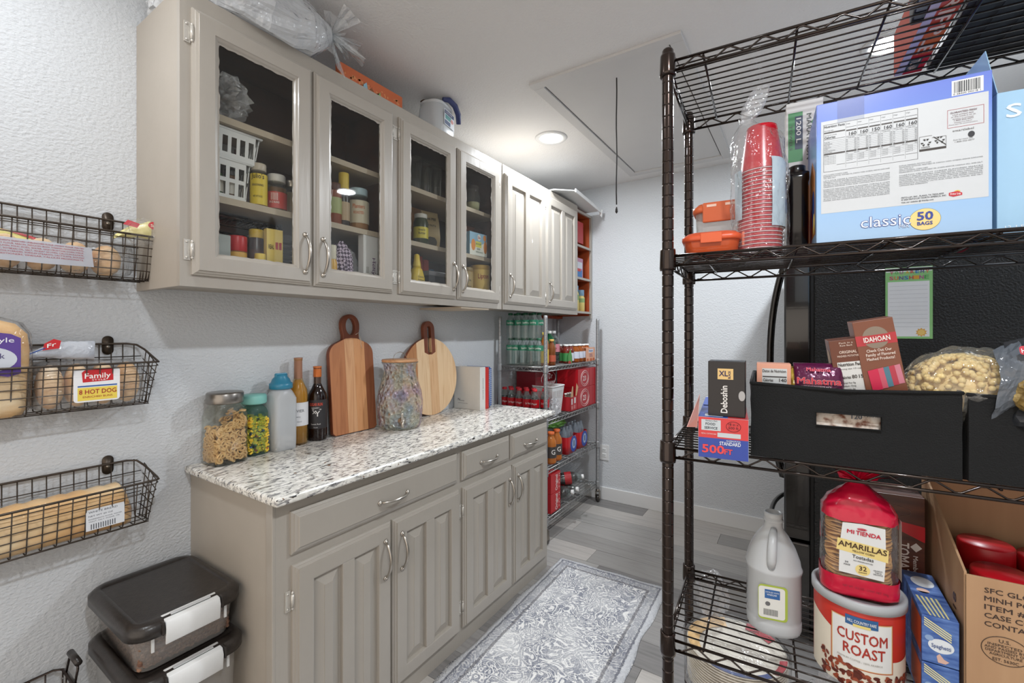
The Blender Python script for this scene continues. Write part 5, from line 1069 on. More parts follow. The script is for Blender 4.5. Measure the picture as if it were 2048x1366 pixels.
for a in [('upper of the two behind the first', (.185, .655, 1.832), (1, 1.75, 1.5)), ('lower of the two behind the first', (.185, .638, 1.7062), (1, 1.65, 1.5)),
    ('small red capped spice', (.215, .60, 1.71), 1.4), ('small green spice', (.215, .645, 1.71), 1.4), ('small brown spice', (.215, .688, 1.71), 1.4), ('small dark red spice', (.16, .62, 1.71), 1.4),
    ('yellow labelled seasoning', (.235, .762, 1.7062), (1.1, 1.1, 1.42)), ('squat seasoning', (.225, .825, 1.7062), (1.0, 1.0, 1.34)), ('clear glass jar half hidden', (.21, .887, 1.7062), (1, 1, 1.4)),
    ('small black wire riser', (.06, .57, 1.4625), (1.05, 1.32, 1.72)), ('black food tray with', (.065, .58, 1.671), (1, 1.6, 1.2)), ('pale red packet', (.08, .62, 1.709), (1, 1.5, 1)),
    ('grey labelled spice tin', (.25, .628, 1.4627), (1, 1.4, 1.65)), ('bright red lid', (.235, .697, 1.4627), (1.0, 1.0, 1.7)), ('dark chocolate bottle', (.215, .765, 1.4627), (.85, .85, 1.52)),
    ('yellow carton with red squares', (.245, .772, 1.4627), (1, .85, 1.8)), ('small yellow labelled cup', (.27, .748, 1.4627), (1.1, 1.1, 3.2)),
    ('reddish sauce bottle with green', (.235, 1.04, 1.7062), 1.15), ('dark sauce bottle with tall', (.235, 1.08, 1.7062), (1, 1, 1.24)), ('large jar with pale blue', (.22, 1.158, 1.7062), (1.15, 1.15, 1.38)),
    ('yellow syrup bottle', (.262, 1.01, 1.4627), (1, 1, 1.6)), ('white carton with sideways', (.24, 1.142, 1.4627), (1, 1.05, 1.67)),
    ('dark jar with white lid', (.235, 1.49, 1.7062), (1.0, 1.0, 1.1)), ('tan bag of polenta', (.19, 1.592, 1.7062), (1, .98, 1.2)), ('wide tan carton', (.07, 1.50, 1.7062), (1, .73, 1.36)),
    ('yellow mustard', (.245, 1.455, 1.4627), (1.3, 1.3, 1.44)), ('nearer the front door', (.12, 1.56, 1.4627), (1, 1, 2.2)), ('further from the mustard', (.12, 1.597, 1.4627), (1, 1, 2.2)), ('small dark blue carton', (.12, 1.635, 1.4627), (1, .8, 2.6)),
    ('low dark tub', (.19, 1.515, 1.4627), (1.2, .8, 3.0)), ('clear mason jar', (.235, 1.875, 1.9455), (1.1, 1.1, 1.42)), ('clear glass bowl', (.15, 1.80, 1.9455), 1),
    ('blue and yellow fruit', (.225, 1.808, 1.7062), (1, .92, 1.65)), ('brown carton with small', (.12, 1.865, 1.7062), (1, 1, 1.7)), ('dark brown box with beige', (.17, 1.962, 1.7062), (1, .9, 1.6)),
    ('tall yellow tea', (.225, 1.952, 1.4627), (1.2, 1.2, 1.62)), ('narrower gold', (.21, 1.85, 1.4627), (1.1, 1.1, 1.54)),
    ('tall glossy red book', (0, .0, .02), (1, 1, 1)), ('small pink and blue', (.2, 3.06, 1.7155), (1, 2.9, 1.2)), ('taller yellow bottle', (.245, 3.12, 1.4615), (1.3, 1.3, 1.3)), ('shorter yellow bottle', (.25, 3.215, 1.4615), (1.3, 1.3, 1.35))]: place(*a)
for o in bpy.data.objects:
    if o.get('label', '').startswith('tall glossy red book'):
        for v in o.data.vertices:
            if v.co.y > 3.06: v.co.y += .115
    if o.get('label', '').startswith('purple gingham'): o.location = (.0, .045, .012); o.scale = (1, 1, 1)
    if o.get('group') == 'drinking glasses behind the third glass door': o.location.y += .115; o.scale = (1.1, 1.1, 1.25)
for o in bpy.data.objects:
    if o.get('label', '').startswith('purple gingham'):
        c = Vector((.235, 1.02, 1.508))
        for v in o.data.vertices: v.co = Vector(((v.co.x-c.x)+c.x, (v.co.y-c.y)*1.15+c.y+.005, max(1.4507, (v.co.z-c.z)*1.75+c.z+.04)))
    if o.get('label', '').startswith('clear wrinkled packet'):
        for v in o.data.vertices: v.co.y += .055; v.co.z = max(1.4635, (v.co.z-1.51)*1.7+1.54)
k = 0
for o in sorted([o for o in bpy.data.objects if o.name.startswith('foil_pan')], key=lambda o: o.name):
    for v in o.data.vertices: v.co.y += .035; v.co.x -= .01; v.co.z += .0082*k
    k += 1
# ================================================================== ON THE GREY RACK
G1, G2, G3, G4 = 1.0875, .7575, .4545, .1525
def pet(name, label, loc, r, h, body, capm, labelm=None, liq=None, group=None, n=14, text=None, tm='#e8e4de', ang=-60, rot=None, lz=(.42, .62), lev=.78, ribs=True, cr=.014):
    t = thing(name, label, 'bottle', loc, 0, group, rot)
    pr = [(r*.7, .0), (r*.95, h*.03), (r, h*.08), (r*.93, h*.14), (r, h*.2), (r*.93, h*.27), (r, h*.33), (r*.97, h*.42), (r, h*.62), (r*.92, h*.72), (r*.6, h*.83), (cr*.85, h*.9), (cr*.85, h*.93)]
    obj('bottle_body', B().lathe(pr, n, cap1=False), body, t)
    if liq: obj('drink', B().lathe([(r*.9, h*.03), (r*.94, h*.1), (r*.94, h*.6), (r*.9, h*.68), (r*.6, h*lev), (.0001, h*lev+.001)], n), liq, t)
    obj('cap', B().lathe([(cr*1.1, h*.92), (cr*1.12, h*.925), (cr*1.12, h*.995), (cr*.95, h), (.0001, h)], 12, cap0=False), capm, t)
    if labelm: obj('label', B().lathe([(r*1.02, h*lz[0]), (r*1.02, h*lz[1])], n, cap0=False, cap1=False), labelm, t)
    if text: letters(t, ((0, 0, 0), (1, 0, 0), (0, 0, 1)), [(text, -.022, h*(lz[0]+lz[1])/2-.006, .012, .044, .02)], F(tm), cyl=(r*1.025, rad(ang)))
    return t
# sparkling water, two layers
p0 = pet('water_bottle', 'clear sparkling water bottle with green cap, upper layer on the grey rack', (.085, 2.47, G1+.163), .029, .178, 'petclear', F('#1d5a3e', .4), film('green_label', '#bfe8d6', .3, .6, '#3f9c7c', 1.4), group='upper layer of sparkling water bottles', text='Sparkling', ang=-62, lz=(.55, .74))
for i in range(4):
    for j in range(2):
        if i or j: dup(p0, (.085+.06*i+rnd.uniform(-.003, .003), 2.47+.062*j, G1+.163), rnd.uniform(-.5, .5), label='clear water bottle with green cap, upper layer, %s from the wall, %s row' % (ORD[i], ['front', 'rear'][j]))
p0['label'] = 'clear water bottle with green cap, upper layer, first from the wall, front row'
p1_ = dup(p0, (.085, 2.47, G1), label='clear sparkling water bottle with green cap, lower layer on the grey rack'); p1_['group'] = 'lower layer of sparkling water bottles'
for i in range(5):
    for j in range(2):
        if i or j: dup(p1_, (.07+.058*i, 2.47+.06*j, G1), rnd.uniform(-.5, .5), label='clear water bottle with green cap, lower layer, %s from the wall, %s row' % (ORD[i], ['front', 'rear'][j]))
p1_['label'] = 'clear water bottle with green cap, lower layer, first from the wall, front row'
pet('honey_bottle', 'amber honey bottle with yellow cap behind the front grey post', (.325, 2.50, G1), .026, .215, F('#9c5a22', .2), F('#dcc052', .4), F('#d8b64a', .5), None, lz=(.1, .5))
pet('tea_bottle', 'brownish tea bottle standing just right of the front grey post', (.335, 2.575, G1), .027, .17, film('tea', '#d9a06a', .05, .5, '#9c5c36', 1.4), F('#c9a04f', .4), F('#b5563c', .5), None, lz=(.15, .4))
COLA = F('#1d0d0a', .12)
pet('soda_bottle', 'two litre bottle of green capped lemon lime soda with white cap', (.28, 2.645, G1), .042, .225, film('green_pet', '#5fae7c', .05, .55, '#1f6a45', 1.5), F('#e6e6e2', .4), F('#7fc9a4', .5), None, lz=(.36, .56), n=18)
pet('soda_bottle', 'two litre cola bottle with red and white label on the top grey shelf', (.26, 2.745, G1), .042, .225, 'petclear', F('#e2e2e0', .4), F('#c9808a', .5), COLA, lz=(.36, .6), n=18, text='Cola', tm='#a02030')
pet('soda_bottle', 'two litre cola bottle standing furthest back among the sodas', (.17, 2.80, G1), .042, .23, 'petclear', F('#e2e2e0', .4), None, COLA, n=18)
g0 = None
for i, (x, y) in enumerate(((.33, 2.80), (.33, 2.862), (.27, 2.82), (.27, 2.885))):
    pet('juice_bottle', ['dark red juice bottle in green sleeve, left front of its pack', 'dark red juice bottle in green sleeve, right front of its pack', 'dark red juice bottle in green sleeve, left rear of its pack', 'dark red juice bottle in green sleeve, right rear of its pack'][i], (x, y, G1), .027, .13, F('#6a2419', .2), F('#e5e5e2', .4), F('#c9cbd3', .5) if i == 1 else F('#3f8a4a', .5), n=14, lz=(.12, .55))
sl = thing('carton_sleeve', 'green and red printed sleeve around the dark red juice bottles', 'carton', (.359, 2.77, G1)); obj('sleeve_front', B()._add([(0, 0, .0), (0, .06, .0), (0, .06, .045), (0, .035, .1), (0, 0, .055), (.001, 0, .0), (.001, .06, .0), (.001, .06, .045), (.001, .035, .1), (.001, 0, .055)], [(0, 4, 3, 2, 1), (5, 6, 7, 8, 9), (0, 1, 6, 5), (1, 2, 7, 6), (2, 3, 8, 7), (3, 4, 9, 8), (4, 0, 5, 9)]), F('#4e9147', .5), sl); patch(sl, ((.0012, 0, 0), (0, 1, 0), (0, 0, 1)), [('p', [(0, 0), (.05, 0), (.03, .02), (0, .018)])], F('#b8342c'), 'red_print')
AMB = film('amber_juice', '#d98c4c', .05, .55, '#b5642c', 1.4)
a0_ = pet('juice_bottle', 'amber juice bottle with white cap in the peach sleeved pack', (.335, 2.935, G1), .031, .128, AMB, F('#ebebe8', .4), F('#c9ccd8', .5), group='amber juice bottles in the peach sleeve', n=16, lz=(.22, .6), cr=.017)
for i in range(4):
    for j in range(2):
        if i or j: dup(a0_, (.335-.064*j, 2.935+.066*i, G1), label='amber juice bottle with white cap, %s from the left in the %s row' % (ORD[i], ['front', 'rear'][j]))
a0_['label'] = 'amber juice bottle with white cap, first from the left in the front row'
sl = thing('carton_sleeve', 'peach coloured carton sleeve with blue lettering around amber juice bottles', 'carton', (.3685, 3.045, G1)); obj('sleeve_front', B().loft([[(0, y, z), (.0012, y, z)] for y, z in [(0, .0), (.165, 0), (.17, .02), (.17, .085), (.15, .108), (.02, .108), (0, .09)]], False, False, smooth=False).box(0, 0, .0, .001, .165, .1).box(-.13, 0, .098, .0, .165, .1), F('#e3a98a', .5), sl)
fx = ((.0013, 0, 0), (0, 1, 0), (0, 0, 1)); patch(sl, fx, [('p', [(.045, .062), (.13, .066), (.135, .09), (.05, .088)])], F('#d7dbe6'), 'blue_badge'); letters(sl, fx, [('Welch\'s', .052, .07, .013, .07, .03)], F('#38528f'), off=.001); letters(sl, fx, [('ORANGE', .06, .045, .009, .055, .02), ('PINEAPPLE', .06, .032, .009, .06, .02)], F('#8a5f86'), off=.001); patch(sl, fx, [('o', .03, .012, .016, .01), ('o', .09, .01, .02, .012), ('o', .14, .012, .018, .01)], F('#c9622f'), 'fruit_print', .0006)
# second shelf
RED = F('#b5141f', .35)
c0 = pet('cola_bottle', 'small cola bottle with red cap and red label at the left of the second shelf', (.05, 2.45, G2), .0285, .185, 'petclear', F('#c4202c', .4), RED, COLA, group='small red capped cola bottles on the second grey shelf', n=14, lz=(.38, .66), text='Dr Pepper', ang=-62, lev=.7)
c0['label'] = 'small red capped cola bottle, first from the wall on the second grey shelf'
for k_, (x, y) in enumerate([(.108, 2.445), (.166, 2.45), (.224, 2.447), (.282, 2.45), (.33, 2.49), (.06, 2.51), (.12, 2.507), (.18, 2.51), (.24, 2.508), (.30, 2.55)]): dup(c0, (x, y, G2), rnd.uniform(-.6, .6), label='small red capped cola bottle, '+(['second', 'third', 'fourth', 'fifth', 'sixth'][k_]+' from the wall in the front row' if k_ < 5 else ['first', 'second', 'third', 'fourth', 'fifth'][k_-5]+' from the wall in the rear row'))
def can_case(label, loc, w_, d_, h_, txt=True, col='#b3121f', t13=True):
    t = carton('soda_case', label, 'carton', loc, (w_, d_, h_), F(col, .35)); fx = ((w_, 0, 0), (0, 1, 0), (0, 0, 1))
    if txt:
        b = B(); R = h_*.42
        for a_, r_ in ((.25, R), (.25, R*.78)): 
            pts = [(w_+.0008, d_*.36+r_*1.25*cos(q), h_*.48+r_*sin(q)) for q in [2*pi*i/30 for i in range(30)]]; b.tube(pts, .0016, 4, closed=True)
        obj('ring_print', b, F('#e6dcd8'), t); letters(t, fx, [('23', d_*.36-.03, h_*.36, h_*.26, .05, .03)], F('#eee6e2'), off=.001)
        letters(t, ((0, 0, 0), (1, 0, 0), (0, 0, 1)), [], F('#ffffff')) if 0 else None
    b = B(); 
    for q in (.62, .8, .96): b.box(w_-.0002, d_*q, .002, w_+.0006, d_*q+.0018, h_-.002)
    obj('fold_line', b, F('#7d0c16', .5), t)
    return t
can_case('red soda can case with ring emblem, upper of the two at the right', (.205, 2.905, G2+.147), .165, .32, .132)
can_case('red soda can case with ring emblem, lower of the two at the right', (.205, 2.905, G2+.0005), .165, .32, .145)
dp = carton('soda_case', 'dark red soda case with large script lettering at the back of the second shelf', 'carton', (.045, 2.607, G2+.15), (.15, .295, .125), F('#7d101c', .35)); fx = ((.15, 0, 0), (0, 1, 0), (0, 0, 1))
letters(dp, fx, [('Dr', .185, .066, .04, .06, .04), ('Pepper', .14, .028, .034, .14, .03), ('12', .125, .1, .014, .018, .04)], F('#dcd3d2'), off=.001)
b = B(); b.tube([(.151, .185+.105*cos(q), .066+.055*sin(q)) for q in [-.9+pi*1.4*i/24 for i in range(25)]], .0025, 4); obj('swoosh', b, F('#dcd3d2'), dp)
can_case('plain red soda case supporting the script lettered case', (.045, 2.60, G2), .15, .295, .148, False)
# white laundry-style basket
lb = thing('laundry_basket', 'white slotted plastic basket in front of the red soda cases', 'basket', (.255, 2.68, G2)); b = B()
W2, D2, H2 = .15, .16, .185
def shell(b, w0, d0, w1, d1, h_, n, sl0, sl1):
    for s, (ax, L0, L1) in enumerate(((0, w0, w1), (1, d0, d1), (2, w0, w1), (3, d0, d1))):
        def P(u, z, o=0):
            k = z/h_; w_ = w0+(w1-w0)*k; d_ = d0+(d1-d0)*k
            return [(-w_/2+w_*u, -d_/2-o, z), (w_/2+o, -d_/2+d_*u, z), (w_/2-w_*u, d_/2+o, z), (-w_/2-o, d_/2-d_*u, z)][s]
        for a, c in ((0, sl0), (sl1, h_)): b.loft([[P(0, a), P(1, a), P(1, a, .002), P(0, a, .002)], [P(0, c), P(1, c), P(1, c, .002), P(0, c, .002)]], smooth=False)
        for i in range(n+1):
            u0, u1 = max(0, (i-.28)/n), min(1, (i+.28)/n); b.loft([[P(u0, sl0-.002), P(u1, sl0-.002), P(u1, sl0-.002, .0018), P(u0, sl0-.002, .0018)], [P(u0, sl1+.002), P(u1, sl1+.002), P(u1, sl1+.002, .0018), P(u0, sl1+.002, .0018)]], smooth=False)
shell(b, W2*.8, D2*.8, W2, D2*1.05, H2, 13, .1, H2-.03); b.box(-W2*.4, -D2*.4, 0, W2*.4, D2*.4, .003); obj('slotted_body', b, 'white', lb)
obj('rim', B().tube([(x, y, H2) for x, y in rrect(W2+.012, D2*1.05+.012, .02, 4)], .0045, 6, closed=True), 'white', lb)
tag(obj('crumpled_bag', blob((.345, 2.60, G2+.055), (.028, .045, .052), 4, 41, .35, 2.), 'bag'), 'clear crumpled bag with a white strap beside the slotted basket', 'bag')
oc = thing('juice_carton', 'open red carton of small bottles with a tan torn flap', 'carton', (.268, 2.79, G2)); b = B(); b.box(0, 0, 0, .1, .001, .098).box(.099, 0, 0, .1, .115, .098).box(0, .114, 0, .1, .115, .098).box(0, 0, 0, .001, .115, .098).box(0, 0, 0, .1, .115, .001); obj('open_box', b, F('#b4202a', .45), oc)
obj('torn_flap', B().loft([[(.1, .0, .098), (.1, .04, .098), (.101, .04, .098), (.101, 0, .098)], [(.112, .0, .175), (.1, .038, .17), (.101, .038, .17), (.113, 0, .175)]], smooth=False).loft([[(.1, .075, .1), (.1, .1, .1), (.101, .1, .1), (.101, .075, .1)], [(.108, .075, .19), (.108, .105, .16), (.109, .105, .16), (.109, .075, .19)]], smooth=False), F('#d3a883', .7), oc)
fx = ((.1003, 0, 0), (0, 1, 0), (0, 0, 1)); patch(oc, fx, [(.01, .045, .03, .085), (.055, .05, .08, .09)], F('#d9d4d2'), 'white_print'); patch(oc, fx, [(.01, .012, .034, .036), (.05, .012, .075, .04)], F('#c97a76'), 'pink_print')
for i in range(3): pet('small_bottle', ['small white capped bottle in the open carton, nearest the basket', 'small white capped bottle in the open carton, in its middle', 'small white capped bottle in the open carton, nearest the far wall'][i], (.32, 2.81+.036*i, G2+.001), .015, .12, F('#7c6a5c', .3), F('#d8d4cf', .4), F('#c9a9a0', .5), n=12, cr=.009)
# third shelf
OR = film('orange_drink', '#f0a05c', .05, .62, '#e08a45', 1.4)
for i, (x, y, s) in enumerate(((.335, 2.565, 'nearest the base cabinet'), (.33, 2.655, 'middle'), (.25, 2.55, 'rearmost'))):
    t = pet('sports_drink', 'orange sports drink bottle with orange cap, '+['left of the two in front', 'right of the two in front', 'behind the front pair'][i], (x, y, G3), .036, .205, OR, F('#e2703a', .4), F('#4a4340', .5), n=18, lz=(.2, .55), cr=.02); letters(t, ((0, 0, 0), (1, 0, 0), (0, 0, 1)), [('G', -.012, .065, .032, .026, .04)], F('#e9e3dd'), cyl=(.0372, rad(-38)))
for k, (y, nm) in enumerate(((2.80, 'nearer to the orange bottles'), (2.985, 'nearer to the far wall'))):
    t = thing('water_pack', 'shrink wrapped pack of clear bottles with red and blue wrap, '+nm, 'water pack', (.29, y, G3)); pm_ = mesh(B().lathe([(.018, 0), (.024, .004), (.024, .12), (.018, .15), (.010, .168), (.010, .182), (.0001, .184)], 12), 'bottle')
    for i in range(3):
        for j in range(2): obj('bottle', pm_, film('pack_bottle', '#e3e9ee', .05, .3, '#c3ccd6', 1.5) if i+j == 0 else pm_.materials[0], t, loc=(-.02+.05*j-.02, .02+.05*i, 0))
    b = B(); rstack(b, [(.001, .108, .158, .02, .0, .07), (.06, .11, .162, .022, .0, .07), (.118, .108, .158, .022, .0, .07)], 4, cap1=False); obj('shrink_wrap', b, F('#c4242c', .3), t)
    fx = ((.0556, 0, 0), (0, 1, 0), (0, 0, 1)); patch(t, fx, [('o', .085, .062, .052, .056)], F('#2f4fa8'), 'blue_oval'); patch(t, fx, [('o', .088, .064, .028, .036)], F('#a9bcdc'), 'pale_oval', .0008); patch(t, fx, [(.078, .045, .1, .085)], F('#5f6f8c'), 'figure_print', .0012)
tag(obj('green_bag', blob((.24, 2.80, G3+.205), (.05, .11, .022), 4, 51, .35, 2.2), film('green_film', '#b9dfa4', .15, .75, '#7fb55e', 1.4, bump=(30, .01))), 'green translucent plastic bag lying over the shrink wrapped water packs', 'bag')
# fourth shelf
for k in range(2):
    t = carton('soda_case', 'red soda carton with sideways white lettering, '+('bottom' if not k else 'top')+' of the stack on the lowest shelf', 'carton', (.205, 2.50, G4+.124*k+.0005), (.165, .13, .122), F('#c3262d', .4)); fx = ((.165, 0, 0), (0, 1, 0), (0, 0, 1))
    letters(t, fx, [('Original', .088, .008, .03, .1, .04, pi/2), ('12', .118, .09, .012, .02, .03, pi/2)], F('#efe3e0'), off=.001); patch(t, fx, [('o', .112, .045, .006, .006), ('o', .112, .066, .006, .006), ('o', .112, .022, .006, .006)], F('#e8a29c'), 'round_print')
for i, (x, y, z, a) in enumerate(((.20, 2.72, .045, .2), (.20, 2.81, .045, .1), (.25, 2.765, .125, .35))):
    pet('lying_cola_bottle', 'cola bottle with white cap lying down, '+['beside the red cartons', 'in the middle of the lowest shelf', 'on top of the other two'][i], (x, y, G4+z-.001), .042, .21, 'petclear', F('#e6e6e4', .4), F('#b52b30', .45), COLA, n=18, rot=(rad(-12 if i == 2 else 0), rad(83), a), lz=(.36, .58))
tag(obj('clear_wrap', blob((.31, 2.83, G4+.028), (.05, .09, .026), 4, 61, .3, 2.2), 'bag'), 'clear crumpled shrink wrap at the front of the lowest grey shelf', 'wrap')
# ================================================================== ON THE BLACK RACK  (local rack coordinates: +x right, +y away from the viewer)
def rk(lx, ly, z): return RWp(lx, ly, z)
T2, T3, T4, T5, T1 = S2+.0035, S3+.0035, S4+.0035, S5+.0035, S1+.0035
# --- shelf 2: orange lunch boxes
ORP = film('orange_plastic', '#f29468', .15, .72, '#e0653a', 1.4)
t = thing('food_container', 'low orange food container with clip lid beside the front rack post', 'container', rk(.083, .085, T2), RA+rad(4)); b = B(); rstack(b, [(0, .10, .07, .02), (.004, .108, .078, .022), (.034, .116, .084, .022)], 6, cap1=False); obj('container_body', b, ORP, t)
b = B(); rstack(b, [(.032, .122, .09, .024), (.036, .126, .094, .025), (.043, .126, .094, .025), (.046, .118, .086, .022), (.052, .104, .07, .02), (.054, .09, .06, .018)], 6); ld = obj('lid', b, F('#d8572e', .35), t)
obj('clip', B().box(.062, -.022, .018, .07, .022, .05), F('#dc6034', .35), ld, bev=.003); obj('clip', B().box(-.022, -.049, .026, .022, -.046, .048), F('#dc6034', .35), ld, bev=.0012)
obj('raised_clip', B().tube([(.066, -.01, .045), (.085, -.01, .05), (.098, -.008, .062), (.09, .0, .072)], [.006, .007, .009, .006], 8), ORP, ld)
t = thing('food_container', 'clear food container with orange clip lid behind the cup stack', 'container', rk(.095, .225, T2), RA); b = B(); rstack(b, [(0, .10, .08, .018), (.004, .11, .09, .022), (.13, .12, .10, .024)], 6, cap1=False); obj('container_body', b, 'clearpl', t)
b = B(); rstack(b, [(.128, .128, .108, .026), (.132, .134, .114, .028), (.142, .134, .114, .028), (.146, .12, .10, .022), (.152, .11, .09, .02)], 6); ld = obj('lid', b, F('#cf6234', .35), t)
obj('clip', B().box(-.04, -.062, .10, .045, -.056, .15), F('#cf6234', .35), ld, bev=.003)
for x in (-.03, .012): obj('clip_slot', B().box(x, -.0628, .138, x+.022, -.0618, .144), F('#e9cbb8', .5), ld)
# red cups
CUPR = F('#b80f22', .25); WHT = F('#e0ccd0', .4)
prof_o = [(.0445, .004), (.031, .098), (.030, .104), (.0001, .1045)]
cupm = mesh(B().lathe([(.0450, .0004), (.0464, .0006), (.0466, .0019), (.0450, .0024)], 24, mi=1, cap0=False, cap1=False).lathe(prof_o, 24, mi=0, cap0=False), 'plastic_cup')
cupm.materials.append(CUPR); cupm.materials.append(WHT)
for i in range(22):
    o = bpy.data.objects.new('plastic_cup', cupm); COL.objects.link(o); o.location = rk(.181+.0002*i, .10, T2+.0086*i)
    if i == 21: tag(o, 'red plastic cup, topmost of the upside down stack', 'cup', 'upside down red cups')
    else: tag(o, 'red plastic cup with white rim, %s from the bottom of the upside down stack' % ORD[i], 'cup', 'upside down red cups')
t = thing('cup_sleeve_bag', 'clear bag with pale blue label wrapped around the red cups', 'bag', rk(.181, .10, T2), RA)
lbs = B().lathe([(.0505, .055), (.052, .10), (.051, .195), (.047, .205)], 30, cap0=False, cap1=False, a0=rad(-62), a1=rad(32)); obj('blue_label', lbs, F('#b9cbd6', .5), t)
obj('blue_label', B().lathe([(.0505, .075), (.0515, .185)], 20, cap0=False, cap1=False, a0=rad(-165), a1=rad(-132)), F('#b3c5d1', .5), t)
letters(t, ((0, 0, 0), (1, 0, 0), (0, 0, 1)), [('SWIG', .0, .125, .010, .022, .02, pi/2), ('||||||||||', .0, .085, .012, .03, .03, pi/2)], F('#3f66a0'), cyl=(.0525, rad(-10)))
L = []
for i in range(22):
    u = i/21; z = -.002+.315*u; r_ = .0565 if u < .6 else .0565-.013*(u-.6)/.25 if u < .85 else .0435*max(.25, 1-(u-.85)*6.5)
    ring_ = []
    for k in range(40):
        a_ = 2*pi*k/40; rr_ = r_*(1+.03*sin(5*a_+u*9)+.02*sin(11*a_+3*u)); c_ = (-.03*max(0, (u-.85))*6, 0)
        if u > .55 and cos(a_) < -.2: rr_ *= 1+.55*min(1, (u-.55)*2.6)*(-cos(a_)-.2)
        ring_.append((c_[0]+rr_*cos(a_), c_[1]+rr_*sin(a_), z))
    L.append(ring_)
b = B(); b.loft(L, True, False, 0, False); crumple(b, .004, 30, 7); obj('bag_film', b, 'bagthin', t)
b = B(); b.loft([[(-.028+.035*u+(.012+.012*sin(3*u))*cos(a_), .0+.01*sin(a_), .305+.07*u) for a_ in [2*pi*k/12 for k in range(12)]] for u in [i/6 for i in range(7)]], False, False, 0, False); crumple(b, .007, 40, 3); obj('bag_neck', b, 'bag', t)
# black flask and white carton
t = thing('black_flask', 'tall black lidded flask between cup stack and chip carton', 'flask', rk(.256, .165, T2), RA); b = B(); rstack(b, [(0, .038, .05, .012), (.003, .042, .054, .014), (.165, .042, .054, .014), (.17, .046, .058, .015), (.186, .046, .058, .015)], 5); obj('flask_body', b, F('#141111', .15), t); obj('cap', B().lathe([(.016, .186), (.017, .188), (.017, .204), (.014, .206), (.0001, .206)], 16), F('#1a1716', .25), t)
t = carton('paper_carton', 'white and green paper goods carton with vertical lettering behind the flask', 'carton', rk(.238, .235, T2), (.075, .08, .385), F('#dcdcd8', .6), RA); fx = ((0, 0, 0), (1, 0, 0), (0, 0, 1))
patch(t, fx, [(.004, .24, .034, .36)], F('#3f8a52'), 'green_panel'); patch(t, fx, [(.018, .27, .034, .35)], F('#2b3a55'), 'navy_panel', .0006); letters(t, fx, [('1200 L', .021, .345, .010, .06, .03, -pi/2)], F('#e8e8e4'), off=.001); letters(t, fx, [('MARATHON', .042, .352, .010, .11, .02, -pi/2), ('TOWELS', .007, .33, .006, .06, .02, -pi/2), ('||||||||', .008, .21, .014, .03, .03, -pi/2)], F('#4d5652'), off=.001); patch(t, fx, [('p', [(.045, .18), (.06, .18), (.06, .21)]), ('p', [(.05, .33), (.062, .345), (.06, .32)])], F('#3f8a52'), 'green_arrow')
# chip carton
CB = bpy.data.materials.new('blue_printed_carton'); CB.use_nodes = True; nt_ = CB.node_tree; cb_ = nt_.nodes['Principled BSDF']; cb_.inputs['Roughness'].default_value = .28
tc_ = nd(nt_, 'ShaderNodeTexCoord'); sx_ = nd(nt_, 'ShaderNodeSeparateXYZ'); nt_.links.new(tc_.outputs['Object'], sx_.inputs[0]); cr_ = nd(nt_, 'ShaderNodeValToRGB'); mr_ = nd(nt_, 'ShaderNodeMapRange'); mr_.inputs[1].default_value = 0; mr_.inputs[2].default_value = .285; nt_.links.new(sx_.outputs[2], mr_.inputs[0]); nt_.links.new(mr_.outputs[0], cr_.inputs[0]); nt_.links.new(cr_.outputs[0], cb_.inputs['Base Color'])
e_ = cr_.color_ramp.elements
for i, (p, c) in enumerate([(0, '#a9c8e6'), (.30, '#9cc0e6'), (.62, '#8ab0e2'), (.82, '#7590dc'), (1, '#6f84d6')]):
    if i > 1: e_.new(.5)
for i, (p, c) in enumerate([(0, '#a9c8e6'), (.30, '#9cc0e6'), (.62, '#8ab0e2'), (.82, '#7590dc'), (1, '#6f84d6')]): e_[i].position = p; e_[i].color = (*lin(c), 1)
CW, CH = .2585, .290
t = carton('chip_carton', 'large blue chip carton printed with nutrition facts and classic mix lettering', 'carton', rk(.283, .05, T2), (CW, .26, CH), CB, RA, bev=.0015); fx = ((0, 0, 0), (1, 0, 0), (0, 0, 1))
def uv(u, v): return u, v
patch(t, fx, [(.008, .066, .2535, .253)], F('#cfd2d4', .4), 'white_panel'); patch(t, fx, [(.205, .2555, .247, .283)], F('#e6e6e4', .4), 'barcode_panel'); bars = []; x = .208; rr = random.Random(2)
while x < .243: wv = rr.choice((.0006, .0009, .0016)); bars.append((x, .2605, x+wv, .2805)); x += wv+rr.choice((.0007, .0012))
patch(t, fx, bars, F('#35363a'), 'barcode', .0006); letters(t, fx, [('0 28400 09218 1', .207, .2568, .0028, .036)], F('#35363a'), off=.001)
# nutrition table
tx0, tx1, tz0, tz1 = .012, .158, .150, .2455; bw_ = .0005; Lc = .0365; cw = (tx1-tx0-Lc)/6; R_ = [(tx0, tz0, tx1, tz0+bw_), (tx0, tz1-bw_, tx1, tz1), (tx0, tz0, tx0+bw_, tz1), (tx1-bw_, tz0, tx1, tz1)]
for i in range(6):
    x = tx0+Lc+cw*i; R_.append((x, tz0+.004, x+.0002, tz1)); R_.append((x+.001, tz1-.012, x+cw-.001, tz1-.0115)); R_.append((x+.001, tz1-.0305, x+cw-.001, tz1-.0300)); R_.append((x+.001, tz0+.012, x+cw-.001, tz0+.0125))
    for k in range(9): z = tz1-.0345-.0034*k; R_.append((x+.004, z, x+cw-.001, z+.0002))
    for k in range(4): z = tz0+.030-.0034*k; R_.append((x+.004, z, x+cw-.001, z+.0002))
for k in range(9): z = tz1-.0345-.0034*k; R_.append((tx0+.001, z, tx0+Lc-.001, z+.0002))
R_.append((tx0+.001, tz1-.0305, tx0+Lc-.001, tz1-.0300)); R_.append((tx0+.022, tz0+.012, tx0+Lc-.001, tz0+.0125))
patch(t, fx, R_, F('#3c3c40'), 'table_lines', .0007)
TB = []
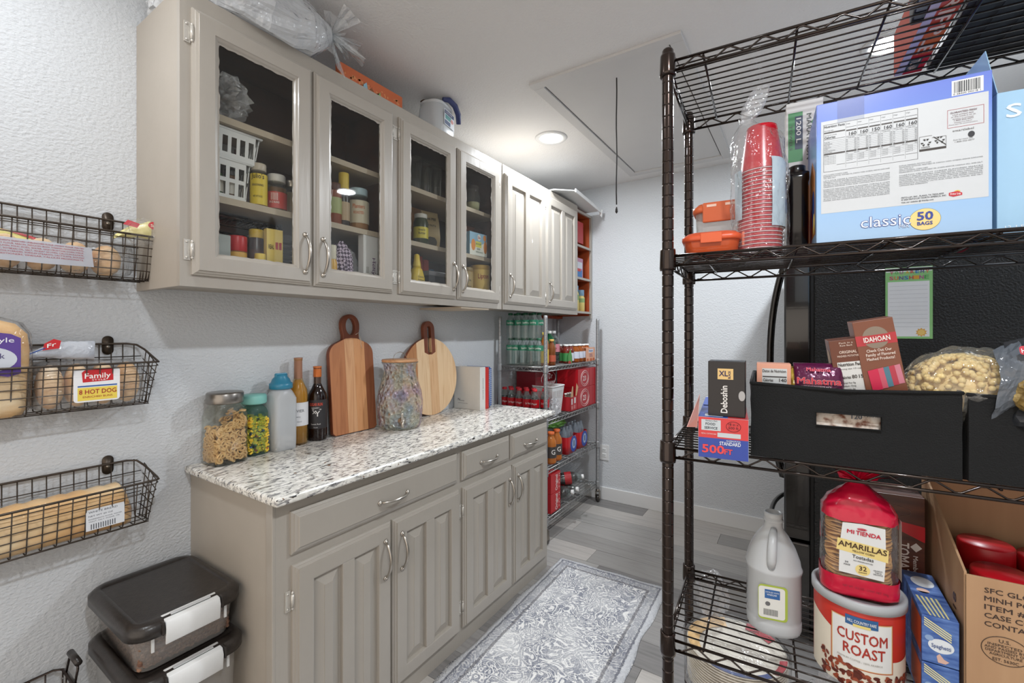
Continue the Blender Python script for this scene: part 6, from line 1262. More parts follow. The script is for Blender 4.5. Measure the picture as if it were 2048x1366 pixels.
for i in range(7): x = tx0+.001 if i == 0 else tx0+Lc+cw*(i-1)+.001; e__ = tx0+Lc-.001 if i == 0 else x+cw-.002; TB.append((x, tz1-.0195 if i else tz1-.0178, e__, tz1-.0172 if i else tz1-.0155)); TB.append((x, tz0+.0345, e__, tz0+.0368))
patch(t, fx, TB, F('#3b332e'), 'table_bars', .0009)
cal = ['160', '160', '150', '160', '160', '160']; it = [('Nutrition Facts', tx0+.0015, tz1-.0065, .0045, .0335, .03), ('Serving size', tx0+.0015, tz1-.0135, .0022, .015), ('Amount per serving', tx0+.0015, tz1-.0225, .0018, .02), ('Calories', tx0+.0015, tz1-.0285, .0045, .018, .03)]
it += [(c, tx0+Lc+cw*i+.0055, tz1-.0285, .0065, .0115, .03) for i, c in enumerate(cal)]
for i in range(6):
    x = tx0+Lc+cw*i
    it += [('% Daily Value', x+.0015, tz1-.0335, .0016, .013), ('Chips', x+.001, tz1-.006, .002, .006)]
    for k in range(9): it += [(['0g', '10g', '1.5g', '0mg', '170mg', '15g', '1g', '1g', '2g'][k], x+.0005, tz1-.0372-.0034*k, .0018, .003), (['13%', '8%', '0%', '7%', '5%', '4%', '0%', '2%', '0%'][k], x+cw-.0045, tz1-.0372-.0034*k, .0018, .0035)]
    for k in range(4): it += [('Vitamin D 0%', x+.001, tz0+.0272-.0034*k, .0016, .010)]
for k, s in enumerate(['Total Fat', 'Saturated Fat', 'Trans Fat', 'Cholesterol', 'Sodium', 'Total Carbohydrate', 'Dietary Fiber', 'Total Sugars', 'Protein']): it.append((s, tx0+.0015, tz1-.0372-.0034*k, .002, .001*len(s)))
for k in range(6): it.append(('The % Daily Value tells you', tx0+.0015, tz0+.030-.003*k, .0014, .019))
letters(t, fx, it, F('#37383c'), off=.0010)
def para(x, z, w_, lines, h_=.0021, dz=.0032): return [(s, x, z-dz*k, h_, w_ if len(s) > 30 else None) for k, s in enumerate(lines)]
pp = para(.012, 0.14250000000000002, .105, ["LAY'S CLASSIC POTATO CHIPS", 'INGREDIENTS: POTATOES, VEGETABLE OIL (CANOLA, CORN, SOYBEAN, AND/OR SUNFLOWER', 'OIL), AND SALT.'])
pp += para(.012, 0.131, .105, ["LAY'S SOUR CREAM & ONION FLAVORED POTATO CHIPS", 'INGREDIENTS: POTATOES, VEGETABLE OIL (CANOLA, CORN, SOYBEAN, AND/OR SUNFLOWER', 'OIL), SKIM MILK, SALT, WHEY, ONION POWDER, PARSLEY, SOUR CREAM (CULTURED CREAM,', 'SKIM MILK), LACTOSE, MALTODEXTRIN (MADE FROM CORN), NATURAL FLAVORS, SODIUM', 'CASEINATE, DEXTROSE, CITRIC ACID. CONTAINS MILK INGREDIENTS.'])
pp += para(.012, 0.113, .105, ['DORITOS NACHO CHEESE FLAVORED TORTILLA CHIPS', 'INGREDIENTS: CORN, VEGETABLE OIL (SUNFLOWER, CANOLA, AND/OR CORN OIL),', 'MALTODEXTRIN (MADE FROM CORN), AND LESS THAN 2% OF SALT, WHEY, CHEDDAR CHEESE,', 'MILK, CHEESE CULTURES, SALT, ENZYMES, MONOSODIUM GLUTAMATE, BUTTERMILK,', 'ROMANO CHEESE, WHEY PROTEIN CONCENTRATE, ONION POWDER, CORN FLOUR,', 'TOMATO POWDER, LACTOSE, SPICES, ARTIFICIAL COLOR (YELLOW 6, YELLOW 5, RED', '40), LACTIC ACID, CITRIC ACID, SUGAR, GARLIC POWDER, RED AND GREEN BELL PEPPER', 'POWDER, SKIM MILK, DISODIUM INOSINATE. CONTAINS MILK INGREDIENTS.'])
pp += para(.131, 0.1405, .115, ['RUFFLES ORIGINAL POTATO CHIPS', 'INGREDIENTS: POTATOES, VEGETABLE OIL (CANOLA, CORN, SOYBEAN, AND/OR SUNFLOWER', 'OIL), AND SALT.', 'FRITOS ORIGINAL CORN CHIPS', 'INGREDIENTS: CORN, VEGETABLE OIL (CORN AND/OR CANOLA OIL), AND SALT.'])
pp += para(.131, 0.122, .115, ['CHEETOS CRUNCHY CHEESE FLAVORED SNACKS', 'INGREDIENTS: ENRICHED CORN MEAL (CORN MEAL, FERROUS SULFATE, NIACIN, THIAMIN', 'MONONITRATE, RIBOFLAVIN, FOLIC ACID), VEGETABLE OIL (CORN, CANOLA, AND/OR', 'SUNFLOWER OIL), CHEESE SEASONING (WHEY, CHEDDAR CHEESE, CANOLA OIL,', 'MALTODEXTRIN, NATURAL AND ARTIFICIAL FLAVORS, SALT, WHEY PROTEIN CONCENTRATE,', 'MONOSODIUM GLUTAMATE, LACTIC ACID, CITRIC ACID, COLOR), AND SALT.', 'CONTAINS MILK INGREDIENTS.'])
letters(t, fx, pp, F('#55585c'), off=.0010)
letters(t, fx, [('FRITO-LAY, INC., PLANO, TX 75024-4099', .134, .079, .0028, .06, .02), ('\u00a9 2024 FRITO-LAY NORTH AMERICA, INC.', .134, .075, .0028, .064, .02), ('Visit our website @ fritolay.com', .134, .070, .0028, .046, .02)], F('#3c3d41'), off=.0010)
patch(t, fx, [('p', [(.201, .080), (.213, .082), (.219, .078), (.219, .074), (.207, .072), (.201, .075)])], F('#c4313c'), 'logo_red', .0008); patch(t, fx, [('o', .2125, .0815, .004, .002)], F('#e0c55a'), 'logo_sun', .0007); letters(t, fx, [('Frito Lay', .203, .0755, .0035, .014, .03)], F('#f2eaea'), off=.0014)
patch(t, fx, [(.199, .198, .2475, .1985), (.199, .2305, .2475, .231), (.199, .198, .1995, .231), (.247, .198, .2475, .231)], F('#b03a46'), 'red_frame', .0008); letters(t, fx, [('GUARANTEED FRESH', .203, .2235, .0032, .035, .02), ('Until printed date', .206, .2195, .0026, .028), ('or this snack is on us.', .204, .216, .0026, .033), ('Questions or comments?', .206, .2125, .002, .028), ('1-800-352-4477', .208, .209, .0026, .026), ('Weekdays 9 to 4:30 CT', .208, .2055, .002, .024), ('Please save the unused product', .201, .2025, .0018, .038)], F('#6b4a50'), off=.0010)
rc = [(.160, .163, .1605, .19), (.160, .19, .178, .1905), (.197, .163, .1975, .186), (.16, .163, .1975, .167), (.178, .1855, .1975, .186)]; patch(t, fx, rc, F('#3b332e'), 'recycle_frame', .0008)
def recyc(cx_, cz_, r_):
    out = []
    for k in range(3):
        a_ = pi/2+2*pi*k/3
        for s in (-1, 1):
            a1_ = a_+s*.62; out.append(('p', [(cx_+r_*cos(a_+s*.12), cz_+r_*sin(a_+s*.12)), (cx_+r_*1.12*cos(a1_), cz_+r_*1.12*sin(a1_)), (cx_+r_*.62*cos(a1_), cz_+r_*.62*sin(a1_)), (cx_+r_*.5*cos(a_+s*.2), cz_+r_*.5*sin(a_+s*.2))]))
    return out
patch(t, fx, recyc(.1695, .1785, .0068)+recyc(.1885, .1795, .0065)+[('p', [(.179, .187), (.181, .187), (.1975, .170), (.1975, .168)])], F('#35322f'), 'recycle_mark', .0009); letters(t, fx, [('PAPER', .163, .1685, .0026, .012, .02), ('BOX', .166, .164, .0024, .007, .03), ('BAG', .184, .164, .0024, .007, .03), ('smartlabel', .206, .190, .004, .028, .01), ('1-800-352-4477', .209, .170, .0024, .026), ('Scan for more info', .207, .174, .0022, .026)], F('#55514d'), off=.0012)
patch(t, fx, [('o', .231, .1815, .0045, .0055)], F('#2f2f33'), 'seal', .0008)
letters(t, fx, [('classic', .0725, .030, .0215, .075, .055)], F('#3f4f9c'), 'lettering_outline', .0006); letters(t, fx, [('classic', .0725, .030, .0215, .075, .008)], F('#e4ebf4'), off=.0012); letters(t, fx, [('MIX', .131, .0235, .0065, .0145, .05)], F('#3f4f9c'), 'lettering_outline', .0006); letters(t, fx, [('MIX', .131, .0235, .0065, .0145, .012)], F('#e4ebf4'), off=.0012)
patch(t, fx, [('o', .168, .036, .0225, .0205)], F('#55606f'), 'oval_edge', .0005); patch(t, fx, [('o', .168, .036, .022, .020)], F('#f0d489'), 'yellow_oval', .0008); letters(t, fx, [('50', .157, .035, .0155, .022, .05), ('BAGS', .157, .0255, .0065, .0215, .05)], F('#3a4b98'), off=.0014)
fl_ = ((0, .26, 0), (0, -1, 0), (0, 0, 1)); patch(t, fl_, [('p', [(.02, .03), (.24, .03), (.24, .16), (.18, .2), (.1, .17), (.05, .2), (.02, .15)])], F('#c0793a'), 'snack_picture'); patch(t, fl_, [('o', .06, .07, .035, .05), ('o', .15, .06, .03, .04)], F('#a3262e'), 'red_bag_print', .0006); patch(t, fl_, [('o', .2, .09, .03, .04)], F('#24408c'), 'blue_bag_print', .0006); patch(t, fl_, [('o', .22, .055, .02, .022)], F('#e8c96e'), 'yellow_oval', .0009)
obj('tape_strip', B().box(.035, -.0006, .245, .078, -.0001, CH+.0006), film('tape', '#f4f6fb', .15, .1, '#cfd6ea', 1.6), t)
# cracker carton at the right
t = carton('cracker_carton', 'light blue snack cracker carton with open flaps at the right edge', 'carton', rk(.552, .065, T2), (.26, .24, .252), F('#a3c9e4', .35), RA+rad(2), bev=.0012)
obj('side_flap', B()._add([(0, .0, .252), (0, .24, .252), (-.005, .17, .34), (-.005, .03, .345), (.0012, .0, .252), (.0012, .24, .252), (-.0038, .17, .34), (-.0038, .03, .345)], [(0, 1, 2, 3), (7, 6, 5, 4), (0, 3, 7, 4), (1, 5, 6, 2), (2, 6, 7, 3)]), F('#9cc3df', .4), t)
obj('front_flap', B()._add([(.05, .0, .252), (.26, .0, .252), (.26, -.02, .33), (.11, -.02, .33), (.05, .001, .252), (.26, .001, .252), (.26, -.019, .33), (.11, -.019, .33)], [(0, 1, 2, 3), (7, 6, 5, 4), (0, 3, 7, 4), (3, 2, 6, 7)]), F('#8fb9d8', .4), t)
letters(t, fx, [('Si', .012, .205, .024, .028, .03)], F('#e4eef6'), off=.001); patch(t, fx, [('p', [(.045, .16), (.12, .165), (.12, .06), (.075, .06), (.07, .11)]), (.065, .015, .12, .05)], F('#bb2a33'), 'red_pack_print'); patch(t, fx, [('o', .095, .12, .03, .03)], F('#e8c46a'), 'cracker_print', .0006); patch(t, fx, [(.075, .168, .12, .185)], F('#ecdf9a'), 'yellow_tag', .0006); letters(t, fx, [('12-1.5 OZ BAGS', .01, .008, .006, .07, .02)], F('#e9f0f5'), off=.001)
fs_ = ((0, .24, 0), (0, -1, 0), (0, 0, 1)); patch(t, fs_, [(.0, .0, .17, .252)], F('#2c56a0'), 'blue_side'); letters(t, fs_, [('THE SNACK THAT SMILES BACK', .205, .04, .014, .17, .02, pi/2)], F('#e2ecf4'), off=.001); patch(t, fs_, [('o', .1, .02, .06, .03), ('p', [(.08, .06), (.15, .07), (.13, .12)])], F('#8f1f35'), 'red_print', .0006)
# --- top shelf, seen from below
RP = F('#c4482c', .45)
t = carton('game_carton', 'long red and orange printed carton on the top wire shelf', 'carton', rk(.462, .03, T1), (.05, .30, .10), RP, RA, bev=.001); fb_ = ((.05, 0, 0), (0, 1, 0), (-1, 0, 0))
patch(t, ((0, 0, 0), (0, 1, 0), (1, 0, 0)), [], RP) if 0 else None
fbm = ((.05, .0, 0), (-1, 0, 0), (0, 1, 0))     # underside, normal down
patch(t, fbm, [(.035, .0, .05, .30)], F('#c9b9bd'), 'pale_margin'); patch(t, fbm, [(.0, .22, .035, .3)], F('#c02432'), 'red_end'); patch(t, fbm, [(.0, .12, .035, .2)], F('#d4622f'), 'orange_panel', .0006); patch(t, fbm, [(.012, .235, .035, .285)], F('#3d4a4a'), 'dark_panel', .0006); letters(t, fbm, [('RIPPLE', .03, .02, .024, .19, .03, pi/2), ('TUNA', .031, .235, .016, .045, .03, pi/2)], F('#e6c0a0'), off=.001)
t = thing('black_crate', 'black ribbed plastic tray on the top wire shelf', 'tray', rk(.522, .0, T1), RA); obj('tray_base', B().box(0, .0, .0, .33, .335, .012), 'blackpl', t, bev=.002); b = B()
for i in range(7): b.box(.012+.045*i, .02, -.0012, .045+.045*i, .30, .0)
obj('tray_rib', b, F('#2c2927', .35), t, kind='stuff'); b = B()
for i in range(9): b.box(.0, .02+.035*i, .012, .33, .026+.035*i, .02)
obj('cross_rib', b, 'blackpl', t, kind='stuff'); obj('tray_wall', B().box(0, 0, .012, .006, .335, .09).box(.324, 0, .012, .33, .335, .09).box(0, .329, .012, .33, .335, .09).box(0, 0, .012, .33, .006, .09), 'blackpl', t, bev=.002)
tag(obj('red_packet', B().box(0, 0, 0, .11, .09, .012), F('#a3202c', .4), loc=rk(.56, .2, T1+.095), rot=(0, 0, RA), bev=.003), 'flat red packet lying on the black ribbed tray', 'packet')
tag(obj('black_case', B().box(0, 0, 0, .024, .12, .05), F('#171514', .3), loc=rk(.432, .0, T1), rot=(0, 0, RA-.1), bev=.004), 'slim black case beside the long printed carton', 'case')
# --- shelf 3
t = carton('foil_carton', 'red and blue aluminum foil carton marked 500FT at the shelf front', 'carton', rk(.071, -.062, T3), (.092, .31, .083), F('#cfd5de', .4), RA+rad(3), bev=.001)
FXF = ((0, 0, 0), (1, 0, 0), (0, 0, 1)); patch(t, FXF, [(.0005, .0005, .0915, .041)], F('#2b459c', .35), 'blue_band'); patch(t, FXF, [(.0005, .041, .0915, .0825)], F('#d0383a', .35), 'red_band'); patch(t, FXF, [(.006, .056, .042, .078), (.036, .044, .078, .053)], F('#c3c9cc'), 'grey_panel', .0006)
letters(t, FXF, [('500', .008, .011, .0165, .04, .085), ('FT', .049, .011, .0105, .014, .085)], F('#1f2f70'), 'lettering_outline', .0006); letters(t, FXF, [('500', .008, .011, .0165, .04, .05), ('FT', .049, .011, .0105, .014, .05)], F('#e2454a'), off=.0012)
letters(t, FXF, [('STANDARD', .040, .0285, .0072, .038, .03), ('ALUMINUM FOIL', .052, .0365, .003, .026, .02)], F('#dfe4ec'), off=.001); letters(t, FXF, [('FOOD', .014, .067, .005, .018, .03), ('SERVICE', .012, .059, .005, .024, .03), ("Member's Mark", .014, .0745, .003, .022)], F('#3c4650'), off=.001); letters(t, FXF, [('18 in x', .056, .069, .005, .018, .03), ('500 ft', .056, .062, .005, .018, .03)], F('#6f1c26'), off=.001); b = B(); b.tube([(.065+.013*cos(q), -.001, .067+.010*sin(q)) for q in [2*pi*i/24 for i in range(24)]], .0004, 4, closed=True); obj('circle_print', b, F('#6f1c26'), t)
letters(t, FXF, [('METAL CUTTING BAR', .006, .048, .0028, .028, .02)], F('#e9c9c9'), off=.001)
ftp = ((0, 0, .083), (1, 0, 0), (0, 1, 0)); patch(t, ftp, [(.0, .0, .055, .3)], F('#3653a6', .4), 'blue_top'); patch(t, ftp, [(.055, .0, .092, .3)], F('#c93a3c', .4), 'red_top'); patch(t, ftp, [(.012, .01, .046, .04)], F('#cfd6de'), 'grey_panel', .0006)
obj('torn_flap', B().loft([[(-.003, .0, .06), (-.001, .0, .083), (0, .0, .083), (-.002, 0, .06)], [(-.024, .02, .055), (-.006, .14, .11), (-.005, .14, .11), (-.023, .02, .055)]], smooth=False), F('#c98a80', .5), t)
t = carton('glove_carton', 'black glove carton with XL label standing on the foil carton', 'carton', rk(.088, -.045, T3+.0836), (.0685, .055, .113), F('#1d191a', .35), RA, bev=.0012); patch(t, FXF, [(.018, .076, .047, .098)], F('#dcb878'), 'gold_label'); letters(t, FXF, [('XL', .021, .083, .011, .016, .04, pi/2*0), ('BLACK', .042, .078, .0045, .016, .03, pi/2)], F('#2c2450'), off=.001); letters(t, FXF, [('Deboshin', .036, .008, .0125, .055, .03, pi/2)], F('#e6e2dd'), off=.001); patch(t, FXF, [('o', .0625, .044, .006, .010)], F('#a9a6a4'), 'silver_seal')
ftp = ((0, 0, .113), (1, 0, 0), (0, 1, 0)); patch(t, ftp, [(.008, .01, .06, .045)], F('#5b5f66'), 'grey_print')
def fbin(label, lx0, lx1, ly0, ly1, h_, hole=None):
    t = thing('fabric_bin', label, 'storage bin', rk(lx0, ly0, T3), RA); W_ = lx1-lx0; D_ = ly1-ly0; th = .005; b = B()
    def wall(P0, P1, holes=None):
        P0, P1 = Vector(P0), Vector(P1); L_ = (P1-P0).length; d_ = (P1-P0).normalized(); n_ = Vector((d_.y, -d_.x, 0)); N = 26
        us = [i/N for i in range(N+1)]; zs = [0, .02, .05, .08, .11, h_-.012, h_]
        if holes: us = sorted(set(us+[holes[0]/L_, holes[2]/L_])); zs = sorted(set(zs+[holes[1], holes[3]]))
        def pt(u, z, o): q = P0.lerp(P1, u); bow = .004*sin(pi*u)*(z/h_)+.002*mnoise.noise(Vector((u*7, z*30, lx0*9))); zz = z-(.006*sin(pi*u) if z >= h_-.02 else 0); return q+n_*(bow+o)+Vector((0, 0, zz))
        V = []; Fc = []
        for o in (0, -th):
            for z in zs:
                for u in us: V.append(pt(u, z, o))
        nu = len(us); off = nu*len(zs)
        for j in range(len(zs)-1):
            for i in range(nu-1):
                um = (us[i]+us[i+1])/2*L_; zm = (zs[j]+zs[j+1])/2
                if holes and holes[0] < um < holes[2] and holes[1] < zm < holes[3]:
                    continue
                a_ = j*nu+i; Fc.append((a_, a_+1, a_+nu+1, a_+nu)); Fc.append((off+a_+nu, off+a_+nu+1, off+a_+1, off+a_))
        b._add(V, Fc, 0, True)
        for j in (0, len(zs)-1):
            for i in range(nu-1): a_ = j*nu+i; b._add([V[a_], V[a_+1], V[off+a_+1], V[off+a_]], [(0, 1, 2, 3)], 0, True)
    wall((0, 0, 0), (W_, 0, 0), hole); wall((W_, 0, 0), (W_, D_, 0)); wall((W_, D_, 0), (0, D_, 0)); wall((0, D_, 0), (0, 0, 0)); b.box(0, 0, 0, W_, D_, .004)
    obj('bin_body', b, 'fabric', t)
    obj('rim_seam', B().tube([(0, 0, h_-.001), (W_*.5, -.006, h_-.0075), (W_, 0, h_-.001), (W_, D_, h_-.001), (0, D_, h_-.001)], .0036, 6, closed=True), 'fabric', t)
    if hole: obj('hole_binding', B().tube([(hole[0], -.004, hole[1]), (hole[2], -.004, hole[1]), (hole[2], -.004, hole[3]), (hole[0], -.004, hole[3])], .0016, 6, closed=True), 'fabric', t)
    return t
fbin('black fabric bin with cut out handle holding rice and potato boxes', .166, .488, .0, .30, .152, (.112, .075, .212, .101))
fbin('black fabric bin behind right holding corn and garlic bags', .496, .85, .0, .30, .150)
bb0 = T3+.006
t = thing('rice_noodle_bag', 'clear bag of white noodles seen through the bin handle hole', 'bag', rk(.28, .03, bb0), RA); b = B(); rstack(b, [(0, .11, .03, .012, .045, 0), (.05, .13, .04, .018, .045, 0), (.105, .12, .03, .014, .045, 0)], 5); crumple(b, .003, 40, 3); obj('bag_body', b, ramp_mat('noodle_print', [(.35, '#7a4a35'), (.5, '#d8c9bb'), (.7, '#f0ebe4')], 60, .35), t); letters(t, ((.035, -.02, .07), (1, 0, 0), (0, 0, 1)), [('120', .02, .015, .009, .016, .03), ('Nutrition', .04, .02, .005, .03)], F('#2f3a4a'), off=.002)
t = carton('pasta_carton', 'peach carton with Spanish nutrition panel at left inside the bin', 'carton', rk(.176, .03, bb0), (.062, .05, .184), F('#dfa188', .5), RA); patch(t, FXF, [(.01, .1, .055, .174)], F('#c8cbcb'), 'label_panel'); letters(t, FXF, [('Datos de Nutricion', .011, .166, .006, .042, .03), ('Calorias', .012, .147, .006, .018, .03), ('140', .041, .147, .007, .013, .03), ('Grasa Total 0g', .012, .138, .004, .03), ('Sodio 0mg', .012, .132, .004, .022)], F('#3a3636'), off=.001); patch(t, FXF, [(.011, .1555, .054, .158)], F('#3a3636'), 'bar', .0006)
t = thing('rice_bag', 'shiny purple bag of rice standing in the black bin', 'bag', rk(.285, .045, bb0), RA+rad(-2)); b = B(); rstack(b, [(0, .07, .05, .02), (.06, .084, .06, .026), (.15, .086, .05, .022), (.178, .08, .03, .013), (.186, .082, .008, .003)], 6); crumple(b, .003, 30, 12); obj('bag_body', b, mat('purple_foil', '#5a1740', .22, .2, bump=(60, .003)), t)
ff = ((-.036, -.031, .13), (1, 0, 0), (0, .05, 1)); letters(t, ff, [('Mahatma', .0, .017, .013, .072, .10)], F('#efe6e8'), 'lettering_outline', .0024); letters(t, ff, [('Mahatma', .0, .017, .013, .072, .04)], F('#c8243a'), off=.003); letters(t, ff, [('AMERICA\'S FAVORITE RICE', .006, .010, .0035, .05, .02)], F('#d9cdd6'), off=.003); letters(t, ((-.02, -.014, .176), (1, 0, 0), (0, .9, 1)), [('Mahatma', .0, -.006, .007, .04, .05)], F('#d9566a'), off=.002)
tag(obj('yellow_packet', blob(rk(.243, .055, bb0+.145), (.010, .02, .03), 3, 71, .3, 2.), F('#b79c3f', .35)), 'sliver of crumpled yellow packet beside the purple rice bag', 'packet')
BRN = mat('brown_printed_carton', '#6b3b28', .4, var=(12, .12))
t = carton('potato_carton', 'brown mashed potato carton with nutrition facts, the shorter one', 'carton', rk(.335, .045, bb0+.003), (.055, .05, .232), BRN, 0, rot=(rad(4), rad(-8.5), RA+rad(1))); patch(t, FXF, [(.008, .095, .052, .188)], F('#d9d8d4'), 'facts_panel'); letters(t, FXF, [('Nutrition Facts', .0095, .18, .0065, .04, .04), ('Serving size 1/3 cup', .0095, .173, .003, .035), ('Calories', .01, .155, .006, .016, .03), ('80', .028, .155, .007, .008, .03), ('150', .039, .155, .007, .011, .03), ('Total Fat 0g', .01, .145, .0035, .022), ('Sodium 15mg', .01, .139, .0035, .022), ('Protein 2g', .01, .133, .0035, .02)], F('#37302c'), off=.001); letters(t, FXF, [('ORIGINAL', .014, .205, .0055, .028, .03), ('MASHED POTATOES', .010, .198, .0038, .036, .02), ('Pack in a', .016, .224, .0035, .022), ('Row Back', .017, .219, .0035, .02)], F('#e4cfc0'), off=.001)
fls = ((0, .05, 0), (0, -1, 0), (0, 0, 1)); patch(t, fls, [(.0, .12, .05, .17)], F('#a3242c'), 'red_band'); patch(t, fls, [('o', .025, .19, .016, .022), ('o', .025, .1, .015, .018)], F('#b59a7a'), 'round_emblem', .0005)
t = carton('potato_carton', 'tall brown mashed potato carton with red banner leaning in bin', 'carton', rk(.385, .04, bb0+.003), (.062, .055, .270), mat('brown_carton_light', '#7d4a35', .4, var=(12, .1)), 0, rot=(rad(3), rad(-10), RA)); patch(t, FXF, [(.0, .222, .062, .242)], F('#b5363c'), 'red_banner'); patch(t, FXF, [('o', .031, .236, .02, .021)], F('#8a7a6a'), 'oval_emblem', .0005); patch(t, FXF, [(.01, .226, .054, .241)], F('#b5363c'), 'red_banner', .0008); letters(t, FXF, [('IDAHOAN', .012, .2285, .0095, .040, .04)], F('#f0e6df'), off=.0014)
letters(t, FXF, [('Check Out Our', .013, .209, .0055, .038, .02), ('Family of Flavored', .011, .201, .0055, .044, .02), ('Mashed Products!', .011, .193, .0055, .042, .02), ('Also visit', .018, .115, .005, .026, .02), ('idahoan.com/recipes', .009, .108, .005, .047, .02), ('for delicious & easy', .009, .101, .005, .045, .02), ('meal ideas, tips', .013, .094, .005, .037, .02)], F('#ecdcd0'), off=.001)
for i in range(5): patch(t, FXF, [('p', [(.006+.0095*i, .135+.004*i), (.024+.0095*i, .138+.004*i), (.022+.0095*i, .18+.001*i), (.004+.0095*i, .176+.001*i)])], F(['#c9244a', '#c9586a', '#4f7a8a', '#b53a4a', '#c97a8a'][4-i] if i else '#c9244a'), 'pack_print', .0006+.0003*(4-i)) if 0 else patch(t, FXF, [('p', [(.044-.0085*i, .143-.002*i), (.06-.0085*i, .145-.002*i), (.058-.0085*i, .181-.001*i), (.042-.0085*i, .178-.001*i)])], F(['#c97a8a', '#b53a4a', '#4f7a8a', '#c9586a', '#c9244a'][i]), 'pack_print', .0006+.0003*i)
# garlic / corn bags in the second bin
CORN = mat('pale_corn_kernel', '#e3c98c', .45, var=(50, .12)); b = B(); rr = random.Random(9); base = Vector((0, 0, 0))
t = thing('corn_bag', 'clear black banded bag of pale corn kernels spilling over the bin', 'bag', rk(.512, .065, bb0+.13), RA)
for i in range(420):
    a_ = rr.uniform(0, 2*pi); ph_ = rr.uniform(-.3, pi/2); q = Vector((.078*cos(a_)*cos(ph_)-.005, .056*sin(a_)*cos(ph_), .062*sin(ph_)+.015)); s = rr.uniform(.0055, .0075)
    b.tr(Matrix.Translation(q) @ Matrix.Rotation(rr.uniform(0, 6), 4, 'X') @ Matrix.Rotation(rr.uniform(0, 6), 4, 'Z')).lathe([(.0001, -s*.8), (s*.7, -s*.5), (s*.9, .1*s), (s*.5, s*.7), (.0001, s*.85)], 6)
b.tr(None); obj('kernels', b, CORN, t, kind='stuff'); c = blob((0, 0, .012), (.072, .051, .056), 3, 1, .02, 1); obj('kernel_mass', c, CORN, t)
fm = blob((.0, 0, .018), (.090, .064, .074), 4, 81, .08, 2.); obj('bag_film', fm, film('glossy_clear_bag', '#fbfaf6', .06, .08, '#f4f2ea', 1.5, bump=(26, .015), gl=1.5), t)
DK = mat('black_glossy_film', '#2a2c30', .2, bump=(30, .006)); GY = film('grey_print_film', '#8b919a', .12, .75, '#6e747c', 1.5, bump=(30, .01))
b = B(); L = []
for u in [i/14 for i in range(15)]: 
    a_ = -1.1+2.2*u; L.append([(.02+.03*v+.015*u-.012, -.074*cos(a_)*1.0-.004, .018+.078*sin(a_)*1.0+.02*v) for v in [j/5 for j in range(6)]])
b.loft(L, False, False, 0, False, closed=False); crumple(b, .004, 30, 6); obj('dark_band', b, GY, t)
t = thing('garlic_bag', 'glossy black and clear produce bag with white label in right bin', 'bag', rk(.618, .02, bb0+.12), RA); b = blob((-.0, 0, .01), (.075, .06, .06), 4, 91, .16, 2.2); obj('bag_body', b, DK, t); b = blob((-.02, -.03, .03), (.05, .035, .04), 4, 92, .12, 2.4); obj('clear_window', b, ramp_mat('yellow_pasta_window', [(.4, '#8d7440'), (.6, '#e6cf92')], 40, .25), t)
b = B(); b.loft([[(-.03+.12*v, -.068-.006*sin(5*v), .05+.03*u+.01*v) for v in [j/6 for j in range(7)]] for u in [0, .5, 1]], False, False, 0, False, closed=False); obj('white_label', b, F('#d9dbe0', .4), t)
obj('silver_fold', B().tube([(-.07, -.06, .045), (0, -.078, .052), (.08, -.07, .045)], [.004, .006, .005], 8), F('#8b929b', .25, .5), t)
b = B(); b.loft([[(-.07+.15*v, -.02+.03*u, .085+.028*u+.012*sin(4*v)) for v in [j/8 for j in range(9)]] for u in [0, .33, .66, 1]], False, False, 0, False, closed=False); crumple(b, .005, 30, 4); obj('black_bag_top', b, DK, t); patch(t, ((-.066, -.03, .09), (1, 0, .1), (0, .4, 1)), [('p', [(u+.01, v+.008) for u, v in rrect(.018, .014, .004)])], F('#bf2437'), 'red_badge', .006); letters(t, ((-.066, -.03, .09), (1, 0, .1), (0, .4, 1)), [('HEB', .003, .004, .007, .013, .03)], F('#ece6e6'), off=.0066)
tag(obj('tan_packet', blob(rk(.70, .12, bb0+.19), (.06, .05, .022), 4, 93, .2, 2.), mat('tan_snack', '#a6794d', .3, bump=(60, .004))), 'tan packet under clear film at the back of the right bin', 'packet')
tag(obj('green_packet', blob(rk(.64, .02, bb0+.125), (.07, .02, .012), 4, 94, .2, 2.), F('#9fc77a', .4)), 'pale green packet edge along the rim of the right bin', 'packet')
# --- shelf 4
t = thing('vinegar_jug', 'milky plastic jug with green edged label on the fourth rack shelf', 'jug', rk(.209, .165, T4), RA+rad(8)); b = B(); L = []
secs = [(0, .098, .5), (.004, .108, .5), (.012, .112, .5), (.028, .111, .5), (.032, .108, .5), (.036, .111, .5), (.135, .111, .5), (.14, .115, .5), (.146, .115, .5), (.15, .110, .5), (.165, .106, .5), (.19, .088, .5), (.212, .064, .5), (.226, .044, .5), (.232, .038, .5), (.244, .037, .5), (.246, .041, .5), (.249, .041, .5), (.25, .036, .5), (.262, .035, .5)]
for z, w_, k in secs: L.append([(x, y, z) for x, y in rrect(w_, w_, w_*.44, 6)])
b.loft(L, True, False); obj('jug_body', b, 'frost2', t); obj('bottle_mouth', B().lathe([(.0175, .252), (.0195, .254), (.0195, .264), (.016, .266), (.016, .252)], 20, cap0=False, cap1=False), 'frost2', t)
obj('jug_handle', B().tube([(-.012, -.049, .155), (-.012, -.058, .175), (-.01, -.052, .20), (-.006, -.034, .222), (-.002, -.02, .232)], [.008, .0095, .0095, .009, .007], 12), 'frost2', t)
b = B(); b.loft([[(-.0565-.0003+.0, .02-.0, z) for z in (0, 1)]]*2) if 0 else None
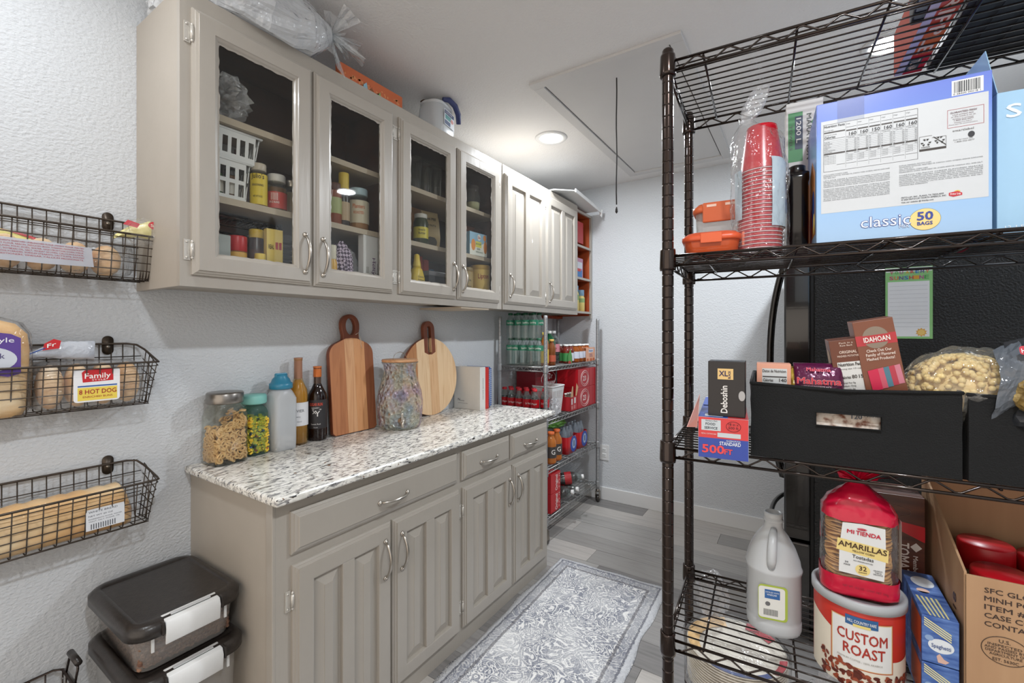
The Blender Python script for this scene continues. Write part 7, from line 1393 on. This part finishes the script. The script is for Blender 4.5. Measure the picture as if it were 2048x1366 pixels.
fj = ((-.040, -.0562, .045), (1, 0, 0), (0, 0, 1)); patch(t, fj, [('p', [(u+.03, v+.035) for u, v in rrect(.058, .078, .008)])], F('#a9bb4a'), 'green_label_edge'); patch(t, fj, [('p', [(u+.028, v+.035) for u, v in rrect(.052, .07, .006)])], F('#e3e4df'), 'white_label', .0006); patch(t, fj, [(.014, .044, .044, .064)], F('#3565a3'), 'blue_panel', .0009); bars = [(.012+.0024*i, .006, .0132+.0024*i, .02) for i in range(12)]; patch(t, fj, bars, F('#3c3d40'), 'barcode', .0009); patch(t, fj, [('o', .02, .032, .005, .005)], F('#6a6b6d'), 'seal', .0009); letters(t, fj, [('DISTILLED WHITE', .016, .057, .003, .026, .02), ('VINEGAR', .018, .051, .004, .02, .02)], F('#dfe6ee'), off=.0014)
# coffee can
CX_, CY_ = .357, .095
t = thing('coffee_can', 'large red and cream coffee can with grey lid marked custom roast', 'can', rk(CX_, CY_, T4), RA); r_ = .0745
obj('can_body', B().lathe([(r_*.97, 0), (r_, .003), (r_, .150), (r_*.985, .154)], 56, cap1=False), F('#c4352a', .35), t); obj('lid', B().lathe([(r_+.001, .150), (r_+.004, .151), (r_+.004, .166), (r_+.001, .1685), (r_-.004, .1685), (r_-.005, .165), (.0001, .165)], 56), F('#aeb2b5', .4), t)
def cyl_patch(parent, rr__, pts_rows, m, name, off=.0004):
    b = B(); b.loft([[((rr__+off)*cos(a_), (rr__+off)*sin(a_), z) for a_, z in row] for row in pts_rows], False, False, 0, True, closed=False); return obj(name, b, m, parent)
A0 = -pi/2
cyl_patch(t, r_, [[(A0-1.5+2.9*i/40, .0) for i in range(41)], [(A0-1.5+2.9*i/40, .092+.03*sin(i/40*pi*1.1-1.2)*-1 if i < 40 else .07) for i in range(41)]], F('#e4dccb', .4), 'cream_field')
def wrect(a0_, a1_, z0, z1, m, name, off): cyl_patch(t, r_, [[(a0_+(a1_-a0_)*i/24, z0) for i in range(25)], [(a0_+(a1_-a0_)*i/24, z1) for i in range(25)]], m, name, off)
a_c = A0-.12; wrect(a_c-.62, a_c+.76, .040, .134, F('#b3402c'), 'red_frame', .0006); wrect(a_c-.60, a_c+.74, .0415, .1325, F('#d8b27c'), 'gold_frame', .0008); wrect(a_c-.575, a_c+.715, .043, .131, F('#e2e2e0'), 'white_plaque', .001)
cl_ = lambda a_: (r_+.0012, a_)
letters(t, ((0, 0, 0), (1, 0, 0), (0, 0, 1)), [('CUSTOM', -.036, .092, .020, .080, .03), ('ROAST', -.026, .066, .020, .066, .03)], F('#a83226'), cyl=cl_(a_c+.02)); letters(t, ((0, 0, 0), (1, 0, 0), (0, 0, 1)), [('PREMIUM COFFEE - 100% ARABICA', -.036, .054, .0038, .072, .01)], F('#a7a19a'), cyl=cl_(a_c+.02))
wrect(a_c-.28, a_c+.40, .122, .140, F('#2f5f92'), 'blue_arch', .0014); wrect(a_c-.12, a_c+.24, .121, .126, F('#e3d07a'), 'sun_strip', .0018); letters(t, ((0, 0, 0), (1, 0, 0), (0, 0, 1)), [('HILL COUNTRY FARE', -.018, .1285, .0058, .045, .02)], F('#e6e9ee'), cyl=(r_+.002, a_c+.0))
b = B(); rr = random.Random(4)
for i in range(150):
    a_ = A0-1.0+rr.random()*2.3; z = rr.uniform(.003, .034+.018*max(0, cos((a_-A0+.8)*2))); s = rr.uniform(.0045, .0062); th_ = rr.uniform(0, pi); pts = []
    for k in range(10):
        q = 2*pi*k/10; du, dv = s*cos(q), s*.6*sin(q); u_, v_ = du*cos(th_)-dv*sin(th_), du*sin(th_)+dv*cos(th_); R2 = r_+.0006+.00001*i; pts.append((R2*cos(a_+u_/r_), R2*sin(a_+u_/r_), z+v_))
    b._add(pts, [tuple(range(10))], i % 3)
obj('coffee_bean_print', b, [F('#7a3524', .4), F('#9a4a30', .4), F('#5b2419', .4)], t)
# tostada bag on the can
tz = T4+.1685; t = thing('tostada_bag', 'tall bag of tostadas with red ends standing on the coffee can', 'bag', rk(CX_-.003, CY_-.02, tz), RA+rad(1))
TOS = mat('corn_tostada', '#dba866', .6, bump=(60, .002), var=(20, .12)); b = B(); rr = random.Random(8)
for i in range(26):
    z = .012+.0062*i; w_ = .054; n = 30; L0, L1 = [], []
    for k in range(n):
        a_ = 2*pi*k/n; R2 = w_*(1+.02*sin(3*a_+i)); wz = .0032*sin(3*a_+i*1.3)+.002*sin(5*a_+i*.7); L0.append((R2*cos(a_), R2*.62*sin(a_), z+wz)); L1.append((R2*cos(a_), R2*.62*sin(a_), z+wz+.0022))
    b.loft([L0, L1], True, True, 0, False)
obj('tostadas', b, TOS, t, kind='stuff')
def bagring(secs, nm, m, cr=.0015, fr_=34, seed=1):
    b = B(); rstack(b, secs, 6, cap0=False, cap1=False); b2_ = B()
    L = []
    for q in secs: L.append([(x, y, q[0]) for x, y in rrect(q[1], q[2], q[3], 9)])
    # subdivide along height
    LL = []
    for i in range(len(L)-1):
        for k in range(5): LL.append([tuple(Vector(p).lerp(Vector(q), k/5)) for p, q in zip(L[i], L[i+1])])
    LL.append(L[-1]); b2_.loft(LL, False, False, 0, True); crumple(b2_, cr, fr_, seed); return obj(nm, b2_, m, t)
bagring([(.036, .124, .084, .03), (.10, .122, .084, .03), (.162, .120, .082, .03)], 'clear_film', 'bagthin', .0012)
RF = mat('red_glossy_film', '#c41538', .2, bump=(24, .006)); bagring([(.0, .108, .072, .026), (.006, .126, .086, .03), (.040, .126, .086, .03)], 'red_bottom', RF, .0015, 30, 2)
bagring([(.150, .123, .085, .03), (.166, .121, .083, .03), (.186, .10, .07, .03), (.200, .066, .048, .022), (.214, .03, .024, .010), (.222, .018, .016, .007)], 'red_top', RF, .004, 26, 5)
b = B()
for k in range(7):
    a_ = -2.6+5.2*k/6; L = []; dr = Vector((sin(a_)*.8, -.3+.2*cos(k), .55+.5*cos(a_))).normalized()
    for i in range(5): u = i/4; c_ = Vector((0, 0, .222))+dr*.045*u; sd = Vector((cos(a_), .3, -sin(a_)*.5)).normalized(); L.append([c_+sd*(.004+.018*u)*(j/3-1)+Vector((0, .004*sin(j*2+k), 0)) for j in range(7)])
    b.loft(L, False, False, 0, False, closed=False)
obj('twisted_tail', b, RF, t)
ft_ = ((-.061, -.0455, 0), (1, 0, 0), (0, 0, 1)); patch(t, ft_, [('p', [(.024, .05), (.094, .046), (.097, .09), (.096, .146), (.06, .149), (.03, .147), (.025, .10)])], F('#dcdddc', .35), 'white_panel'); patch(t, ft_, [('p', [(.020, .093), (.1, .083), (.101, .107), (.022, .116)])], F('#e6cf84'), 'yellow_banner', .0006)
letters(t, ft_, [('MI', .037, .1285, .0072, .011, .05, -.05), ('TIENDA', .051, .1275, .0080, .038, .05, -.05)], F('#c0233c'), off=.0012); letters(t, ft_, [('HEB', .055, .137, .003, .011, .05)], F('#c0233c'), off=.0012); patch(t, ft_, [('o', .0605, .1385, .008, .0026)], F('#c97a84'), 'badge', .0007)
letters(t, ft_, [('AMARILLAS', .023, .1015, .0105, .075, .04, -.07), ('YELLOW CORN', .045, .0935, .0036, .034, .03, -.08), ('32', .056, .0595, .0085, .0115, .03), ('COUNT', .055, .0545, .0025, .013, .03)], F('#4a3420'), off=.0014); letters(t, ft_, [('Tostadas', .045, .0815, .0068, .033, .02, -.06), ('NO PRESERVATIVES', .047, .0755, .0022, .030, .02, -.06), ('DE', .034, .070, .003, .005, .03), ('MAIZ', .032, .065, .003, .010, .03), ('CRUNCHY,', .078, .063, .0025, .014, .02), ('THIN &', .080, .0595, .0025, .010, .02), ('DELICIOUS', .078, .056, .0025, .014, .02)], F('#3c3c3e'), off=.0012); patch(t, ft_, [('o', .0615, .0605, .0115, .0105)], F('#e6cf84'), 'yellow_dot', .0008)
letters(t, ft_, [('NET WT. 13.2 OZ - CONT. NET. 374g', .03, .024, .004, .07, .02, -.03)], F('#7a0f26'), off=.004); frs = ((.0615, -.03, 0), (0, 1, 0), (0, 0, 1)); patch(t, frs, [(.0, .045, .02, .16)], F('#d4d6d8', .4), 'side_panel', .001); letters(t, frs, [('NUTRITION FACTS 32 TOSTADAS', .012, .05, .006, .1, .02, pi/2)], F('#4a4c50'), off=.0016)
fpz = ((-.0625, .03, 0), (0, -1, 0), (0, 0, 1)); patch(t, fpz, [('p', [(.035, .10), (.05, .10), (.045, .125), (.038, .135)])], F('#c41538', .3), 'red_print', .001)
# pasta cartons, tomato carton
BLU = ramp_mat('blue_crosshatched_carton', [(.35, '#33549a'), (.65, '#6587c2')], 60, .4, 3, (.4, 1, 1.6))
for k in range(2):
    zt = T4+.0005+(.0 if k else .086); t = carton('pasta_carton', 'blue spaghetti carton with garlic picture, '+('lower of the two stacked' if k else 'upper of the two stacked'), 'carton', rk(.442, .03, zt), (.050, .185, .084), BLU, RA-rad(3), bev=.001)
    strands = [('p', [(.003, .079-.0042*i), (.040, .057-.0042*i), (.040, .0592-.0042*i), (.003, .0812-.0042*i)]) for i in range(4)]; patch(t, FXF, strands, F('#e6dfa0'), 'spaghetti_print'); patch(t, FXF, [('o', .026, .034, .0175, .0125)], F('#dfe5ea'), 'white_oval'); patch(t, FXF, [('o', .010, .045, .006, .005)], F('#8fa9cf'), 'blue_oval', .0006); letters(t, FXF, [('Spaghetti', .013, .030, .007, .026, .02)], F('#4a5f92'), off=.001); patch(t, FXF, [('p', [(.022, .004), (.032, .004), (.037, .009), (.030, .012), (.024, .02), (.020, .015)])], F('#d8b3a4'), 'garlic_print')
    ftp = ((0, 0, .084), (1, 0, 0), (0, 1, 0)); patch(t, ftp, [('p', [(.004+.007*i, .075), (.012+.006*i, .004), (.0145+.006*i, .004), (.0075+.007*i, .075)]) for i in range(5)], F('#e6dfa0'), 'spaghetti_print'); patch(t, ftp, [('o', .026, .14, .018, .024)], F('#dfe5ea'), 'white_oval'); patch(t, ftp, [('o', .02, .1, .01, .010)], F('#d8b3a4'), 'garlic_print')
    fls = ((0, .185, 0), (0, -1, 0), (0, 0, 1)); patch(t, fls, [(.1, .01, .18, .074)], F('#b85a35'), 'sauce_print')
WD = ramp_mat('dark_wood_print', [(.3, '#3f2018'), (.7, '#6e3c28')], 14, .4, 5, (.3, 1, 4)); t = carton('tomato_carton', 'brown woodgrain tomato carton with red flash behind the tostada bag', 'carton', rk(.398, .235, T4+.0), (.098, .09, .325), WD, RA, bev=.001)
patch(t, FXF, [('p', [(0, .275), (.098, .262), (.098, .228), (.06, .245), (0, .27)])], F('#c4252e', .3), 'red_flash'); letters(t, FXF, [('TOMATO', .052, .222, .020, .085, .03, -pi/2), ("Member's Mark", .078, .196, .0085, .08, .02, -pi/2)], F('#e6ded8'), off=.001); patch(t, FXF, [('p', [(.073, .215), (.083, .205), (.093, .215), (.083, .225)])], F('#e3dcd6'), 'white_diamond', .0007); b = B(); b.tube([(.04+.035*cos(q), -.0005, .29+.012*sin(q)) for q in [2*pi*i/24 for i in range(24)]], .0005, 4, closed=True); obj('bowl_print', b, F('#8a6f62'), t)
# big cardboard box
t = thing('cardboard_box', 'open cardboard case stamped minh pork egg at the lower right', 'box', rk(.5, .035, T4), RA-rad(2)); b = B(); W_, D_, H_ = .34, .285, .262
b.box(0, 0, 0, W_, .004, H_-.004).box(W_-.004, 0, 0, W_, D_, H_).box(0, D_-.004, 0, W_, D_, .375).box(0, 0, 0, W_, D_, .004); b._add([(0, 0, 0), (0, D_, 0), (0, D_, .375), (0, 0, H_), (.004, 0, 0), (.004, D_, 0), (.004, D_, .375), (.004, 0, H_)], [(3, 2, 1, 0), (4, 5, 6, 7), (0, 1, 5, 4), (1, 2, 6, 5), (2, 3, 7, 6), (3, 0, 4, 7)])
obj('box_body', b, 'card', t, bev=.0008); 
letters(t, FXF, [(s, .026, .233-.0145*i, .0088, w__, .025) for i, (s, w__) in enumerate([('SFC GLOBAL SUPPLY', .135), ('MINH PORK EGG ROLLS', .150), ('ITEM # 98018', .098), ('CASE COUNT: 8', .103), ('CONTAINS: 8', .085)])], F('#40302a'), off=.0006)
b = B(); b.tube([(.052+.030*cos(q), -.0005, .138+.024*sin(q)) for q in [2*pi*i/36 for i in range(36)]], .0006, 4, closed=True); obj('stamp_ring', b, F('#4a3a30'), t); letters(t, FXF, [('U.S.', .044, .151, .006, .014, .02), ('INSPECTED', .030, .144, .0042, .042, .02), ('AND PASSED BY', .026, .1385, .0042, .05, .02), ('DEPARTMENT OF', .027, .133, .0042, .05, .02), ('AGRICULTURE', .032, .1275, .0042, .04, .02), ('EST. 5630C', .036, .119, .005, .032, .02)], F('#4a3a30'), off=.0006)
patch(t, FXF, [(.10, .02, .2, .10)], F('#2b2526', .5), 'dark_label'); letters(t, ((0, D_, 0), (0, -1, 0), (0, 0, 1)), [('98 018', .245, .10, .018, .1, .02, pi/2)], F('#5b4536'), off=.0006)
for i, (x, y) in enumerate(((.07, .075), (.16, .10), (.25, .07), (.08, .19), (.17, .2), (.26, .18))):
    c = thing('sauce_jar', 'tall jar with bright red lid inside the cardboard case, '+['left front', 'middle front', 'right front', 'left rear', 'middle rear', 'right rear'][i], 'jar', rk(.5, .035, T4)); v = Matrix.Rotation(RA-rad(2), 4, 'Z') @ Vector((x, y, .004)); c.location = Vector(rk(.5, .035, T4))+v
    obj('jar_body', B().lathe([(.036, 0), (.038, .004), (.038, .19), (.033, .205)], 24), F('#c9b9a0', .4), c); obj('lid', B().lathe([(.041, .2), (.0425, .202), (.0425, .238 if i != 3 else .25), (.040, .2415 if i != 3 else .2535), (.0001, .242 if i != 3 else .254)], 32), F('#bb1420', .35), c)
# --- shelf 5
PL = mat('paper_plate', '#ddd6c8', .5); t0 = T5
for i in range(14):
    o = obj('paper_plate', (_pl := globals().get('_pl') or mesh(B().lathe([(.0001, .002), (.085, .002), (.095, .006), (.118, .014), (.119, .015), (.117, .0155), (.094, .0075), (.084, .0035), (.0001, .0035)], 44, cap0=False, cap1=False), 'paper_plate')), PL, loc=rk(.125, .262, t0+.198+.0068*i), rot=(0, 0, i)); tag(o, 'decorated paper plate, %s from the bottom of the wrapped stack' % ORD[i], 'plate', 'wrapped stack of paper plates')
    if i == 13: o['label'] = 'decorated paper plate, topmost of the wrapped stack'; o.data = o.data.copy(); top_plate = o
for (c_, rr0, rr1, a0_, a1_) in (('#b8323c', .096, .117, .3, 1.0), ('#2d4a86', .096, .117, 3.9, 5.2), ('#e2b878', .088, .117, 1.5, 3.4), ('#b8323c', .1, .117, 5.3, 5.9)):
    b = B(); b.loft([[(r2*cos(a_), r2*sin(a_), .0135+(r2-.105)*.33) for r2 in (rr0, rr1)] for a_ in [a0_+(a1_-a0_)*k/14 for k in range(15)]], False, False, 0, True, closed=False); obj('rim_print', b, F(c_, .4), top_plate)
b = B(); rstack(b, [(.1225, .22, .22, .108), (.13, .25, .25, .124), (.232, .252, .252, .124), (.25, .2, .2, .098), (.258, .05, .05, .024)], 9); crumple(b, .004, 18, 3); t = obj('plate_wrap', b, 'bagthin', loc=rk(.125, .262, t0+.073)); tag(t, 'clear plastic wrap around the paper plate stack', 'wrap')
ct = carton('plain_carton', 'low pale carton under the wrapped paper plates', 'carton', rk(.025, .10, t0), (.21, .22, .192), F('#cfc8bc', .6), RA)
t = tag(obj('crumpled_bag', blob(rk(.06, .36, t0+.37), (.04, .035, .055), 4, 101, .32, 1.9), 'bag'), 'crumpled clear bag standing behind the paper plates', 'bag')
t = tag(obj('crumpled_bag', blob(rk(.335, .24, t0+.16), (.06, .06, .15), 4, 102, .25, 1.9), 'bag'), 'tall crumpled clear bag under the vinegar jug and coffee can', 'bag')
